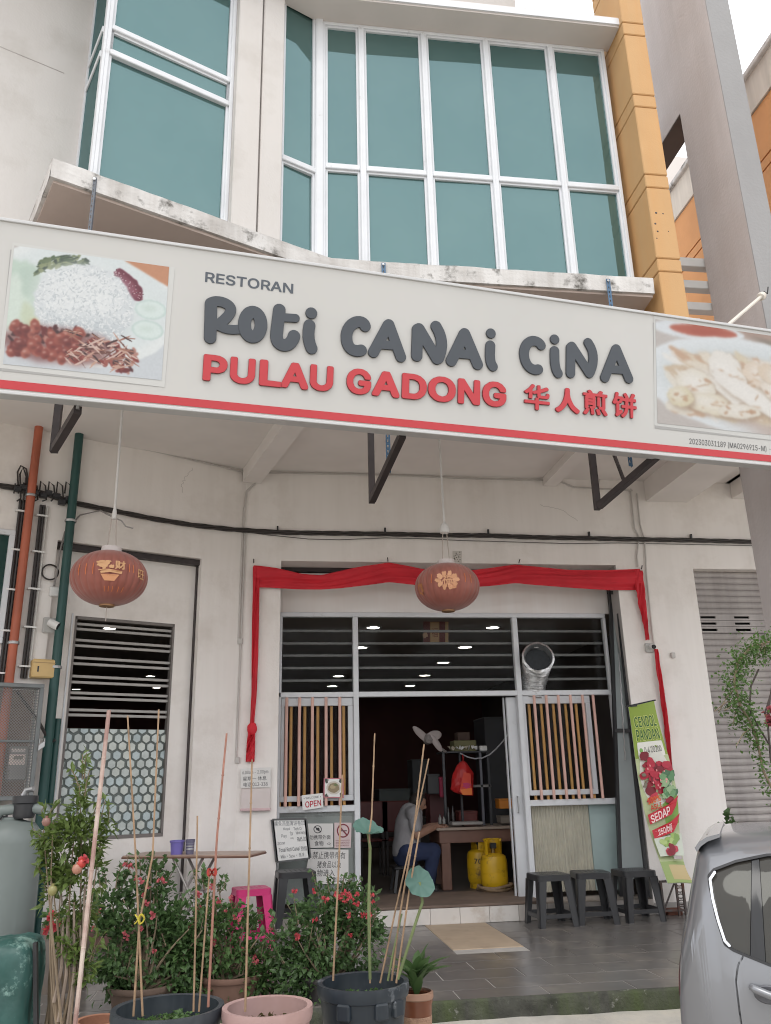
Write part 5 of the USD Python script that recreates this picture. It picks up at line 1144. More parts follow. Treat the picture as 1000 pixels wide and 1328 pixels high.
# flexible duct standing in the right transom
dt_ = thing('flexible_duct', 'crumpled silver flexible duct poking out above the right window bars', 'duct', M.P(*M.uv(690, 893, FD-.2), FD-.2))
FOIL = mat('foil', (.62, .62, .62), .28, .15, 20, .5, 60, metal=.9)
dc = FD+.05
p0, p1, p2, p3 = M.P(*M.uv(690, 905, FD-.12), FD-.12), M.P(*M.uv(691, 882, FD-.1), FD-.1), M.P(*M.uv(696, 862, FD-.03), FD-.03), M.P(*M.uv(698, 853, FD+.14), FD+.14)
tt = np.linspace(0, 1, 90)[:, None]; bz3 = (1-tt)**3*p0+3*tt*(1-tt)**2*(p1+[0, 0, .04])+3*tt**2*(1-tt)*(p2-[0, .02, -.02])+tt**3*p3
R_ = wpx(p3, 20); rr_ = R_*(.82+.18*np.linspace(0, 1, 90))*(1+.035*np.sin(np.arange(90)*1.9))
D_ = MB().tube(bz3, rr_, 28, cap=False); v, f = D_.mesh(); v = v+(meshkit.fbm(v*22, 3)-.5)[:, None]*.02
obj('hose', MB().add(v, f), FOIL, dt_, smooth=50)
ax = (bz3[-1]-bz3[-4]); ax /= np.linalg.norm(ax); rim_ = MB().lathe([(R_*.86, -.05), (R_*1.02, -.02), (R_*1.04, .02), (R_*.92, .03), (R_*.84, .0), (R_*.82, -.1)], bz3[-1], 36, ax); v, f = rim_.mesh(); v = v+(meshkit.fbm(v*18+5, 3)-.5)[:, None]*.035
obj('mouth', MB().add(v, f), FOIL, dt_, smooth=50)
obj('inside', MB().lathe([(R_*.82, 0), (0, .002)], bz3[-1]-ax*.09, 24, ax), mat('duct_dark', (.02, .024, .028), .6, .3, 30), dt_)

# ---------------------------------------------------------------- stools
BSTOOL = mat('stool_black', (.028, .028, .03), .38, .15, 6, .05, 90); PSTOOL = mat('stool_pink', (.60, .035, .17), .4, .1, 6)
def make_stool(name, label, loc, h, top, base, m, cat='stool', group=None, rz=0):
    t = thing(name, label, cat, (0, 0, 0), group)
    F0 = Fr((0, 0, 0), (1, 0, 0), (0, 1, 0)); a, b = top/2, base/2
    g = sbox(-a, -a, a, a).buffer(-.04).buffer(.04, 6); holes = unary_union([Point(x, y).buffer(.008, 6) for x in np.linspace(-a*.55, a*.55, 5) for y in np.linspace(-a*.55, a*.55, 5)])
    obj('seat', MB().poly(F0, g.difference(holes), h-.022, h), m, t)
    obj('apron', MB().poly(F0, g.buffer(.006).difference(g.buffer(-.012)), h-.055, h-.006), m, t)
    for sx2 in (-1, 1):
        for sy3 in (-1, 1):
            lg = MB()
            for q in ((0, 1), (1, 0)):                                   # angle section leg, wider at the top
                def pt(z, k, wq, th):
                    f_ = 1-z/h; c = a+(b-a)*f_; u, w_ = (c-wq*k, c-th) if q[0] == 0 else (c-th, c-wq*k)
                    return u, w_
                o = []
                for z, wq in ((0, .058), (h-.05, .085)):
                    f_ = 1-z/h; c = a+(b-a)*f_
                    for k, th in ((0, 0), (1, 0), (0, .012), (1, .012)):
                        u, w_ = (c-wq*k, c-th) if q[0] == 0 else (c-th, c-wq*k)
                        o.append((sx2*u, sy3*w_, z))
                lg.hull(o)
            obj('leg', lg, m, t)
    for k in range(4):
        c = a+(b-a)*(1-.10/h); ang = k*math.pi/2; Fk = Fr((math.sin(ang)*(c-.010), -math.cos(ang)*(c-.010), 0), (math.cos(ang), math.sin(ang), 0))
        obj('stretcher', MB().cbox(Fk, -c+.05, c-.05, .075, .115, -.006, .006, .003), m, t)
    st = stage.GetPrimAtPath(t); x = UsdGeom.Xformable(st); st.GetAttribute('xformOp:translate').Set(Gf.Vec3d(*map(float, loc))); x.AddRotateZOp().Set(float(rz)); BASE[t] = np.zeros(3)
    return t
def floor_at(px, py, z): return oz(px, py, z)
gs = 'black plastic stools in front of the shop window'
s0, s1, s2_ = (np.array([oy(x, 1150, y_)[0], y_, 0.]) for x, y_ in ((712, -.30), (767, -.27), (823, -.25)))
stool = make_stool('plastic_stool', 'black plastic stool nearest the doorway in the row of three', s0, .455, .335, .40, BSTOOL, 'stool', gs, 4)
copy(stool, 'plastic_stool', s1, -7, 'black plastic stool, middle of the row of three under the right window', 'stool', gs)
copy(stool, 'plastic_stool', s2_, 3, 'black plastic stool at the folded door, closest to the food banner', 'stool', gs)
sA = oz(383, 1124, FLOOR_Z+.455); copy(stool, 'plastic_stool', (sA[0], max(min(sA[1], -.02), -.5)-.02, FLOOR_Z if sA[1] > -.2 else 0.12), 6, 'black plastic stool that carries the white menu board', 'stool', gs)
sP = oz(326, 1151, .47)
make_stool('plastic_stool', 'bright pink plastic stool between table and flower bushes', (sP[0], sP[1], 0), .47, .30, .37, PSTOOL, 'stool', None, 12)

# ---------------------------------------------------------------- folding table with two tubs
tz = .765
TA, TB = oz(158, 1111, tz), oz(323, 1109.5, tz); TA = TA+(TB-TA)*0
ex = TB-TA; ex[2] = 0; TLn = np.linalg.norm(ex); Ft = Fr((TA+TB)/2*[1, 1, 0], ex)
tb = thing('folding_table', 'thin folding table with brown top and crossed legs against the turned wall', 'table', Ft.P(0, 0, -.25))
TOPM = mat('table_top', (.36, .25, .20), .35, .15, 3); LEGM = mat('table_leg', (.36, .33, .31), .4, .1, 5, metal=.5)
obj('top', MB().cbox(Ft, -TLn/2, TLn/2, tz-.012, tz+.006, -.46, 0, .006), TOPM, tb); obj('edge_band', MB().cbox(Ft, -TLn/2-.004, TLn/2+.004, tz-.020, tz-.004, -.464, .004, .004), mat('table_edge', (.16, .08, .055), .5), tb)
for d_ in (-.08, -.38):
    for sg2 in (-1, 1): obj('leg', MB().tube([Ft.P(sg2*-.14, tz-.02, d_), Ft.P(sg2*.05, tz*.55, d_), Ft.P(sg2*.22, .01, d_)], .013, 8), LEGM, tb, smooth=40)
obj('brace', MB().tube([Ft.P(-.07, tz*.6, -.08), Ft.P(.07, tz*.6, -.38)], .010, 8), LEGM, tb)
def tub(px, py, w_, h_, m, name, label, ribbed=False):
    c = on(px, py, Ft.n, Ft.P(0, 0, -.12)); c[2] = tz+.006; r_ = wpx(c, w_/2); H_ = wpx(c, h_)
    t = thing(name, label, 'tub', c)
    obj('bowl', MB().lathe([(0, .004), (r_*.82, 0), (r_*.95, H_*.8), (r_*1.02, H_*.86), (r_*1.03, H_), (r_*.97, H_), (r_*.86, .02), (0, .015)], c, 28), m, t, smooth=40)
    if ribbed:
        for z in (.3, .5, .7): obj('band', MB().lathe([(r_*.9, H_*z), (r_*.95, H_*(z+.05)), (r_*.9, H_*(z+.1))], c, 24), STEEL, t)
    else: obj('rim', MB().lathe([(r_*1.0, H_*.84), (r_*1.08, H_*.88), (r_*1.07, H_*.98), (r_*1.0, H_)], c, 28), m, t, smooth=40)
tub(229, 1109, 18, 17, mat('purple_plastic', (.17, .14, .42), .4, .08, 5), 'plastic_tub', 'purple plastic tub on the folding table')
tub(246, 1108, 12, 18, mat('grey_mesh', (.13, .12, .18), .5, .2, 40), 'holder_cup', 'grey ringed cup right beside the purple tub', True)

# ---------------------------------------------------------------- banner, rack, tiles below
bn = thing('food_banner', 'long green drinks banner with red fruit prints curling down beside the folding door', 'banner', oz(880, 1180, .3)*[1, 1, 0]+[0, 0, .35])
tl, tr_ = oy(815, 917, -.30), oy(848, 909, -.30)
bot1, bot2 = oy(866, 1146, -.62), oy(900, 1146, -.62)
mid1, mid2 = oy(835, 1050, -.34), oy(878.5, 1036, -.34); lo1, lo2 = oy(853, 1110, -.44), oy(884.5, 1108, -.44)
from scipy.interpolate import CubicSpline
Lc = np.array([tl, oy(824, 985, -.30), mid1, lo1, bot1]); Rc = np.array([tr_, oy(866, 978, -.30), mid2, lo2, bot2])
kk = np.r_[0, np.cumsum(np.linalg.norm(np.diff((Lc+Rc)/2, axis=0), axis=1))]; BH = kk[-1]; kk /= kk[-1]
cl_, cr_ = CubicSpline(kk, Lc), CubicSpline(kk, Rc); BW = np.linalg.norm(tr_-tl)
def bwarp(v):
    o = []
    for x, md, z in v:
        u, k = x/BW, 1-z/BH; P_ = cl_(k)*(1-u)+cr_(k)*u; e1 = cr_(k)-cl_(k); e2 = cl_(max(k-.01, 0))-cl_(min(k+.01, 1)); n_ = np.cross(e1, e2); n_ /= np.linalg.norm(n_)
        o.append(P_+n_*(-md+.01*math.sin(u*3.1)+.0025))
    return np.array(o)
gx = np.linspace(0, 1, 9); gk = np.linspace(0, 1, 50)
gv = bwarp(np.array([(x*BW, .006, (1-k)*BH) for k in gk for x in gx]))
obj('sheet', MB().add(gv, [[j*9+i, j*9+i+1, (j+1)*9+i+1, (j+1)*9+i] for j in range(49) for i in range(8)][::-1]), mat('banner_back', (.6, .6, .57), .6), bn, smooth=True)
q = Print(Fr((0, 0, 0), (1, 0, 0)), 0.001, 1., .0005); sg = lambda g: shapely.segmentize(g, .03)
bl = lambda x, y, rx, ry, n=14, w=.2, rot=0: affinity.translate(affinity.scale(affinity.rotate(blob(0, 0, rx*BW, ry*BH, n, w), rot, use_radians=True), 1/BW, 1/BH, origin=(0, 0)), x, y)
U = lambda g: sg(affinity.scale(g, BW, BH, origin=(0, 0)).intersection(sbox(0, 0, BW, BH)))
def grid(x0, x1, y0, y1):
    return [sbox(a, b, a+.25*(x1-x0), b+.02) for a in np.arange(x0, x1-.01, .25*(x1-x0)) for b in np.arange(y0, y1, .02)]
def fillrect(x0, x1, y0, y1, col, first=True):
    gs_ = grid(x0, x1, y0, y1)
    for i, g in enumerate(gs_): q.add(U(g.intersection(sbox(x0, y0, x1, y1))), col, 1 if i == 0 else 0)
fillrect(0, 1, 0, 1, (182, 192, 146)); fillrect(0, 1, .70, 1, (138, 160, 62)); fillrect(0, 1, 0, .13, (150, 168, 110))
fillrect(.55, 1, .32, .50, (128, 168, 74)); fillrect(.3, 1, .02, .11, (190, 172, 130))
q.add(U(blob(.5, .60, .44, .165, 40, .01)), (214, 212, 202))
for txt, y0, y1 in (('CENDOL', .865, .935), ('PANDAN', .79, .86)):
    q.add(U(fit(glyphs(txt, weight=.10), .10, .92, y0, y1)), (196, 206, 120)); q.add(U(fit(glyphs(txt, weight=.03), .12, .90, y0+.004, y1-.004)), (46, 92, 40))
q.add(U(sbox(.12, .715, .9, .765).buffer(.02)), (226, 224, 214)); q.add(U(fit(glyphs('0 4 20200'), .30, .84, .722, .757)), (60, 60, 56)); q.add(U(blob(.2, .74, .05, .014, 12, .1)), (120, 170, 90))
for k in range(46):
    x, y = random.gauss(.5, .17), random.gauss(.585, .055); q.add(U(bl(x, y, random.uniform(.10, .20), random.uniform(.016, .026), 14, .15, random.uniform(0, 3))), random.choice([(168, 26, 50), (142, 20, 40), (190, 52, 72), (120, 24, 38), (176, 36, 58)]))
for k in range(20):
    x, y = random.uniform(.62, .95), random.uniform(.47, .6); q.add(U(bl(x, y, random.uniform(.10, .18), random.uniform(.012, .022), 12, .3, random.uniform(0, 3))), random.choice([(86, 132, 88), (110, 150, 104), (146, 172, 130), (70, 110, 76)]))
for k in range(12): q.add(U(bl(random.uniform(.25, .75), random.uniform(.52, .66), .02, .006, 8, .2)), (226, 150, 150), 0)
for k in range(7): q.add(U(bl(random.uniform(.06, .2), random.uniform(.55, .62), .05, .008, 10, .4, 1.2)), (120, 112, 96))
q.add(U(fit(glyphs('100%', weight=.05), .10, .46, .455, .49)), (206, 96, 34)); q.add(U(fit(glyphs('ASLI', weight=.05), .14, .46, .42, .45)), (190, 60, 36))
for y, txt in ((.375, 'SEDAP'), (.285, '0.250/biji')):
    q.add(U(Polygon([(.02, y-.025), (.72, y-.005), (.98, y+.055), (.88, y+.035), (.98, y+.08), (.66, y+.05), (.02, y+.03)])), (186, 28, 46)); q.add(U(affinity.rotate(fit(glyphs(txt, weight=.03), .08, .68, y-.012, y+.032), 2)), (238, 214, 210))
fillrect(.0, 1, .15, .265, (198, 204, 190))
for k in range(14): q.add(U(bl(random.uniform(.25, .8), random.uniform(.215, .255), random.uniform(.08, .14), random.uniform(.012, .022), 12, .25, random.uniform(0, 3))), random.choice([(150, 176, 96), (170, 190, 120), (126, 156, 84)]))
for k in range(9): q.add(U(bl(random.uniform(.35, .7), random.uniform(.165, .21), random.uniform(.06, .12), random.uniform(.015, .03), 12, .15, random.uniform(0, 3))), random.choice([(160, 30, 52), (130, 26, 44), (184, 60, 78)]))
q.add(U(sbox(.5, .125, .85, .145)), (170, 160, 160))
q.build('print', bn, None, bwarp)
obj('top_rod', MB().tube([tl+[-.03, 0, .005], tr_+[.02, 0, .008]], .008, 8), BLK, bn); obj('clip', MB().bar(tl+[.02, -.01, .01], tl+[.09, -.01, .015], .02, .02), BLK, bn)
rk = oz(876, 1188, 0); rk_t = thing('wire_rack', 'small rusty steel rack at the foot of the banner', 'rack', rk)
RUST = mat('rusty_steel', (.075, .06, .055), .6, .3, 12, dirt=(C(94, 52, 34), 8, .5, .7)); rw2 = wpx(rk, 15); rh2 = wpx(rk, 43)
Fk = Fr(rk, (1, 0, 0))
for s_ in (-rw2, rw2):
    for d_ in (0, -.3): obj('leg', MB().cbox(Fk, s_-.012, s_+.012, 0, rh2, d_-.012, d_+.012, .003), RUST, rk_t)
for z in (.05, rh2-.012):
    for d_ in (0, -.3): obj('rail', MB().cbox(Fk, -rw2+.012, rw2-.012, z-.01, z+.012, d_-.01, d_+.01, .003), RUST, rk_t)
obj('cross_bar', MB().bar(Fk.P(-rw2, .05, .0), Fk.P(rw2*.4, rh2, 0), .014), RUST, rk_t); obj('upright', MB().bar(Fk.P(rw2*.35, .0, .01), Fk.P(rw2*.35, rh2, .01), .02), RUST, rk_t)
for k in range(5): obj('ring', MB().tube([Fk.P(rw2*.7+.035*math.cos(a), rh2*(.2+.17*k)+.02*math.sin(a), .0) for a in np.linspace(0, 6.3, 14)], .006, 5), RUST, rk_t)
obj('brick', MB().cbox(Fk, -rw2*.5, rw2*.9, .0, .06, -.18, -.04, .006), mat('brick_red', (.16, .06, .04), .9, .2, 20), rk_t)

# ---------------------------------------------------------------- inside the doorway
YG = oz(642, 1158, FLOOR_Z)[1]
GASY = mat('gas_yellow', (.60, .36, .012), .4, .12, 5, dirt=(C(104, 80, 40), 7, .56, .70))
def gas(px, base_py, halfw, top_py, label, rz, src=None):
    c = oz(px, base_py, FLOOR_Z); r_ = wpx(c, halfw); H_ = oy(px, top_py, c[1])[2]-c[2]
    t = thing('gas_cylinder', label, 'gas cylinder', c, 'yellow gas cylinders in the doorway')
    hb_ = H_*.72
    obj('body', MB().lathe([(0, .03), (r_*.7, .03), (r_*.93, .07), (r_, .12), (r_, hb_*.50), (r_*1.012, hb_*.505), (r_*1.012, hb_*.515), (r_, hb_*.52), (r_, hb_*.80), (r_*.9, hb_*.93), (r_*.6, hb_*1.0), (0, hb_*1.01)], c, 40), GASY, t, smooth=35)
    obj('foot_ring', MB().lathe([(r_*.8, 0), (r_*.84, 0), (r_*.84, .09), (r_*.8, .09)], c, 30), GASY, t)
    cf = np.linspace(.9, 2*math.pi-.9+.0, 30); col = []
    th0 = math.radians(rz)
    for a in cf: col += [c+[r_*.66*math.sin(a+th0), -r_*.66*math.cos(a+th0), z] for z in (hb_*.96, H_*.97)]
    m = len(cf); obj('collar', MB().add(col+[p_*[1, 1, 1]+(c*[1, 1, 0]-p_*[1, 1, 0])*.06 for p_ in map(np.array, col)], [[2*i, 2*i+2, 2*i+3, 2*i+1] for i in range(m-1)]+[[2*m+2*i+1, 2*m+2*i+3, 2*m+2*i+2, 2*m+2*i] for i in range(m-1)]+[[2*i+1, 2*i+3, 2*m+2*i+3, 2*m+2*i+1] for i in range(m-1)]), GASY, t, smooth=50)
    obj('collar_rim', MB().tube([c+[r_*.645*math.sin(a+th0), -r_*.645*math.cos(a+th0), H_*.975] for a in cf], .012, 8), GASY, t, smooth=50)
    obj('valve', MB().lathe([(.022, hb_), (.022, hb_+.04), (.03, hb_+.045), (.03, hb_+.08), (0, hb_+.085)], c, 14), mat('brass', (.25, .17, .07), .4, metal=.8), t)
    obj('regulator', MB().cbox(Fr(c+[0, -.0, 0], (1, 0, 0)), -.035, .035, hb_+.05, hb_+.11, -.02, .04, .008), BLK, t)
    return t, c, r_, H_
g1_, gc, gr, gh = gas(642.5, 1157, 17.5, 1087, 'yellow gas cylinder standing in front, at the right side of the doorway', 0)
g2_, gc2, gr2, gh2 = gas(624, 1151, 16.5, 1082, 'yellow gas cylinder half hidden behind the front one, with dark digits', -70)
q = Print(Fr((0, 0, 0), (1, 0, 0)), 0.); q.add(refine(fit(glyphs('70', weight=.03), -.10, -.01, gh2*.46, gh2*.56)), (60, 46, 20))
q.build('digits', g2_, None, lambda v: np.array([gc2+[(gr2+.003)*math.sin(x/gr2), -(gr2+.003)*math.cos(x/gr2), z] for x, y, z in v]))
hose = thing('gas_hose', 'coiled dirty rubber hose lying at the foot of the gas cylinders', 'hose', gc)
hp2 = [[gc[0]-.02+(gr*1.25+.02*math.sin(a*3.3))*math.cos(a), gc[1]-.05+(gr*1.15)*math.sin(a), FLOOR_Z+.03+.012*math.sin(a*2.2)+.004*a] for a in np.linspace(0, 14, 90)]
obj('hose', MB().tube(hp2, .016, 7), mat('hose', (.22, .15, .09), .7, .4, 14), hose, smooth=50)

# table, shelf rack and clutter
YT = YG+.35
tzI = oy(600, 1073, YT)[2]
ta, tb_ = oy(566, 1070, YT)[0], oy(664, 1070, YT)[0]
wt = thing('work_table', 'brown wooden work table with light edge inside the doorway', 'table', ((ta+tb_)/2, YT+.3, FLOOR_Z))
WOOD = mat('table_wood', (.17, .085, .06), .5, .2, 4); Fi = Fr((0, YT, 0), (1, 0, 0))
obj('top', MB().cbox(Fi, ta, tb_+.3, tzI-.03, tzI, -.75, 0, .006), mat('table_top_inside', (.30, .235, .19), .4, .1, 4), wt); obj('apron', MB().cbox(Fi, ta+.04, tb_+.26, tzI-.17, tzI-.032, -.7, -.05, .004), WOOD, wt)
for s_ in (ta+.06, tb_+.22):
    for d_ in (-.06, -.66): obj('leg', MB().cbox(Fi, s_, s_+.11, FLOOR_Z, tzI-.032, d_-.09, d_, .005), WOOD, wt)
sh2 = thing('shelf_rack', 'dark metal shelf rack standing on the work table', 'shelf', ((ta+tb_)/2, YT+.4, tzI))
RK = mat('rack_dark', (.05, .05, .055), .45, .2, 8, metal=.3); Y2 = YT+.35; F2 = Fr((0, Y2, 0), (1, 0, 0))
zs1, zs2 = F2.t(610, 974), F2.t(610, 1018); xa_, xb_, xm_ = F2.s(576, 1000), F2.s(634, 1000), F2.s(624, 1000)
obj('shelf', MB().cbox(F2, xa_-.02, xb_+.02, zs1-.02, zs1, -.35, 0, .003), RK, sh2); obj('shelf', MB().cbox(F2, F2.s(614, 1018), xb_+.02, zs2-.03, zs2, -.3, 0, .003), mat('rack_light', (.2, .19, .18), .5), sh2)
for s_ in (xa_, xm_, xb_): obj('post', MB().cbox(F2, s_-.016, s_+.016, tzI, zs1-.02, -.03, 0, .003), RK if s_ != xm_ else mat('rack_mid', (.12, .12, .14), .4, metal=.4), sh2)
obj('post', MB().cbox(F2, F2.s(600, 1040)-.014, F2.s(600, 1040)+.014, tzI, zs1-.02, -.06, -.03, .003), RK, sh2)
bxz = thing('carton', 'olive carton with white scraps on the rack top', 'box', F2.P(F2.s(604, 968), zs1, -.1))
obj('body', MB().cbox(F2, F2.s(590, 968), F2.s(619, 968), zs1, F2.t(600, 960), -.3, -.04, .006), mat('olive_card', (.17, .16, .075), .7, .2, 6), bxz)
for k in range(9):
    x = 584+k*4.2; obj('scrap', MB().hull(np.array(F2.P(F2.s(x, 972), zs1+.04, .0))+RNG.uniform(-.03, .03, (7, 3))), random.choice([WHITEP, mat('scrap_cream', (.5, .45, .36), .6)]), bxz)
bx2 = solo('carton', MB().cbox(F2, F2.s(596, 955), F2.s(612, 955), F2.t(600, 959.5), F2.t(600, 949), -.3, -.1, .006), mat('dark_card', (.07, .04, .03), .7), 'dark brown carton on top of the olive carton', 'box')
sw = solo('white_socket', MB().cbox(F2, F2.s(623, 970), F2.s(632.5, 970), zs1, F2.t(628, 967), -.1, -.02, .008), WHITEP, 'small white power block at the right end of the rack top', 'socket')
pts = [F2.P(F2.s(x, y), F2.t(x, y), .03) for x, y in ((596, 977), (606, 982), (615, 984), (625, 983), (634, 979), (643, 971), (652, 961), (659, 951))]
solo('white_cable', MB().tube(pts, .009, 6), mat('cable_pale', (.40, .40, .42), .5), 'pale cable swinging from the rack up to the door frame', 'cable', smooth=40)
# red carrier bag
bagc = F2.P(F2.s(600, 1010), F2.t(600, 1033), .12); bt = thing('carrier_bag', 'red carrier bag with orange print hanging from the shelf rack', 'bag', bagc)
ol = [(592, 993), (596, 989), (601, 985.5), (605, 989), (611, 998), (614, 1003), (613.5, 1032), (604, 1032), (590, 1028), (584.5, 1024), (586.5, 1006)]
ob = np.array([F2.uv(*p, .12) for p in ol]); v, f = [], []
m = trimesh.creation.icosphere(4); pv = np.array(m.vertices); pg = Polygon(ob); cxy = np.array(pg.centroid.coords[0])
for x, y, z in pv:
    a = math.atan2(z, x); rr2 = math.hypot(x, z); ray_ = LineString([cxy, cxy+5*np.array([math.cos(a), math.sin(a)])]); h_ = ray_.intersection(pg.exterior)
    h_ = h_ if h_.geom_type == 'Point' else list(h_.geoms)[0]; Rr = math.hypot(h_.x-cxy[0], h_.y-cxy[1]); p_ = cxy+np.array([math.cos(a), math.sin(a)])*Rr*rr2
    fold = .025*(meshkit.noise(np.array([[x*5, y*2, z*3.]]))[0]-.5); v.append(F2.P(p_[0], p_[1], .12-y*.07+fold))
obj('body', MB().add(np.array(v), m.faces[:, ::-1]), mat('bag_red', (.62, .03, .03), .4, .15, 5, .2, 30, trans=.25), bt, smooth=True)
q = Print(F2, .20); T2 = lambda *pp: [tuple(F2.uv(*p, .2)) for p in pp]
q.add(Polygon(T2((601, 1000), (611, 1003), (613, 1031), (600, 1031), (595, 1027))).buffer(-.008), (214, 64, 40)); q.add(Polygon(T2((597, 1024), (612, 1022), (612.5, 1031), (600, 1031))), (226, 118, 46)); q.add(blob(*F2.uv(605, 1019, .2), .05, .03, 16, .3), (190, 40, 96)); q.build('print', bt)
obj('handle', MB().tube([F2.P(*F2.uv(601, 988, .12), .12), F2.P(*F2.uv(600, 979, .05), .05)], .008, 6), mat('bag_red', (.62, .03, .03)), bt)
# fan on the rack corner
fn = thing('stand_fan', 'grey three bladed fan with its guard off, left of the shelf rack', 'fan', F2.P(F2.s(578, 976), zs1, 0))
FANM = mat('fan_grey', (.26, .23, .22), .45, .1, 5)
hub = F2.P(*F2.uv(556, 958, .1), .1)
obj('hub', MB().lathe([(0, -.05), (.06, -.045), (.065, .02), (.04, .05), (0, .055)], hub, 16, (.35, -1, .25)), FANM, fn, smooth=40)
obj('arm', MB().tube([hub+[.02, .06, 0], F2.P(*F2.uv(566, 966, .1), .1), F2.P(*F2.uv(578, 975, 0), 0)], .016, 8), FANM, fn, smooth=40)
for (x, y, L_, W_, ang) in ((547, 953, .15, .045, -.72), (563, 954, .10, .06, .2), (566, 964, .12, .04, -.95)):
    c = F2.P(*F2.uv(x, y, .12), .12); m = trimesh.creation.icosphere(2); vv = np.array(m.vertices)*[L_, .012, W_]; ca, sa = math.cos(ang), math.sin(ang)
    obj('blade', MB().add(np.stack([vv[:, 0]*ca-vv[:, 2]*sa, vv[:, 1]+vv[:, 0]*.2, vv[:, 0]*sa+vv[:, 2]*ca], 1)+c, m.faces), mat('blade_pale', (.42, .36, .35), .4), fn, smooth=True)
# boxes, bottles, racks in the gloom
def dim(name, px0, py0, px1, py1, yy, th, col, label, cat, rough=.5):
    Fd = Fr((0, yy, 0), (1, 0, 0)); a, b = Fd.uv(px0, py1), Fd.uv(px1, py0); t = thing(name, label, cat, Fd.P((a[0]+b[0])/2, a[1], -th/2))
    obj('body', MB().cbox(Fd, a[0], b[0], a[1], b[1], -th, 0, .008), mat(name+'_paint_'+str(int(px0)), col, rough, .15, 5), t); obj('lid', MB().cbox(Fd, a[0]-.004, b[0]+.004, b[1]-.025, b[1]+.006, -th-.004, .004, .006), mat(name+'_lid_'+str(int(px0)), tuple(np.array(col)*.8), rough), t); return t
dim('orange_box', 648, 1036, 666, 1049, YT+.3, .2, (.55, .19, .02), 'bright orange box at the right end of the work table', 'box')
dim('tin_box', 650, 1058, 667, 1068, YT+.2, .2, (.20, .17, .14), 'dull tin box under the orange box', 'box')
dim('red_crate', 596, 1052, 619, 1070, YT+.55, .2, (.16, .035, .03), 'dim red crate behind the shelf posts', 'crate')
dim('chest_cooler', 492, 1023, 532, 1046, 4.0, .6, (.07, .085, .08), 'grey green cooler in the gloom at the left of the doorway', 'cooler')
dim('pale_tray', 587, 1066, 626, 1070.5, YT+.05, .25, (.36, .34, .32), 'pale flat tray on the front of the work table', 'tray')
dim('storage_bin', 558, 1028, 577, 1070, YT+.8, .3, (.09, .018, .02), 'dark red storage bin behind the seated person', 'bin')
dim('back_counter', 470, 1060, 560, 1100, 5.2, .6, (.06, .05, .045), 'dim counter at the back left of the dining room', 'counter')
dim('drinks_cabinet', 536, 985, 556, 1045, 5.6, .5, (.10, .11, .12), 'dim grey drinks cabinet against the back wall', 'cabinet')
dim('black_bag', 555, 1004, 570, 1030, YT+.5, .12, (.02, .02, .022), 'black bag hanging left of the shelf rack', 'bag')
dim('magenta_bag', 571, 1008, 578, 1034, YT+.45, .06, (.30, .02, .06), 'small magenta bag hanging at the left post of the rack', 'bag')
for cx_2 in (484, 512):
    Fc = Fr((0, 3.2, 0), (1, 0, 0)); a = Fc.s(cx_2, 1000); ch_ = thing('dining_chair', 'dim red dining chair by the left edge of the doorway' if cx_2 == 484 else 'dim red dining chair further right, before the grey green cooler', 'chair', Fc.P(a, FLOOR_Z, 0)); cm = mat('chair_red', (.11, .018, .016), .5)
    obj('backrest', MB().cbox(Fc, a-.2, a+.2, FLOOR_Z+.55, FLOOR_Z+.95, -.03, 0, .02), cm, ch_); obj('seat', MB().cbox(Fc, a-.21, a+.21, FLOOR_Z+.43, FLOOR_Z+.46, -.42, 0, .01), cm, ch_)
    for q1 in (-.18, .18):
        for q2 in (-.38, -.02): obj('leg', MB().bar(Fc.P(a+q1, FLOOR_Z, q2), Fc.P(a+q1, FLOOR_Z+(.43 if q2 < -.1 else .9), q2), .03), DARKM, ch_)
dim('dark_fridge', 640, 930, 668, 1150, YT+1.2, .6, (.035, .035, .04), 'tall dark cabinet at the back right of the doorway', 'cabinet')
def bottle(px, py0, py1, w_, yy, col, label):
    Fd = Fr((0, yy, 0), (1, 0, 0)); a = Fd.uv(px, py1); H_ = Fd.t(px, py0)-a[1]; c = Fd.P(a[0], a[1], 0); r_ = wpx(c, w_/2); t = thing('bottle', label, 'bottle', c, 'bottles and jars on the work table')
    obj('body', MB().lathe([(0, 0), (r_, .004), (r_, H_*.6), (r_*.5, H_*.76), (r_*.42, H_*.9), (0, H_*.91)], c, 16), mat('glass_%d' % int(px), col, .2), t, smooth=40); obj('cap', MB().lathe([(r_*.48, H_*.88), (r_*.48, H_), (0, H_)], c, 12), BLK, t)
bottle(582, 1047, 1069, 5, YT+.25, (.03, .025, .025), 'dark bottle under the carrier bag, left of two'); bottle(588, 1045, 1069, 4.5, YT+.3, (.035, .03, .03), 'dark bottle under the carrier bag, right of two')
bottle(571, 1056, 1069, 5, YT+.1, (.16, .15, .14), 'pale small jar near the hand of the seated person'); bottle(576, 1058, 1069, 4, YT+.05, (.2, .19, .18), 'pale squat jar right of the first jar')
jr = M.uv(809, 1035, FD-.1); jt = thing('white_cup', 'small white cup on the sill behind the folding door', 'cup', M.P(jr[0], zsill1, FD-.1))
obj('body', MB().lathe([(0, 0), (.045, 0), (.05, .11), (.046, .11), (.042, .01), (0, .01)], M.P(jr[0], zsill1, FD-.1), 20), WHITEP, jt, smooth=40); obj('handle', MB().tube([M.P(jr[0]+.045, zsill1+.02, FD-.1), M.P(jr[0]+.075, zsill1+.05, FD-.1), M.P(jr[0]+.048, zsill1+.09, FD-.1)], .007, 6), WHITEP, jt)

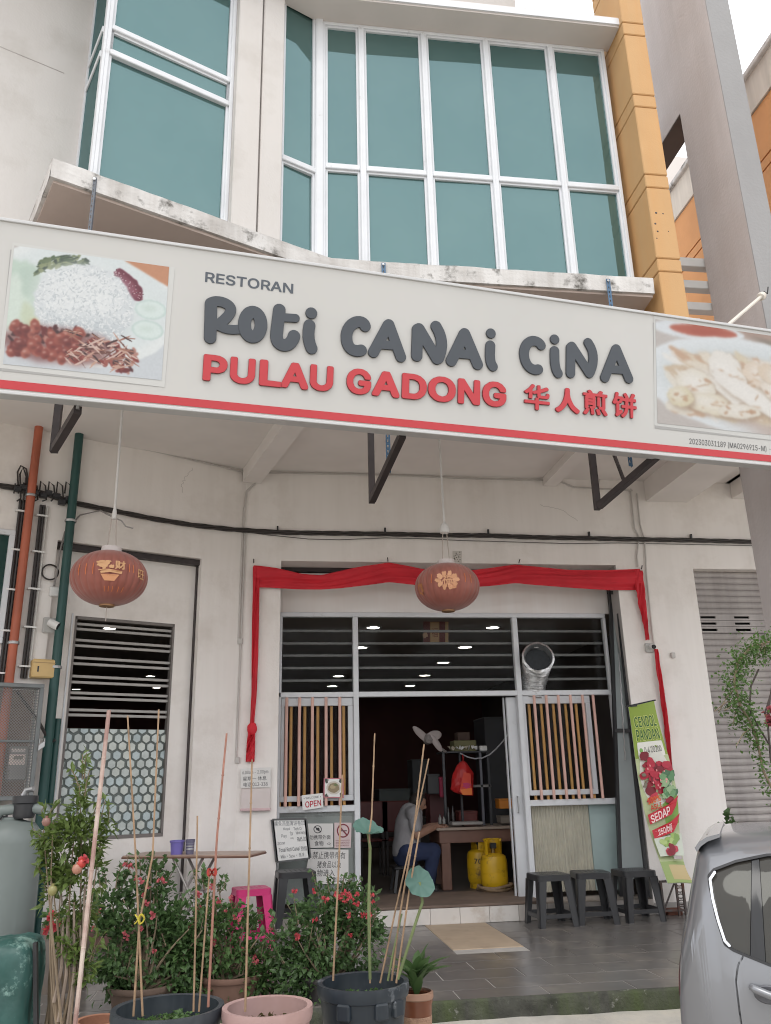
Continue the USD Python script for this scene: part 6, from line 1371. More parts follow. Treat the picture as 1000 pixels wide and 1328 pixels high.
# ---------------------------------------------------------------- the seated person
YP = YT+.15; FP = Fr((0, YP, 0), (1, 0, 0))
def J(px, py, d=0.): u = FP.uv(px, py, d); return FP.P(u[0], u[1], d)
pc = J(536, 1150); pc[2] = FLOOR_Z
per = thing('person', 'person in pale grey shirt and blue trousers bent over the work table', 'person', pc)
def skin_body(chains, edge=.028, it=6, extra=()):
    parts = []
    for ch in chains:
        for (a, ra_), (b, rb_) in zip(ch[:-1], ch[1:]):
            pts = []
            for c_, r_ in ((a, ra_), (b, rb_)):
                s_ = trimesh.creation.icosphere(2, r_); pts.append(np.array(s_.vertices)+c_)
            parts.append(m3.Manifold.hull_points(np.vstack(pts)))
    man = m3.Manifold.batch_boolean(parts, m3.OpType.Add).refine_to_length(edge); q = man.to_mesh(); tm = trimesh.Trimesh(q.vert_properties[:, :3], q.tri_verts, process=True)
    trimesh.smoothing.filter_taubin(tm, iterations=it); return tm
hip, chest, neck, head = J(527, 1104), J(530.5, 1068), J(535.5, 1050), J(541.5, 1041)
SK = mat('skin', (.30, .165, .115), .5, .08, 8)
hx_ = lambda p, d: p+np.array([0, -d, 0])
ARM1 = [(hx_(J(533, 1055), .17), .058), (hx_(J(537, 1082), .20), .048), (hx_(J(556, 1074), .12), .040), (hx_(J(566, 1071.5), .06), .030)]
ARM2 = [(hx_(J(533, 1055), -.17), .058), (hx_(J(541, 1080), -.18), .046), (hx_(J(560, 1072), -.08), .038), (hx_(J(569, 1070), -.04), .028)]
torso = [(hip, .155), (J(528, 1086), .145), (chest, .15), (J(533, 1056), .12), (neck, .058), (head-[0, 0, .02], .06)]
sh_ = [(hx_(J(533, 1055), .17), .07), (J(533, 1056), .10), (hx_(J(533, 1055), -.17), .07)]
legA = [(hx_(hip, .09), .10), (hx_(J(560, 1103), .11), .075), (hx_(J(556, 1128), .11), .058), (hx_(J(554, 1151), .11), .042), (hx_(J(563, 1153), .11), .035)]
legB = [(hx_(hip, -.09), .10), (hx_(J(562, 1105), -.10), .075), (hx_(J(561, 1130), -.10), .058), (hx_(J(560, 1150), -.1), .042), (hx_(J(569, 1152), -.1), .035)]
hd = []
body = skin_body([torso, sh_, ARM1, ARM2, legA, legB])
# head: shaped from a sphere, facing the table
hs = trimesh.creation.icosphere(4); hv = np.array(hs.vertices); fa = np.array([.88, 0, -.40]); fa /= np.linalg.norm(fa); upv = np.array([.40, 0, .88]); upv /= np.linalg.norm(upv); sd_ = np.cross(fa, upv)
def head_shape(v):
    x, y, z = v[:, 0], v[:, 1], v[:, 2]
    X = x*.098+np.where((z < 0) & (x > 0), -.010*(-z), 0); Yw = y*.075*(1-.22*np.clip(-z, 0, 1)); Zh = z*.118
    nose = np.exp(-((y/.16)**2+((z+.10)/.18)**2))*(x > 0); X = X+nose*.026; X = X-np.exp(-((np.abs(y)-.38)**2/.02+((z-.08)/.12)**2))*(x > 0)*.010
    X = X+np.exp(-((y/.3)**2+((z+.52)/.08)**2))*(x > 0)*.007; X = X+np.exp(-((y/.35)**2+((z+.85)/.2)**2))*(x > 0)*.012
    return np.stack([X, Yw, Zh], 1)
hl = head_shape(hv); hw = head+hl[:, :1]*fa+hl[:, 1:2]*sd_+hl[:, 2:3]*upv
hm = trimesh.Trimesh(hw, hs.faces)
# hands with fingers, resting on the table
def hand(w_, dirx):
    ch = []; f_ = np.array([.92, 0, -.10])*dirx; f_ /= np.linalg.norm(f_); s_ = np.array([0, -1., 0]); palm = w_+f_*.05
    ch.append([(w_, .026), (palm, .024)]); ch.append([(palm+s_*.028, .017), (palm-s_*.028, .017)]); ch.append([(w_, .026), (palm+s_*.028, .016)]); ch.append([(w_, .026), (palm-s_*.028, .016)])
    for k, L_ in ((-.030, .060), (-.010, .072), (.010, .068), (.030, .052)):
        a = palm+s_*k+f_*.012; b = a+f_*L_*.5+[0, 0, .006]; c_ = b+f_*L_*.38-[0, 0, .022]; ch.append([(a, .011), (b, .009), (c_, .008)])
    a = w_+f_*.02+s_*.03; b = a+s_*.025+f_*.03; ch.append([(a, .013), (b, .010), (b+f_*.028-[0, 0, .01], .009)]); return ch
hm1 = skin_body(hand(ARM1[-1][0], 1), .008, 3); hm2 = skin_body(hand(ARM2[-1][0], 1), .008, 3)
full = MB().tm(body).add(hw, hs.faces).tm(hm1).tm(hm2)
obj('body', full, SK, per, smooth=True)
SHIRT = mat('shirt_grey', (.28, .27, .28), .85, .1, 8, .2, 90)
def inflate(chains, g, name, m, cut=None, edge=.03):
    tm = skin_body([[(p_, r_+g) for p_, r_ in ch] for ch in chains], edge, 8); v = np.array(tm.vertices)+(meshkit.fbm(np.array(tm.vertices)*14, 3)-.5)[:, None]*tm.vertex_normals*.018
    obj(name, MB().add(v, tm.faces), m, per, smooth=True)
inflate([[torso[0], torso[1], torso[2], torso[3]], sh_, ARM1[:2][:1]+[((ARM1[0][0]*.35+ARM1[1][0]*.65), .054)], ARM2[:1]+[((ARM2[0][0]*.35+ARM2[1][0]*.65), .054)]], .014, 'shirt', SHIRT)
inflate([[(hip-[0, 0, .03], .15), (hx_(hip, .09), .10)], legA[:4], legB[:4]], .014, 'trousers', mat('trousers_blue', (.02, .03, .075), .85, .2, 6))
for sg2 in (-1, 1):
    P4 = [hx_(J(523, 1100), .05*sg2+.0), hx_(J(521.5, 1075), .10*sg2), hx_(J(528, 1052), .13*sg2), hx_(J(536, 1056), .13*sg2), hx_(J(541, 1075), .12*sg2)]
    obj('strap', MB().tube(P4, .018, 6), mat('strap_dark', (.02, .022, .025), .7), per, smooth=40)
hairv = hl.copy(); keep = (hv[:, 0] < .35) & (hv[:, 2] > -.55) | (hv[:, 2] > .52); hr_ = hs.faces[keep[hs.faces].all(1)]
hv2 = head+(hl*1.075)[:, :1]*fa+(hl*1.075)[:, 1:2]*sd_+(hl*1.075)[:, 2:3]*upv; hv2 = hv2+(meshkit.fbm(hv2*60, 2)-.5)[:, None]*.012
obj('hair', MB().add(hv2, hr_), mat('hair_dark', (.018, .014, .012), .6, .3, 40), per, smooth=True)
for sg2 in (-1, 1):
    e_p = head+fa*.082+sd_*.030*sg2+upv*.010; obj('eye', MB().add(trimesh.creation.icosphere(2, .011).vertices+e_p, trimesh.creation.icosphere(2, .011).faces), mat('eye_dark', (.03, .025, .022), .2), per, smooth=True)
    er = head+sd_*.074*sg2-fa*.005; iv = trimesh.creation.icosphere(2); obj('ear', MB().add(np.array(iv.vertices)[:, :1]*.022*fa+np.array(iv.vertices)[:, 1:2]*.010*sd_+np.array(iv.vertices)[:, 2:]*.032*upv+er, iv.faces), SK, per, smooth=True)
sl = skin_body([[(legA[3][0], .045), (legA[4][0], .038)], [(legB[3][0], .045), (legB[4][0], .038)]], .02, 4); obj('shoes', MB().tm(sl), BLK, per, smooth=True)
cs = J(527, 1128); seatz = hip[2]-.15
chr_ = thing('seat_stool', 'dark stool under the seated person', 'stool', (hip[0], hip[1], FLOOR_Z))
Fs2 = Fr((hip[0], hip[1], 0), (1, 0, 0)); obj('seat', MB().cbox(Fs2, -.17, .17, seatz-.03, seatz, -.17, .17, .01), BLK, chr_)
for a in (-1, 1):
    for b in (-1, 1): obj('leg', MB().bar((hip[0]+a*.13, hip[1]+b*.13, seatz-.03), (hip[0]+a*.17, hip[1]+b*.17, FLOOR_Z), .03), BLK, chr_)

# ---------------------------------------------------------------- plants
def leaf_mat(name, c0, c1, tr=.35, rough=.45):
    MATS[name] = usdkit.material(stage, '/World/Looks/'+name, {'g': ('geometry', {}), 'r': ('rgb_ramp', {'ramp': [(0, c0), (1, c1)]}), 'p': ('principled_bsdf', {'roughness': rough}), 't': ('translucent_bsdf', {}), 'x': ('mix_closure', {'fac': tr})},
        [('g.random_per_island', 'r.fac'), ('r.color', 'p.base_color'), ('r.color', 't.color'), ('p.BSDF', 'x.closure1'), ('t.BSDF', 'x.closure2')], surface='x.closure'); return MATS[name]
LEAFD = leaf_mat('leaf_dark', (.075, .135, .048), (.30, .37, .15)); LEAFL = leaf_mat('leaf_light', (.11, .16, .04), (.30, .34, .11)); LEAFM = leaf_mat('leaf_mid', (.085, .155, .05), (.29, .35, .12)); LOTUS = leaf_mat('lotus_leaf', (.085, .17, .14), (.12, .22, .18), .3, .6)
STEM = mat('stem', (.20, .15, .10), .8, .2, 12); STEMG = mat('stem_green', (.12, .15, .06), .7, .2, 10); BAMBOO = mat('bamboo', (.27, .175, .105), .7, .3, 14, dirt=(C(96, 76, 58), 9, .5, .7)); BAMBOOR = mat('bamboo_red', (.27, .125, .09), .65, .25, 8)
FLW = leaf_mat('petal_pink', (.50, .12, .14), (.68, .34, .34), .3, .6); FLR = leaf_mat('petal_red', (.50, .07, .085), (.66, .22, .22), .3, .6)
def leaves(c, outd, ln, wd, rng, droop=.3):
    n = len(c); d = outd+rng.normal(0, .55, (n, 3)); d[:, 2] += -droop*rng.random(n); d /= np.linalg.norm(d, axis=1, keepdims=True)
    up_ = rng.normal(0, .5, (n, 3))+[0, 0, 1]; s_ = np.cross(d, up_); s_ /= np.maximum(np.linalg.norm(s_, axis=1, keepdims=True), 1e-6); n_ = np.cross(s_, d)
    L_ = (ln*rng.uniform(.6, 1.25, n))[:, None]; W_ = (wd*rng.uniform(.7, 1.2, n))[:, None]
    a = c; b = c+d*L_*.42+s_*W_+n_*W_*.35; t = c+d*L_-n_*L_*.12; e = c+d*L_*.42-s_*W_+n_*W_*.35; m_ = c+d*L_*.5
    v = np.stack([a, b, m_, t, e], 1).reshape(-1, 3); o = np.arange(n)[:, None]*5
    return v, np.vstack([o+[0, 1, 2], o+[1, 3, 2], o+[0, 2, 4], o+[2, 3, 4]])
def flower(c, r_, rng, m, parent, n=9):
    mb = MB()
    for k in range(n):
        d = rng.normal(0, 1, 3); d[1] -= .6; d /= np.linalg.norm(d); s_ = np.cross(d, rng.normal(0, 1, 3)); s_ /= np.linalg.norm(s_); o = np.cross(s_, d)
        mb.add([c, c+d*r_*.7+s_*r_*.5+o*r_*.2, c+d*r_*1.1, c+d*r_*.7-s_*r_*.5+o*r_*.2], [[0, 1, 2], [0, 2, 3]])
    obj('flower', mb, m, parent)
def bush(name, label, cat, lobes, yy, nleaf, ln, wd, lm, root, flowers=(), fr_=.03, fm=None, seed=1, stemw=.012, nst=9, droop=.3, group=None, sprigs=0):
    """lobes: (px, py, half width px, half height px, depth offset)"""
    rng = np.random.default_rng(seed); R0_ = np.array(root, float)
    t = thing(name, label, cat, R0_, group); L_ = []
    for px, py, a, b, dy in lobes:
        c = oy(px, py, yy+dy); L_.append((c, wpx(c, a), wpx(c, b)))
    vol = np.array([a*a*b for _, a, b in L_]); cnt = np.maximum(30, (nleaf*vol**.75/np.sum(vol**.75)).astype(int)); V, D = [], []
    sm = MB()
    for (c, a, b), k in zip(L_, cnt):
        d = rng.normal(0, 1, (k*2, 3)); d /= np.linalg.norm(d, axis=1, keepdims=True); rr_ = rng.random((k*2, 1))**.42
        p_ = d*rr_; keep = meshkit.fbm((p_*[a, a, b]+c)*8, 3, seed) > .50-.10*(rr_[:, 0] < .5); p_, d = p_[keep][:k], d[keep][:k]
        V.append(c+p_*[a, a*.8, b]); D.append(d+[0, -.25, .15])
        for q in range(max(1 if nst < 3 else 2, int(nst*b*3))):
            e = c+np.array([rng.uniform(-.75, .75)*a, rng.uniform(-.5, .5)*a, rng.uniform(.0, .85)*b]); mid = (R0_+e)/2+rng.normal(0, .04, 3); s0_ = R0_+np.array([rng.uniform(-.05, .05), rng.uniform(-.05, .05), 0])
            k2 = np.linspace(0, 1, 7)[:, None]; sm.tube((1-k2)**2*s0_+2*k2*(1-k2)*mid+k2**2*e, np.linspace(stemw, stemw*.3, 7), 5)
    SV, SD = [], []
    for q in range(sprigs):
        c, a, b = L_[rng.integers(len(L_))]; an = rng.uniform(-1.2, 1.2); s0_ = c+np.array([math.sin(an)*a*.7, rng.uniform(-.4, .2)*a, math.cos(an)*b*.7]); e = s0_+np.array([math.sin(an)*rng.uniform(.04, .10), rng.uniform(-.06, .03), rng.uniform(.08, .17)])
        sm.tube([s0_, (s0_+e)/2+rng.normal(0, .008, 3), e], [.004, .003, .002], 4)
        for k2 in np.linspace(.15, 1, 11): SV.append(s0_*(1-k2)+e*k2); SD.append(rng.normal(0, .8, 3)+[0, 0, .5])
    if SV: V.append(np.array(SV)); D.append(np.array(SD))
    v, f = leaves(np.vstack(V), np.vstack(D), ln, wd, rng, droop)
    obj('foliage', MB().add(v, f), lm, t, kind=None); obj('stems', sm, STEM, t, smooth=40)
    for x, y in flowers: flower(oy(x, y, yy-.12+rng.uniform(-.06, .04)), fr_*rng.uniform(.75, 1.25), rng, fm or FLW, t)
    return t
def pot(name, label, px, py, halfw, zr, h, m, soilm, profile=None, rimw=.02, water=False, lean=(1, 1)):
    c = oz(px, py, zr); r_ = wpx(c, halfw); b = c-[0, 0, h]
    t = thing(name, label, 'pot', b)
    pr_ = profile or [(.72, 0), (.80, .3), (.9, .7), (.96, .88), (1.0, .89), (1.03, .94), (1.02, 1.0)]
    pr2 = [(0, .0)]+[(r_*a, h*z) for a, z in pr_]+[(r_*(1-rimw/r_), h*.995), (r_*.93, h*.9), (r_*.87, h*.7)]
    obj('body', MB().lathe(pr2, b, 56), m, t, smooth=30)
    obj('water' if water else 'soil', MB().lathe([(0, h*(.84 if water else .74)), (r_*.5, h*(.845 if water else .745)), (r_*.885, h*(.84 if water else .74))], b, 40), soilm, t)
    return t, c, r_
TUBD = mat('tub_dark', (.011, .016, .022), .42, .2, 4, .1, 30, dirt=(C(120, 124, 128), 2.6, .60, .68), streak=(C(96, 100, 102), .35)); TUBP = mat('tub_pink', (.36, .235, .22), .5, .1, 4, .1, 30, streak=(C(150, 120, 110), .6))
TERRA = mat('terracotta', (.33, .15, .09), .8, .15, 5, .3, 60); JAR = mat('jar_brown', (.13, .105, .09), .6, .25, 4, .3, 30, dirt=(C(110, 96, 80), 4, .5, .75))
POND = mat('pond_water', (.035, .040, .02), .12, .4, 14, .1, 20, dirt=(C(84, 92, 42), 22, .55, .62)); SOIL = mat('soil', (.05, .038, .028), .95, .4, 20, .8, 60)
zg = lambda y: float(road_z(0, y))
tA, cA, rA = pot('lotus_tub', 'large dark blue grey tub with lotus stalks and drip marks, right of the pink tub', 471, 1272, 58, .36, .56, TUBD, POND, water=True)
tB, cB, rB = pot('lotus_tub', 'large dark tub with green water at the bottom edge, left of the pink tub', 218, 1305, 70, .34, .56, TUBD, POND, water=True)
tP, cP, rP = pot('lotus_tub', 'pink plastic tub with muddy water at the bottom edge', 347, 1304, 57, .34, .54, TUBP, POND, water=True)
obj('handle', MB().tube([cP+[-rP*.98, -.10, -.05], cP+[-rP*1.12, -.13, -.07], cP+[-rP*1.1, -.2, -.09], cP+[-rP*.9, -.25, -.06]], .014, 6), TUBP, tP, smooth=40)
for tt_, c_, r_ in ((tA, cA, rA), (tB, cB, rB)):
    for a in (-.55, .30, .75): obj('lug', MB().cbox(Fr(c_+[r_*.99*math.sin(a), -r_*.99*math.cos(a), -.09], (math.cos(a), math.sin(a), 0)), -.035, .035, -.045, .03, -.02, .012, .008), TUBD, tt_)
for k in range(10):
    a, q = RNG.uniform(0, 6.28), rA*.8*math.sqrt(RNG.random()); 
tS, cS, rS = pot('glazed_pot', 'brown glazed pot with cream band and spiky green plant, right of the dark tub', 540, 1288, 19.5, .20, .30, mat('glazed_brown', (.15, .055, .03), .25, .2, 5), SOIL, [(.70, 0), (.88, .25), (.97, .6), (1.0, .82), (1.06, .86), (1.08, 1.0)])
obj('patterned_band', MB().lathe([(rS*.80, .045), (rS*.905, .085), (rS*.975, .165), (rS*.985, .19), (rS*.99, .19), (rS*.98, .16), (rS*.91, .08), (rS*.81, .042)][0:4]+[(rS*.97, .195)], cS-[0, 0, .30-.0]+[0, -.004, 0], 40), mat('band_sand', (.36, .22, .15), .8, .3, 40, .8, 70), tS, smooth=40)
obj('rim', MB().lathe([(rS*1.02, -.03), (rS*1.13, -.02), (rS*1.13, .008), (rS*1.0, .012)], cS, 40), mat('rim_clay', (.34, .20, .14), .5), tS, smooth=40)
tT, cT, rT = pot('clay_pot', 'terracotta pot with thin stems at the bottom edge, left of the dark tub', 128, 1322, 30, .20, .32, TERRA, SOIL)
jc = oz(84, 1196, .52); 
tJ, cJ, rJ = pot('storage_jar', 'big brown grey jar half hidden behind the fruit tree stems', 86, 1197, 33, .42, .60, JAR, SOIL, [(.6, 0), (.9, .2), (1.0, .5), (.95, .8), (.84, .92), (.9, 1.0)])
tR, cR, rR = pot('clay_pot', 'reddish pot under the flower bush between the two dark tubs', 300, 1262, 40, .14, .30, mat('pot_brown', (.16, .09, .065), .7, .2, 5), SOIL)
tQ, cQ, rQ = pot('clay_pot', 'dark pot under the flower bush behind the big blue grey tub', 430, 1262, 40, .14, .28, mat('pot_dark', (.05, .045, .045), .6, .2, 5), SOIL)
tU, cU, rU = pot('clay_pot', 'dull pot under the leafy flower bush behind the left dark tub', 185, 1275, 42, .14, .30, mat('pot_dull', (.12, .08, .06), .7, .2, 5), SOIL)

bush('flower_bush', 'leafy dark green rose bush with pink red flowers, behind the left dark tub', 'bush', [(165, 1235, 52, 55, 0), (205, 1215, 48, 52, .1), (140, 1180, 35, 40, .1), (190, 1160, 35, 38, .15), (235, 1245, 35, 45, .05), (150, 1275, 40, 28, -.05), (220, 1280, 35, 20, 0)], cU[1], 3300, .050, .0165, LEAFD, cU-[0, 0, .06],
     [(163, 1121), (176, 1139), (183, 1142), (192, 1150), (208, 1141), (214, 1143), (186, 1160), (197, 1187), (162, 1210), (164, 1216), (183, 1205), (120, 1204), (128, 1182), (200, 1233), (170, 1124), (190, 1171)], .022, FLW, 3, sprigs=46)
bush('flower_bush', 'bush with scattered pink red flowers right behind the pink tub, below the pink stool', 'bush', [(285, 1225, 45, 50, 0), (325, 1240, 45, 45, .05), (270, 1180, 28, 35, .1), (345, 1265, 35, 25, 0), (255, 1250, 30, 35, .05), (305, 1275, 45, 18, -.05)], cR[1], 2500, .048, .016, LEAFM, cR-[0, 0, .06],
     [(257, 1160), (259, 1178), (283, 1168), (293, 1181), (303, 1190), (278, 1222), (330, 1240), (331, 1247), (314, 1231), (352, 1205), (300, 1165), (247, 1201), (309, 1192), (275, 1150)], .022, FLW, 5, sprigs=44)
bush('flower_bush', 'dense bush with a cluster of red blossoms behind the blue grey tub', 'bush', [(410, 1225, 50, 52, 0), (455, 1220, 48, 55, .05), (390, 1260, 35, 35, -.03), (430, 1180, 42, 32, .1), (475, 1185, 25, 30, .1), (420, 1285, 40, 18, -.05), (368, 1235, 20, 30, 0)], cQ[1], 3500, .046, .0155, LEAFD, cQ-[0, 0, .06],
     [(382, 1155), (408, 1155), (446, 1157), (452, 1160), (457, 1164), (441, 1163), (436, 1160), (463, 1160), (482, 1161), (484, 1170), (452, 1187), (454, 1213), (408, 1193), (422, 1166), (470, 1186), (478, 1187), (386, 1215), (448, 1168), (462, 1172)], .022, FLR, 8, sprigs=40)
bush('green_plant', 'pale green leafy plant growing out between the flower bushes', 'plant', [(225, 1225, 30, 35, 0), (232, 1200, 16, 30, .05), (245, 1235, 25, 25, 0)], cR[1]-.1, 700, .06, .018, LEAFM, (oz(235, 1262, .1)[0], cR[1]-.1, .05), seed=12)
# the tall fruit tree in front of the patterned window
bush('fruit_tree', 'slender fruit tree with light green shoots and red fruit beside the filter tank', 'tree', [(98, 1090, 40, 28, 0), (104, 1052, 16, 28, 0), (108, 1025, 11, 20, 0), (85, 1120, 30, 22, .05), (108, 1135, 36, 22, 0), (72, 1165, 16, 25, .05), (140, 1075, 20, 10, 0), (60, 1080, 18, 16, 0), (98, 1180, 26, 22, .05), (88, 1228, 20, 18, 0), (108, 1258, 18, 18, 0), (65, 1105, 14, 12, 0)], cT[1]+.12, 1750, .060, .012, LEAFL, (oz(98, 1305, .2)[0], cT[1]+.12, .0),
     [(109, 1115)], .034, FLR, 21, .008, 2, .1, sprigs=26)
ft = '/World/fruit_tree'
for x, y, r_, m_ in ((106, 1120, .024, 'fruit_red'), (100, 1127, .028, 'fruit_rose'), (60, 1066, .024, 'fruit_brown'), (68, 1155, .026, 'fruit_green')):
    c = oy(x, y, cT[1]-.02); obj('fruit', MB().lathe([(0, -r_), (r_*.7, -r_*.7), (r_, 0), (r_*.75, r_*.72), (r_*.25, r_*.95), (r_*.35, r_*1.3), (0, r_*1.1)], c, 16), mat(m_, {'fruit_red': (.45, .05, .04), 'fruit_rose': (.36, .17, .12), 'fruit_brown': (.20, .10, .08), 'fruit_green': (.22, .20, .08)}[m_], .35), ft, smooth=60)
for (xa2, ya2), (xb2, yb3) in (((76, 1325), (88, 1180)), ((88, 1330), (96, 1170)), ((96, 1330), (110, 1150)), ((70, 1300), (82, 1190)), ((100, 1310), (104, 1200))):
    a, b = oy(xa2, ya2, cT[1]+.1), oy(xb2, yb3, cT[1]+.1); obj('branch', MB().tube([a, a*.6+b*.4+[.02, 0, 0], b], [.011, .009, .006], 6), mat('bark_pale', (.22, .17, .135), .8, .2, 12), ft, smooth=40)
for (a, b) in (((72, 1160), (60, 1010)), ((108, 1120), (100, 1000))):
    pass
# small red blossoms low at the left
bush('red_flower', 'low red flowering plant at the wall foot beside the filter tank', 'plant', [(70, 1195, 10, 18, 0), (78, 1215, 10, 14, 0)], cT[1]+.5, 130, .05, .016, LEAFM, (oy(74, 1240, cT[1]+.5)[0], cT[1]+.5, 0), [(68, 1188), (72, 1200), (64, 1205)], .032, FLR, 31)
# spiky plant in the glazed pot
def rosette(name, label, c, n, ln, wd, m, seed, parent=None):
    rng = np.random.default_rng(seed); t = thing(name, label, 'plant', c)
    for k in range(n):
        a, el = k*2.4, rng.uniform(.35, 1.25); d = np.array([math.cos(a)*math.cos(el), math.sin(a)*math.cos(el), math.sin(el)]); s_ = np.array([-math.sin(a), math.cos(a), 0]); L_ = ln*rng.uniform(.7, 1.15); c0 = c+[0, 0, rng.uniform(0, .14)]
        pts = []
        for i, w_ in enumerate((.3, .85, 1, .7, .05)):
            k_ = i/4; p_ = c0+d*L_*k_-np.array([0, 0, .28*L_*k_*k_]); pts += [p_-s_*wd*w_, p_+[0, 0, -wd*w_*.4], p_+s_*wd*w_]
        obj('leaf', MB().add(pts, [[3*i+j, 3*i+j+1, 3*i+j+4, 3*i+j+3] for i in range(4) for j in range(2)]), m, t, smooth=True)
    return t
SPK = leaf_mat('spiky_leaf', (.065, .12, .04), (.13, .19, .07))
rosette('spiky_plant', 'spiky green plant with broad pointed leaves in the glazed brown pot', cS+[0, 0, -.03], 26, .24, .026, SPK, 4)
# lotus leaves and canes
def cane(name, label, pts, yy, r_, m, cat='cane', tail=None, taper=.8):
    P_ = [oy(x, y, yy) for x, y in pts]; P_ = np.array(P_); k = np.linspace(0, 1, 16); kk_ = np.linspace(0, 1, len(P_)); Q = np.stack([np.interp(k, kk_, P_[:, i]) for i in range(3)], 1)
    if tail is not None: Q = np.vstack([Q, tail])
    t = thing(name, label, cat, Q[-1]); obj('stick', MB().tube(Q, np.linspace(r_*taper, r_, len(Q)), 7), m, t, smooth=40)
    for i in (3, 6, 9, 12): obj('node', MB().lathe([(r_*1.02, -.004), (r_*1.12, 0), (r_*1.02, .004)], Q[i], 8, Q[i-1]-Q[i+1]), m, t)
    return t
cane('pole', 'thick pinkish white plastic pole leaning among the plants before the patterned window', [(141.5, 921), (124, 1080), (97, 1335)], -3.95, .0115, mat('pole_pink', (.30, .18, .155), .5, .2, 2.2, dirt=(C(196, 182, 170), 1.6, .44, .60)), 'pole', taper=1)
gC = 'thin canes standing in the tubs'
cB_y = cB[1]
cane('cane', 'thin cane starting left in front of the patterned window, tied with the yellow band', [(165.5, 928), (176, 1110), (180, 1200), (185, 1318)], cB_y, .0055, BAMBOO)
cane('cane', 'thin cane before the right part of the patterned window, tied with the yellow band', [(206, 920), (198, 1110), (181, 1195), (173, 1318)], cB_y, .0055, BAMBOO)
cane('cane', 'tall reddish cane leaning right over the folding table', [(294, 951), (281, 1090), (270, 1306)], cB_y, .0065, BAMBOOR)
cane('cane', 'short cane rising to the table edge at the right of the dark tub', [(256, 1058), (254, 1190), (251, 1312)], cB_y, .005, BAMBOO)
cane('cane', 'cane leaning left of the tall reddish cane with a red bow', [(272, 1128), (265, 1220), (258, 1312)], cB_y, .005, BAMBOO)
cane('cane', 'long straight pale cane from the red tassel down into the pink tub', [(327, 985), (323, 1130), (318, 1312)], cP[1], .0055, BAMBOO)
cane('cane', 'straight cane in front of the round sticker, in the blue grey tub', [(444, 1005), (439, 1130), (432, 1272)], cA[1], .0055, BAMBOO)
cane('cane', 'pale cane ending above the cup shaped lotus leaf', [(486, 951), (482, 1060), (479, 1080)], cA[1], .005, BAMBOO, tail=np.array([oy(480, 1275, cA[1])]))
cane('cane', 'long pale cane before the fan, leaning into the blue grey tub', [(550, 965), (535, 1090), (518, 1190), (508, 1272)], cA[1], .0058, BAMBOO)
cane('cane', 'second cane right of the long pale one, crossing the seated person', [(556, 984), (540, 1060), (513, 1180), (493, 1275)], cA[1]+.04, .005, BAMBOO)
cane('cane', 'shorter cane ending at the table corner inside the doorway', [(544, 1079), (530, 1160), (514, 1275)], cA[1]-.05, .0055, BAMBOO)
cane('cane', 'short cane stub at the right rim of the blue grey tub', [(521, 1185), (510, 1235), (503, 1272)], cA[1], .006, STEMG)
yb4 = oy(181, 1192, cB_y-.02); solo('yellow_tie', MB().tube([yb4+[.022*math.cos(a)*(.6+.4*math.cos(2*a)), -.015*math.sin(a), .02*math.sin(a*1.5)] for a in np.linspace(0, 12, 50)], .0035, 5), mat('tie_yellow', (.40, .33, .03), .5), 'bright yellow tie where two canes cross', 'tie')
rb4 = oy(275, 1131, cB_y-.02); solo('red_bow', MB().tube([rb4+[.022*math.sin(a)*(1 if a < 6.3 else .7), -.01, .016*math.sin(2*a)] for a in np.linspace(0, 12.6, 60)], .004, 5), mat('bow_red', (.32, .03, .02), .6), 'small red bow tied to the reddish cane', 'bow')
def lotus(label, cx_, cy_, hw, yy, nrm, stem_pts, cup, seed, ry=1.):
    c = oy(cx_, cy_, yy); R_ = wpx(c, hw); n_ = np.asarray(nrm, float); n_ /= np.linalg.norm(n_); x = np.cross([0, 0, 1.], n_); x /= np.linalg.norm(x); y_ = np.cross(n_, x); rng = np.random.default_rng(seed)
    t = thing('lotus_leaf', label, 'leaf', c); ph = rng.uniform(0, 6, 4); v = [c-n_*cup*R_]; nr, na = 8, 48
    for i in range(1, nr+1):
        for j in range(na):
            a = 2*math.pi*j/na; rr_ = R_*i/nr*(1+.06*math.sin(3*a+ph[0])+.03*math.sin(7*a+ph[1])); h_ = cup*R_*((i/nr)**2-1)+R_*(i/nr)**2*(.16*math.sin(2*a+ph[2])+.05*math.sin(9*a+ph[3])+.022*math.cos(20*a))
            v.append(c+x*rr_*math.cos(a)+y_*rr_*math.sin(a)*ry+n_*h_)
    f = [[0, 1+j, 1+(j+1) % na] for j in range(na)]; f4 = [[1+(i-1)*na+j, 1+i*na+j, 1+i*na+(j+1) % na, 1+(i-1)*na+(j+1) % na] for i in range(1, nr) for j in range(na)]
    mb = MB().add(v, f); mb.f += [np.array(f4)[:, [0, 1, 2]], np.array(f4)[:, [0, 2, 3]]]
    obj('blade', mb, LOTUS, t, smooth=True); P_ = np.array([c-n_*cup*R_]+[oy(*p, yy) for p in stem_pts]); obj('stalk', MB().tube(P_, .008, 7), STEMG, t, smooth=40)
lotus('cupped blue green lotus leaf beside the pink no smoking notice', 478, 1073, 20, cA[1], (.15, -.42, 1), [(480, 1100), (478, 1180), (480, 1270)], .30, 2)
lotus('round blue green lotus leaf tilted towards the street before the doorway', 545, 1143, 20, cA[1]-.05, (.35, -1, .55), [(548, 1170), (538, 1200), (516, 1270)], .12, 5)
fl = oz(492, 1270, cA[2]-.075); solo('floating_leaf', MB().lathe([(0, .004), (.05, .0), (.075, .006)], fl+[.02, -.10, 0], 20), leaf_mat('leaf_lime', (.22, .30, .06), (.26, .34, .08)), 'lime green leaf floating in the blue grey tub', 'leaf')
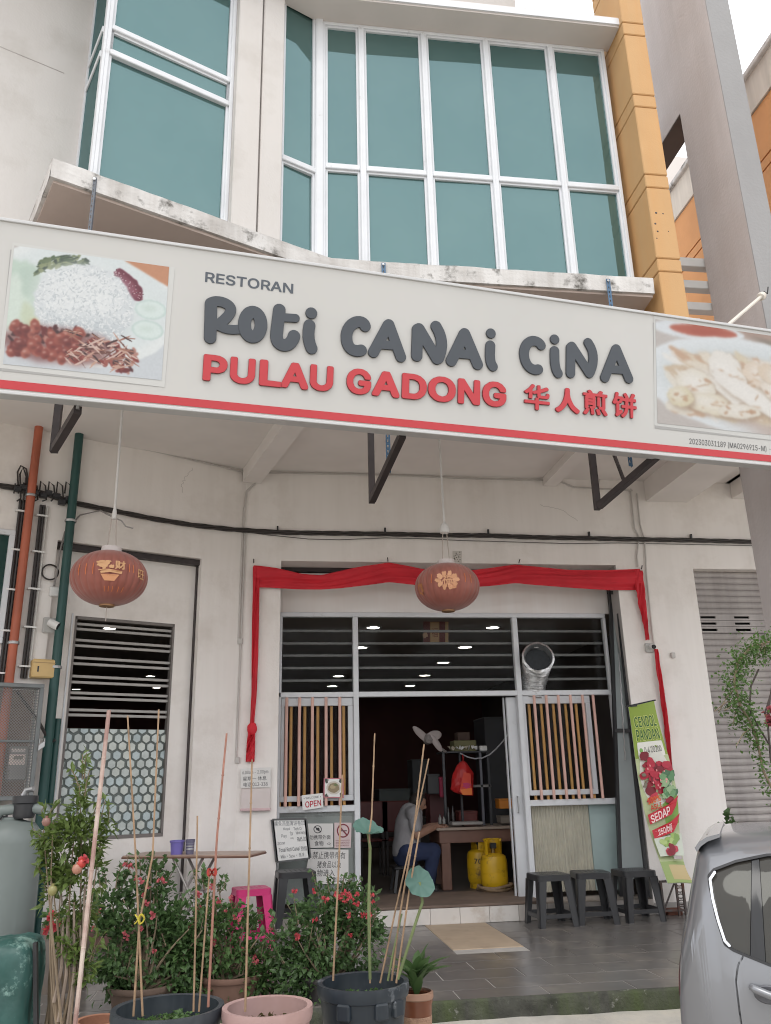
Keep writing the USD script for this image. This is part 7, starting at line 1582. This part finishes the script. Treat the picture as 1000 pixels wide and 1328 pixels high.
for (cc_, rr_, nn, sd2, nm, lb) in ((cB, rB, 420, 41, 'water_weed', 'green floating weed covering the water of the left dark tub'), (cA, rA, 130, 42, 'water_weed', 'few floating green weeds in the blue grey tub'), (cP, rP, 170, 43, 'water_weed', 'brown green weed floating in the pink tub')):
    rng = np.random.default_rng(sd2); a, q = rng.uniform(0, 6.28, nn), rr_*.82*np.sqrt(rng.random(nn)); P_ = np.stack([cc_[0]+q*np.cos(a), cc_[1]+q*np.sin(a), np.full(nn, cc_[2]-.085)+rng.uniform(.002, .014, nn)], 1)
    v, f = leaves(P_, rng.normal(0, 1, (nn, 3))*[1, 1, .1], .028, .011, rng, 0); solo(nm, MB().add(v, f), LEAFM if sd2 != 43 else leaf_mat('weed_brown', (.07, .055, .02), (.13, .12, .04)), lb, 'weed', None, 'stuff')
# vine hanging in from the right edge
YV = -3.7
vt = thing('hanging_vine', 'arching leafy vine with dark inner stems hanging before the roller shutter', 'vine', oy(985, 960, YV))
rng = np.random.default_rng(17)
arc = np.array([oy(x, y, YV) for x, y in ((1030, 832), (1000, 832), (975, 838), (957, 858), (952, 885), (960, 915), (975, 940), (983, 965), (990, 1000), (1010, 1040), (1022, 1120))]); k = np.linspace(0, 1, 60); ka = np.linspace(0, 1, len(arc)); A_ = np.stack([np.interp(k, ka, arc[:, i]) for i in range(3)], 1)
obj('stem', MB().tube(A_, .008, 6), STEM, vt, smooth=40)
for pts in (((1010, 985), (985, 945), (972, 920), (974, 890), (984, 868)), ((1010, 960), (992, 925), (1000, 900), (1012, 880)), ((1000, 990), (995, 930), (1003, 880))): obj('stem', MB().tube([oy(x, y, YV) for x, y in pts], .006, 6), mat('stem_dark', (.05, .035, .03), .7), vt, smooth=40)
wgt = np.where(k < .62, 1.0, .45); idx = rng.choice(60, 1900, p=wgt/wgt.sum()); spread = np.where(idx < 36, .052, .026)[:, None]
Pv = A_[idx]+rng.normal(0, 1, (1900, 3))*spread*[1, 1, 1.0]; Pv[:, 2] -= np.abs(rng.normal(0, .03, 1900))
v, f = leaves(Pv, rng.normal(0, 1, (1900, 3)), .026, .010, rng, .5); obj('foliage', MB().add(v, f), leaf_mat('vine_leaf', (.08, .15, .035), (.25, .34, .11)), vt)
tw_ = [(rng.integers(6, 40)) for _ in range(9)]; Pt = []
tm_ = MB()
for i in tw_:
    a = A_[i]; e = a+np.array([rng.uniform(-.16, -.02), rng.uniform(-.05, .05), rng.uniform(-.16, .02)]); tm_.tube([a, (a+e)/2+[0, 0, .02], e], .003, 4); Pt += [a*(1-q)+e*q for q in np.linspace(.2, 1, 9)]
v, f = leaves(np.array(Pt)+rng.normal(0, .008, (len(Pt), 3)), rng.normal(0, 1, (len(Pt), 3)), .026, .009, rng, .4); obj('foliage', MB().add(v, f), leaf_mat('vine_leaf2', (.06, .10, .03), (.17, .22, .09)), vt); obj('twigs', tm_, STEM, vt)
for x, y in ((998, 925), (1001, 936)): flower(oy(x, y, YV), .05, rng, mat('vine_red', (.25, .05, .06), .6), vt)
pv = np.array([arc[-1][0]+.02, YV, zg(YV)]); obj('pot', MB().lathe([(0, 0), (.13, 0), (.19, .34), (.2, .36), (.17, .35), (0, .3)], pv, 28), TERRA, vt, smooth=40); obj('trunk', MB().tube([arc[-1], pv+[0, 0, .3]], [.012, .02], 8), STEM, vt)
# plants peeping over the car roof
gp_ = oz(955, 1150, 0); bush('green_plant', 'dark green leaves peeping over the roof of the grey car', 'plant', [(952, 1080, 11, 7, 0), (942, 1066, 6, 9, 0)], -1.2, 60, .09, .035, LEAFD, (oy(952, 1110, -1.2)[0], -1.2, 0), seed=61, droop=.1, nst=4)

# ---------------------------------------------------------------- the car
zB = .70; Q0 = oz(940, 1228, zB); TH = math.radians(30)
fwd = np.array([math.cos(TH), -math.sin(TH), 0]); rgt = np.array([-math.sin(TH), -math.cos(TH), 0])     # its right side faces the viewer
WB = .80; gz_ = zg(Q0[1])
def hwid(s_, z):
    w = WB*(1-.04*np.clip((.2-z)/.4, 0, 1)**2)-np.clip(z-zB, 0, 1)*.40-np.clip(z-zB-.25, 0, 1)**2*1.2
    r_ = np.clip((.10-s_)/.34, 0, 1); w = w-.13*r_**2.6; f_ = np.clip((s_-2.5)/.8, 0, 1); return w-.22*f_**2
prof_top = [(-.205, .42), (-.20, .56), (-.172, .70), (-.140, .80), (-.105, .92), (-.07, 1.03), (-.03, 1.078), (.06, 1.089), (.3, 1.097), (.8, 1.105), (1.35, 1.07), (1.7, .96), (2.1, .76), (2.35, .66), (2.8, .60), (3.1, .50), (3.28, .32), (3.3, .1)]
def body_solid(ins=0.):
    V = []; na = 40; S_ = np.r_[np.linspace(-.205, .12, 34), np.linspace(.14, 1.2, 26), np.linspace(1.25, 3.3, 34)]
    tp_ = np.array(prof_top); zt__ = np.interp(S_, tp_[:, 0], tp_[:, 1])-ins; zb__ = np.interp(S_, [-.205, -.15, 0, 3.1, 3.3], [.05, -.12, -.14, -.14, .0])
    for s_, z1, z0 in zip(S_, zt__, zb__):
        ring_ = []
        for j in range(na):
            a = 2*math.pi*j/na; ca, sa = math.cos(a), math.sin(a); ex_ = .32
            u, w_ = math.copysign(abs(ca)**ex_, ca), math.copysign(abs(sa)**ex_, sa); z = (z0+z1)/2+(z1-z0)/2*w_; y_ = u*(hwid(s_, z)-ins); ring_.append((s_, y_, z))
        V.append(ring_)
    V = np.array(V).reshape(-1, 3); n = len(S_); F_ = [[i*na+j, i*na+(j+1) % na, (i+1)*na+(j+1) % na, (i+1)*na+j] for i in range(n-1) for j in range(na)]
    F3 = [[a, b, c] for a, b, c, d in F_]+[[a, c, d] for a, b, c, d in F_]; V = np.vstack([V, V[:na].mean(0), V[-na:].mean(0)]); e0, e1 = len(V)-2, len(V)-1
    F3 += [[(j+1) % na, j, e0] for j in range(na)]+[[(n-1)*na+j, (n-1)*na+(j+1) % na, e1] for j in range(na)]
    tm = trimesh.Trimesh(V, F3, process=True)
    if tm.volume < 0: tm.invert()
    return m3.Manifold(m3.Mesh(np.array(tm.vertices, np.float32), np.array(tm.faces, np.uint32)))
B0_, B1_, B2_ = body_solid(), body_solid(.008), body_solid(.03); Bout = body_solid(-.006)
def prism(pg, y0=.2, y1=1.2):
    cs_ = m3.CrossSection([np.array(g.exterior.coords)[:-1] for g in getattr(pg, 'geoms', [pg])]+[np.array(h.coords)[:-1] for g in getattr(pg, 'geoms', [pg]) for h in g.interiors], m3.FillRule.EvenOdd)
    return m3.Manifold.extrude(cs_, y1-y0).rotate([90, 0, 0]).translate([0, y1, 0])
win1 = Polygon([(.004, .705), (.03, .688), (.15, .645), (.62, .57), (.66, .60), (.60, .99), (.40, 1.012), (.2, 1.008), (.08, .985), (-.005, .955), (-.026, .935), (-.026, .90), (-.015, .80)]).buffer(-.008).buffer(.012)
pil = Polygon([(.085, .66), (.135, .64), (.17, 1.02), (.145, 1.02)]); win2 = Polygon([(.70, .56), (1.45, .54), (1.75, .72), (1.35, .96), (.75, 1.0)])
seam = LineString([(.062, .668), (.038, .635), (.022, .58), (.02, .3), (.05, .0)]).buffer(.0035)
both = lambda pg: prism(pg)+prism(pg).mirror([0, 1, 0])
shell = B0_-both(win1.union(win2))^m3.Manifold.cube([8, 4, 4], True)
cut = (B0_-B2_)^both(seam)
shell = B0_-both(unary_union([win1, win2]))-cut
car = thing('car', 'silver grey hatchback parked at the right edge with tinted rear side window', 'car', Q0*[1, 1, 0]+[0, 0, gz_]-rgt*WB)
def cw(man):
    q = man.to_mesh(); v = np.array(q.vert_properties[:, :3]); P_ = Q0*[1, 1, 0]-rgt*WB+v[:, :1]*fwd+v[:, 1:2]*rgt+v[:, 2:]*np.array([0, 0, 1.]); f = np.array(q.tri_verts)
    return MB().add(P_, f[:, ::-1])
CARP = mat('car_paint', (.185, .188, .20), .30, .03, 2, 0, 60, metal=.5, coat=.8)
CGL = usdkit.material(stage, '/World/Looks/car_glass', {'d': ('diffuse_bsdf', {'color': (.045, .041, .036)}), 'g': ('glossy_bsdf', {'color': (.15, .155, .15), 'roughness': .06}), 'f': ('fresnel', {'IOR': 1.6}), 'm': ('math', {'math_type': 'add', 'value2': .13, 'use_clamp': True}), 'x': ('mix_closure', {})}, [('f.fac', 'm.value1'), ('m.value', 'x.fac'), ('d.BSDF', 'x.closure1'), ('g.BSDF', 'x.closure2')], surface='x.closure')
obj('body', cw(shell), CARP, car, smooth=32)
obj('rear_side_window', cw((B1_-B2_)^prism(win1.difference(pil.buffer(.002)))), CGL, car, smooth=30)
obj('front_window', cw((B1_-B2_)^prism(win2)), CGL, car, smooth=30)
obj('rear_side_window', cw((B1_-B2_)^prism(win1).mirror([0, 1, 0])), CGL, car, smooth=30)
obj('pillar', cw((body_solid(.003)-B2_)^prism(pil.intersection(win1.buffer(-.002)))), mat('pillar_black', (.012, .012, .013), .25), car, smooth=30)
trim_l = LineString([(-.005, .95), (-.026, .925), (-.024, .86), (-.012, .78), (.002, .715), (.016, .70)]).buffer(.0048)
obj('window_trim', cw((Bout-B1_)^prism(trim_l)), mat('bright_trim', (.72, .73, .76), .18, metal=.9), car, smooth=30)
obj('window_seal', cw((body_solid(-.002)-B2_)^prism(win1.buffer(.005).difference(win1.buffer(-.004)))), mat('seal_black', (.02, .02, .022), .5), car, smooth=30)
def cpt(s_, z, o=0.): return Q0*[1, 1, 0]-rgt*WB+fwd*s_+rgt*(float(hwid(np.array(s_), np.array(z)))+o)+np.array([0, 0, z])
obj('door_handle', MB().tube([cpt(.075, .567, .0), cpt(.085, .566, .022), cpt(.14, .548, .028), cpt(.21, .532, .026), cpt(.235, .527, .0)], [.012, .014, .0145, .014, .011], 10), CARP, car, smooth=50)
obj('handle_cup', MB().lathe([(.0, .001), (.028, .002), (.032, -.002)], cpt(.13, .545, -.002), 20, rgt, (1.6, 1)), mat('cup_dark', (.10, .10, .11), .35, metal=.5), car, smooth=40)
sp = [(-.075, 1.035), (-.055, 1.058), (-.02, 1.078), (.03, 1.090), (.03, 1.076), (-.02, 1.060), (-.05, 1.040), (-.068, 1.018)]
cs_ = m3.CrossSection([np.array(sp)], m3.FillRule.EvenOdd); spo = m3.Manifold.extrude(cs_, 1.10).rotate([90, 0, 0]).translate([0, .58, 0]); obj('spoiler', cw(spo), CARP, car, smooth=40)
obj('tail_lamp', cw((Bout-B2_)^prism(Polygon([(-.21, .50), (-.196, .50), (-.186, .62), (-.20, .64)]))), mat('lamp_red', (.30, .03, .025), .15, coat=.5), car, smooth=30)
obj('number_plate', MB().box(Fr(Q0*[1, 1, 0]-rgt*WB-fwd*.212, rgt*-1), -.2, .2, .25, .36, 0, .012), BLK, car)
for s_ in (.30, 2.55):
    for sd3 in (1, -1):
        c = Q0*[1, 1, 0]-rgt*WB+fwd*s_+rgt*sd3*(WB-.12)+np.array([0, 0, gz_+.255]); ax = rgt*sd3
        wh = obj('wheel', MB().lathe([(.15, -.08), (.235, -.09), (.255, -.06), (.255, .06), (.235, .10), (.165, .11), (.15, .07)], c, 36, ax), mat('tyre', (.02, .02, .02), .8), car, smooth=40)
        obj('rim', MB().lathe([(.155, .08), (.13, .06), (.05, .08), (0, .085)], c, 30, ax), STEEL, wh, smooth=40)
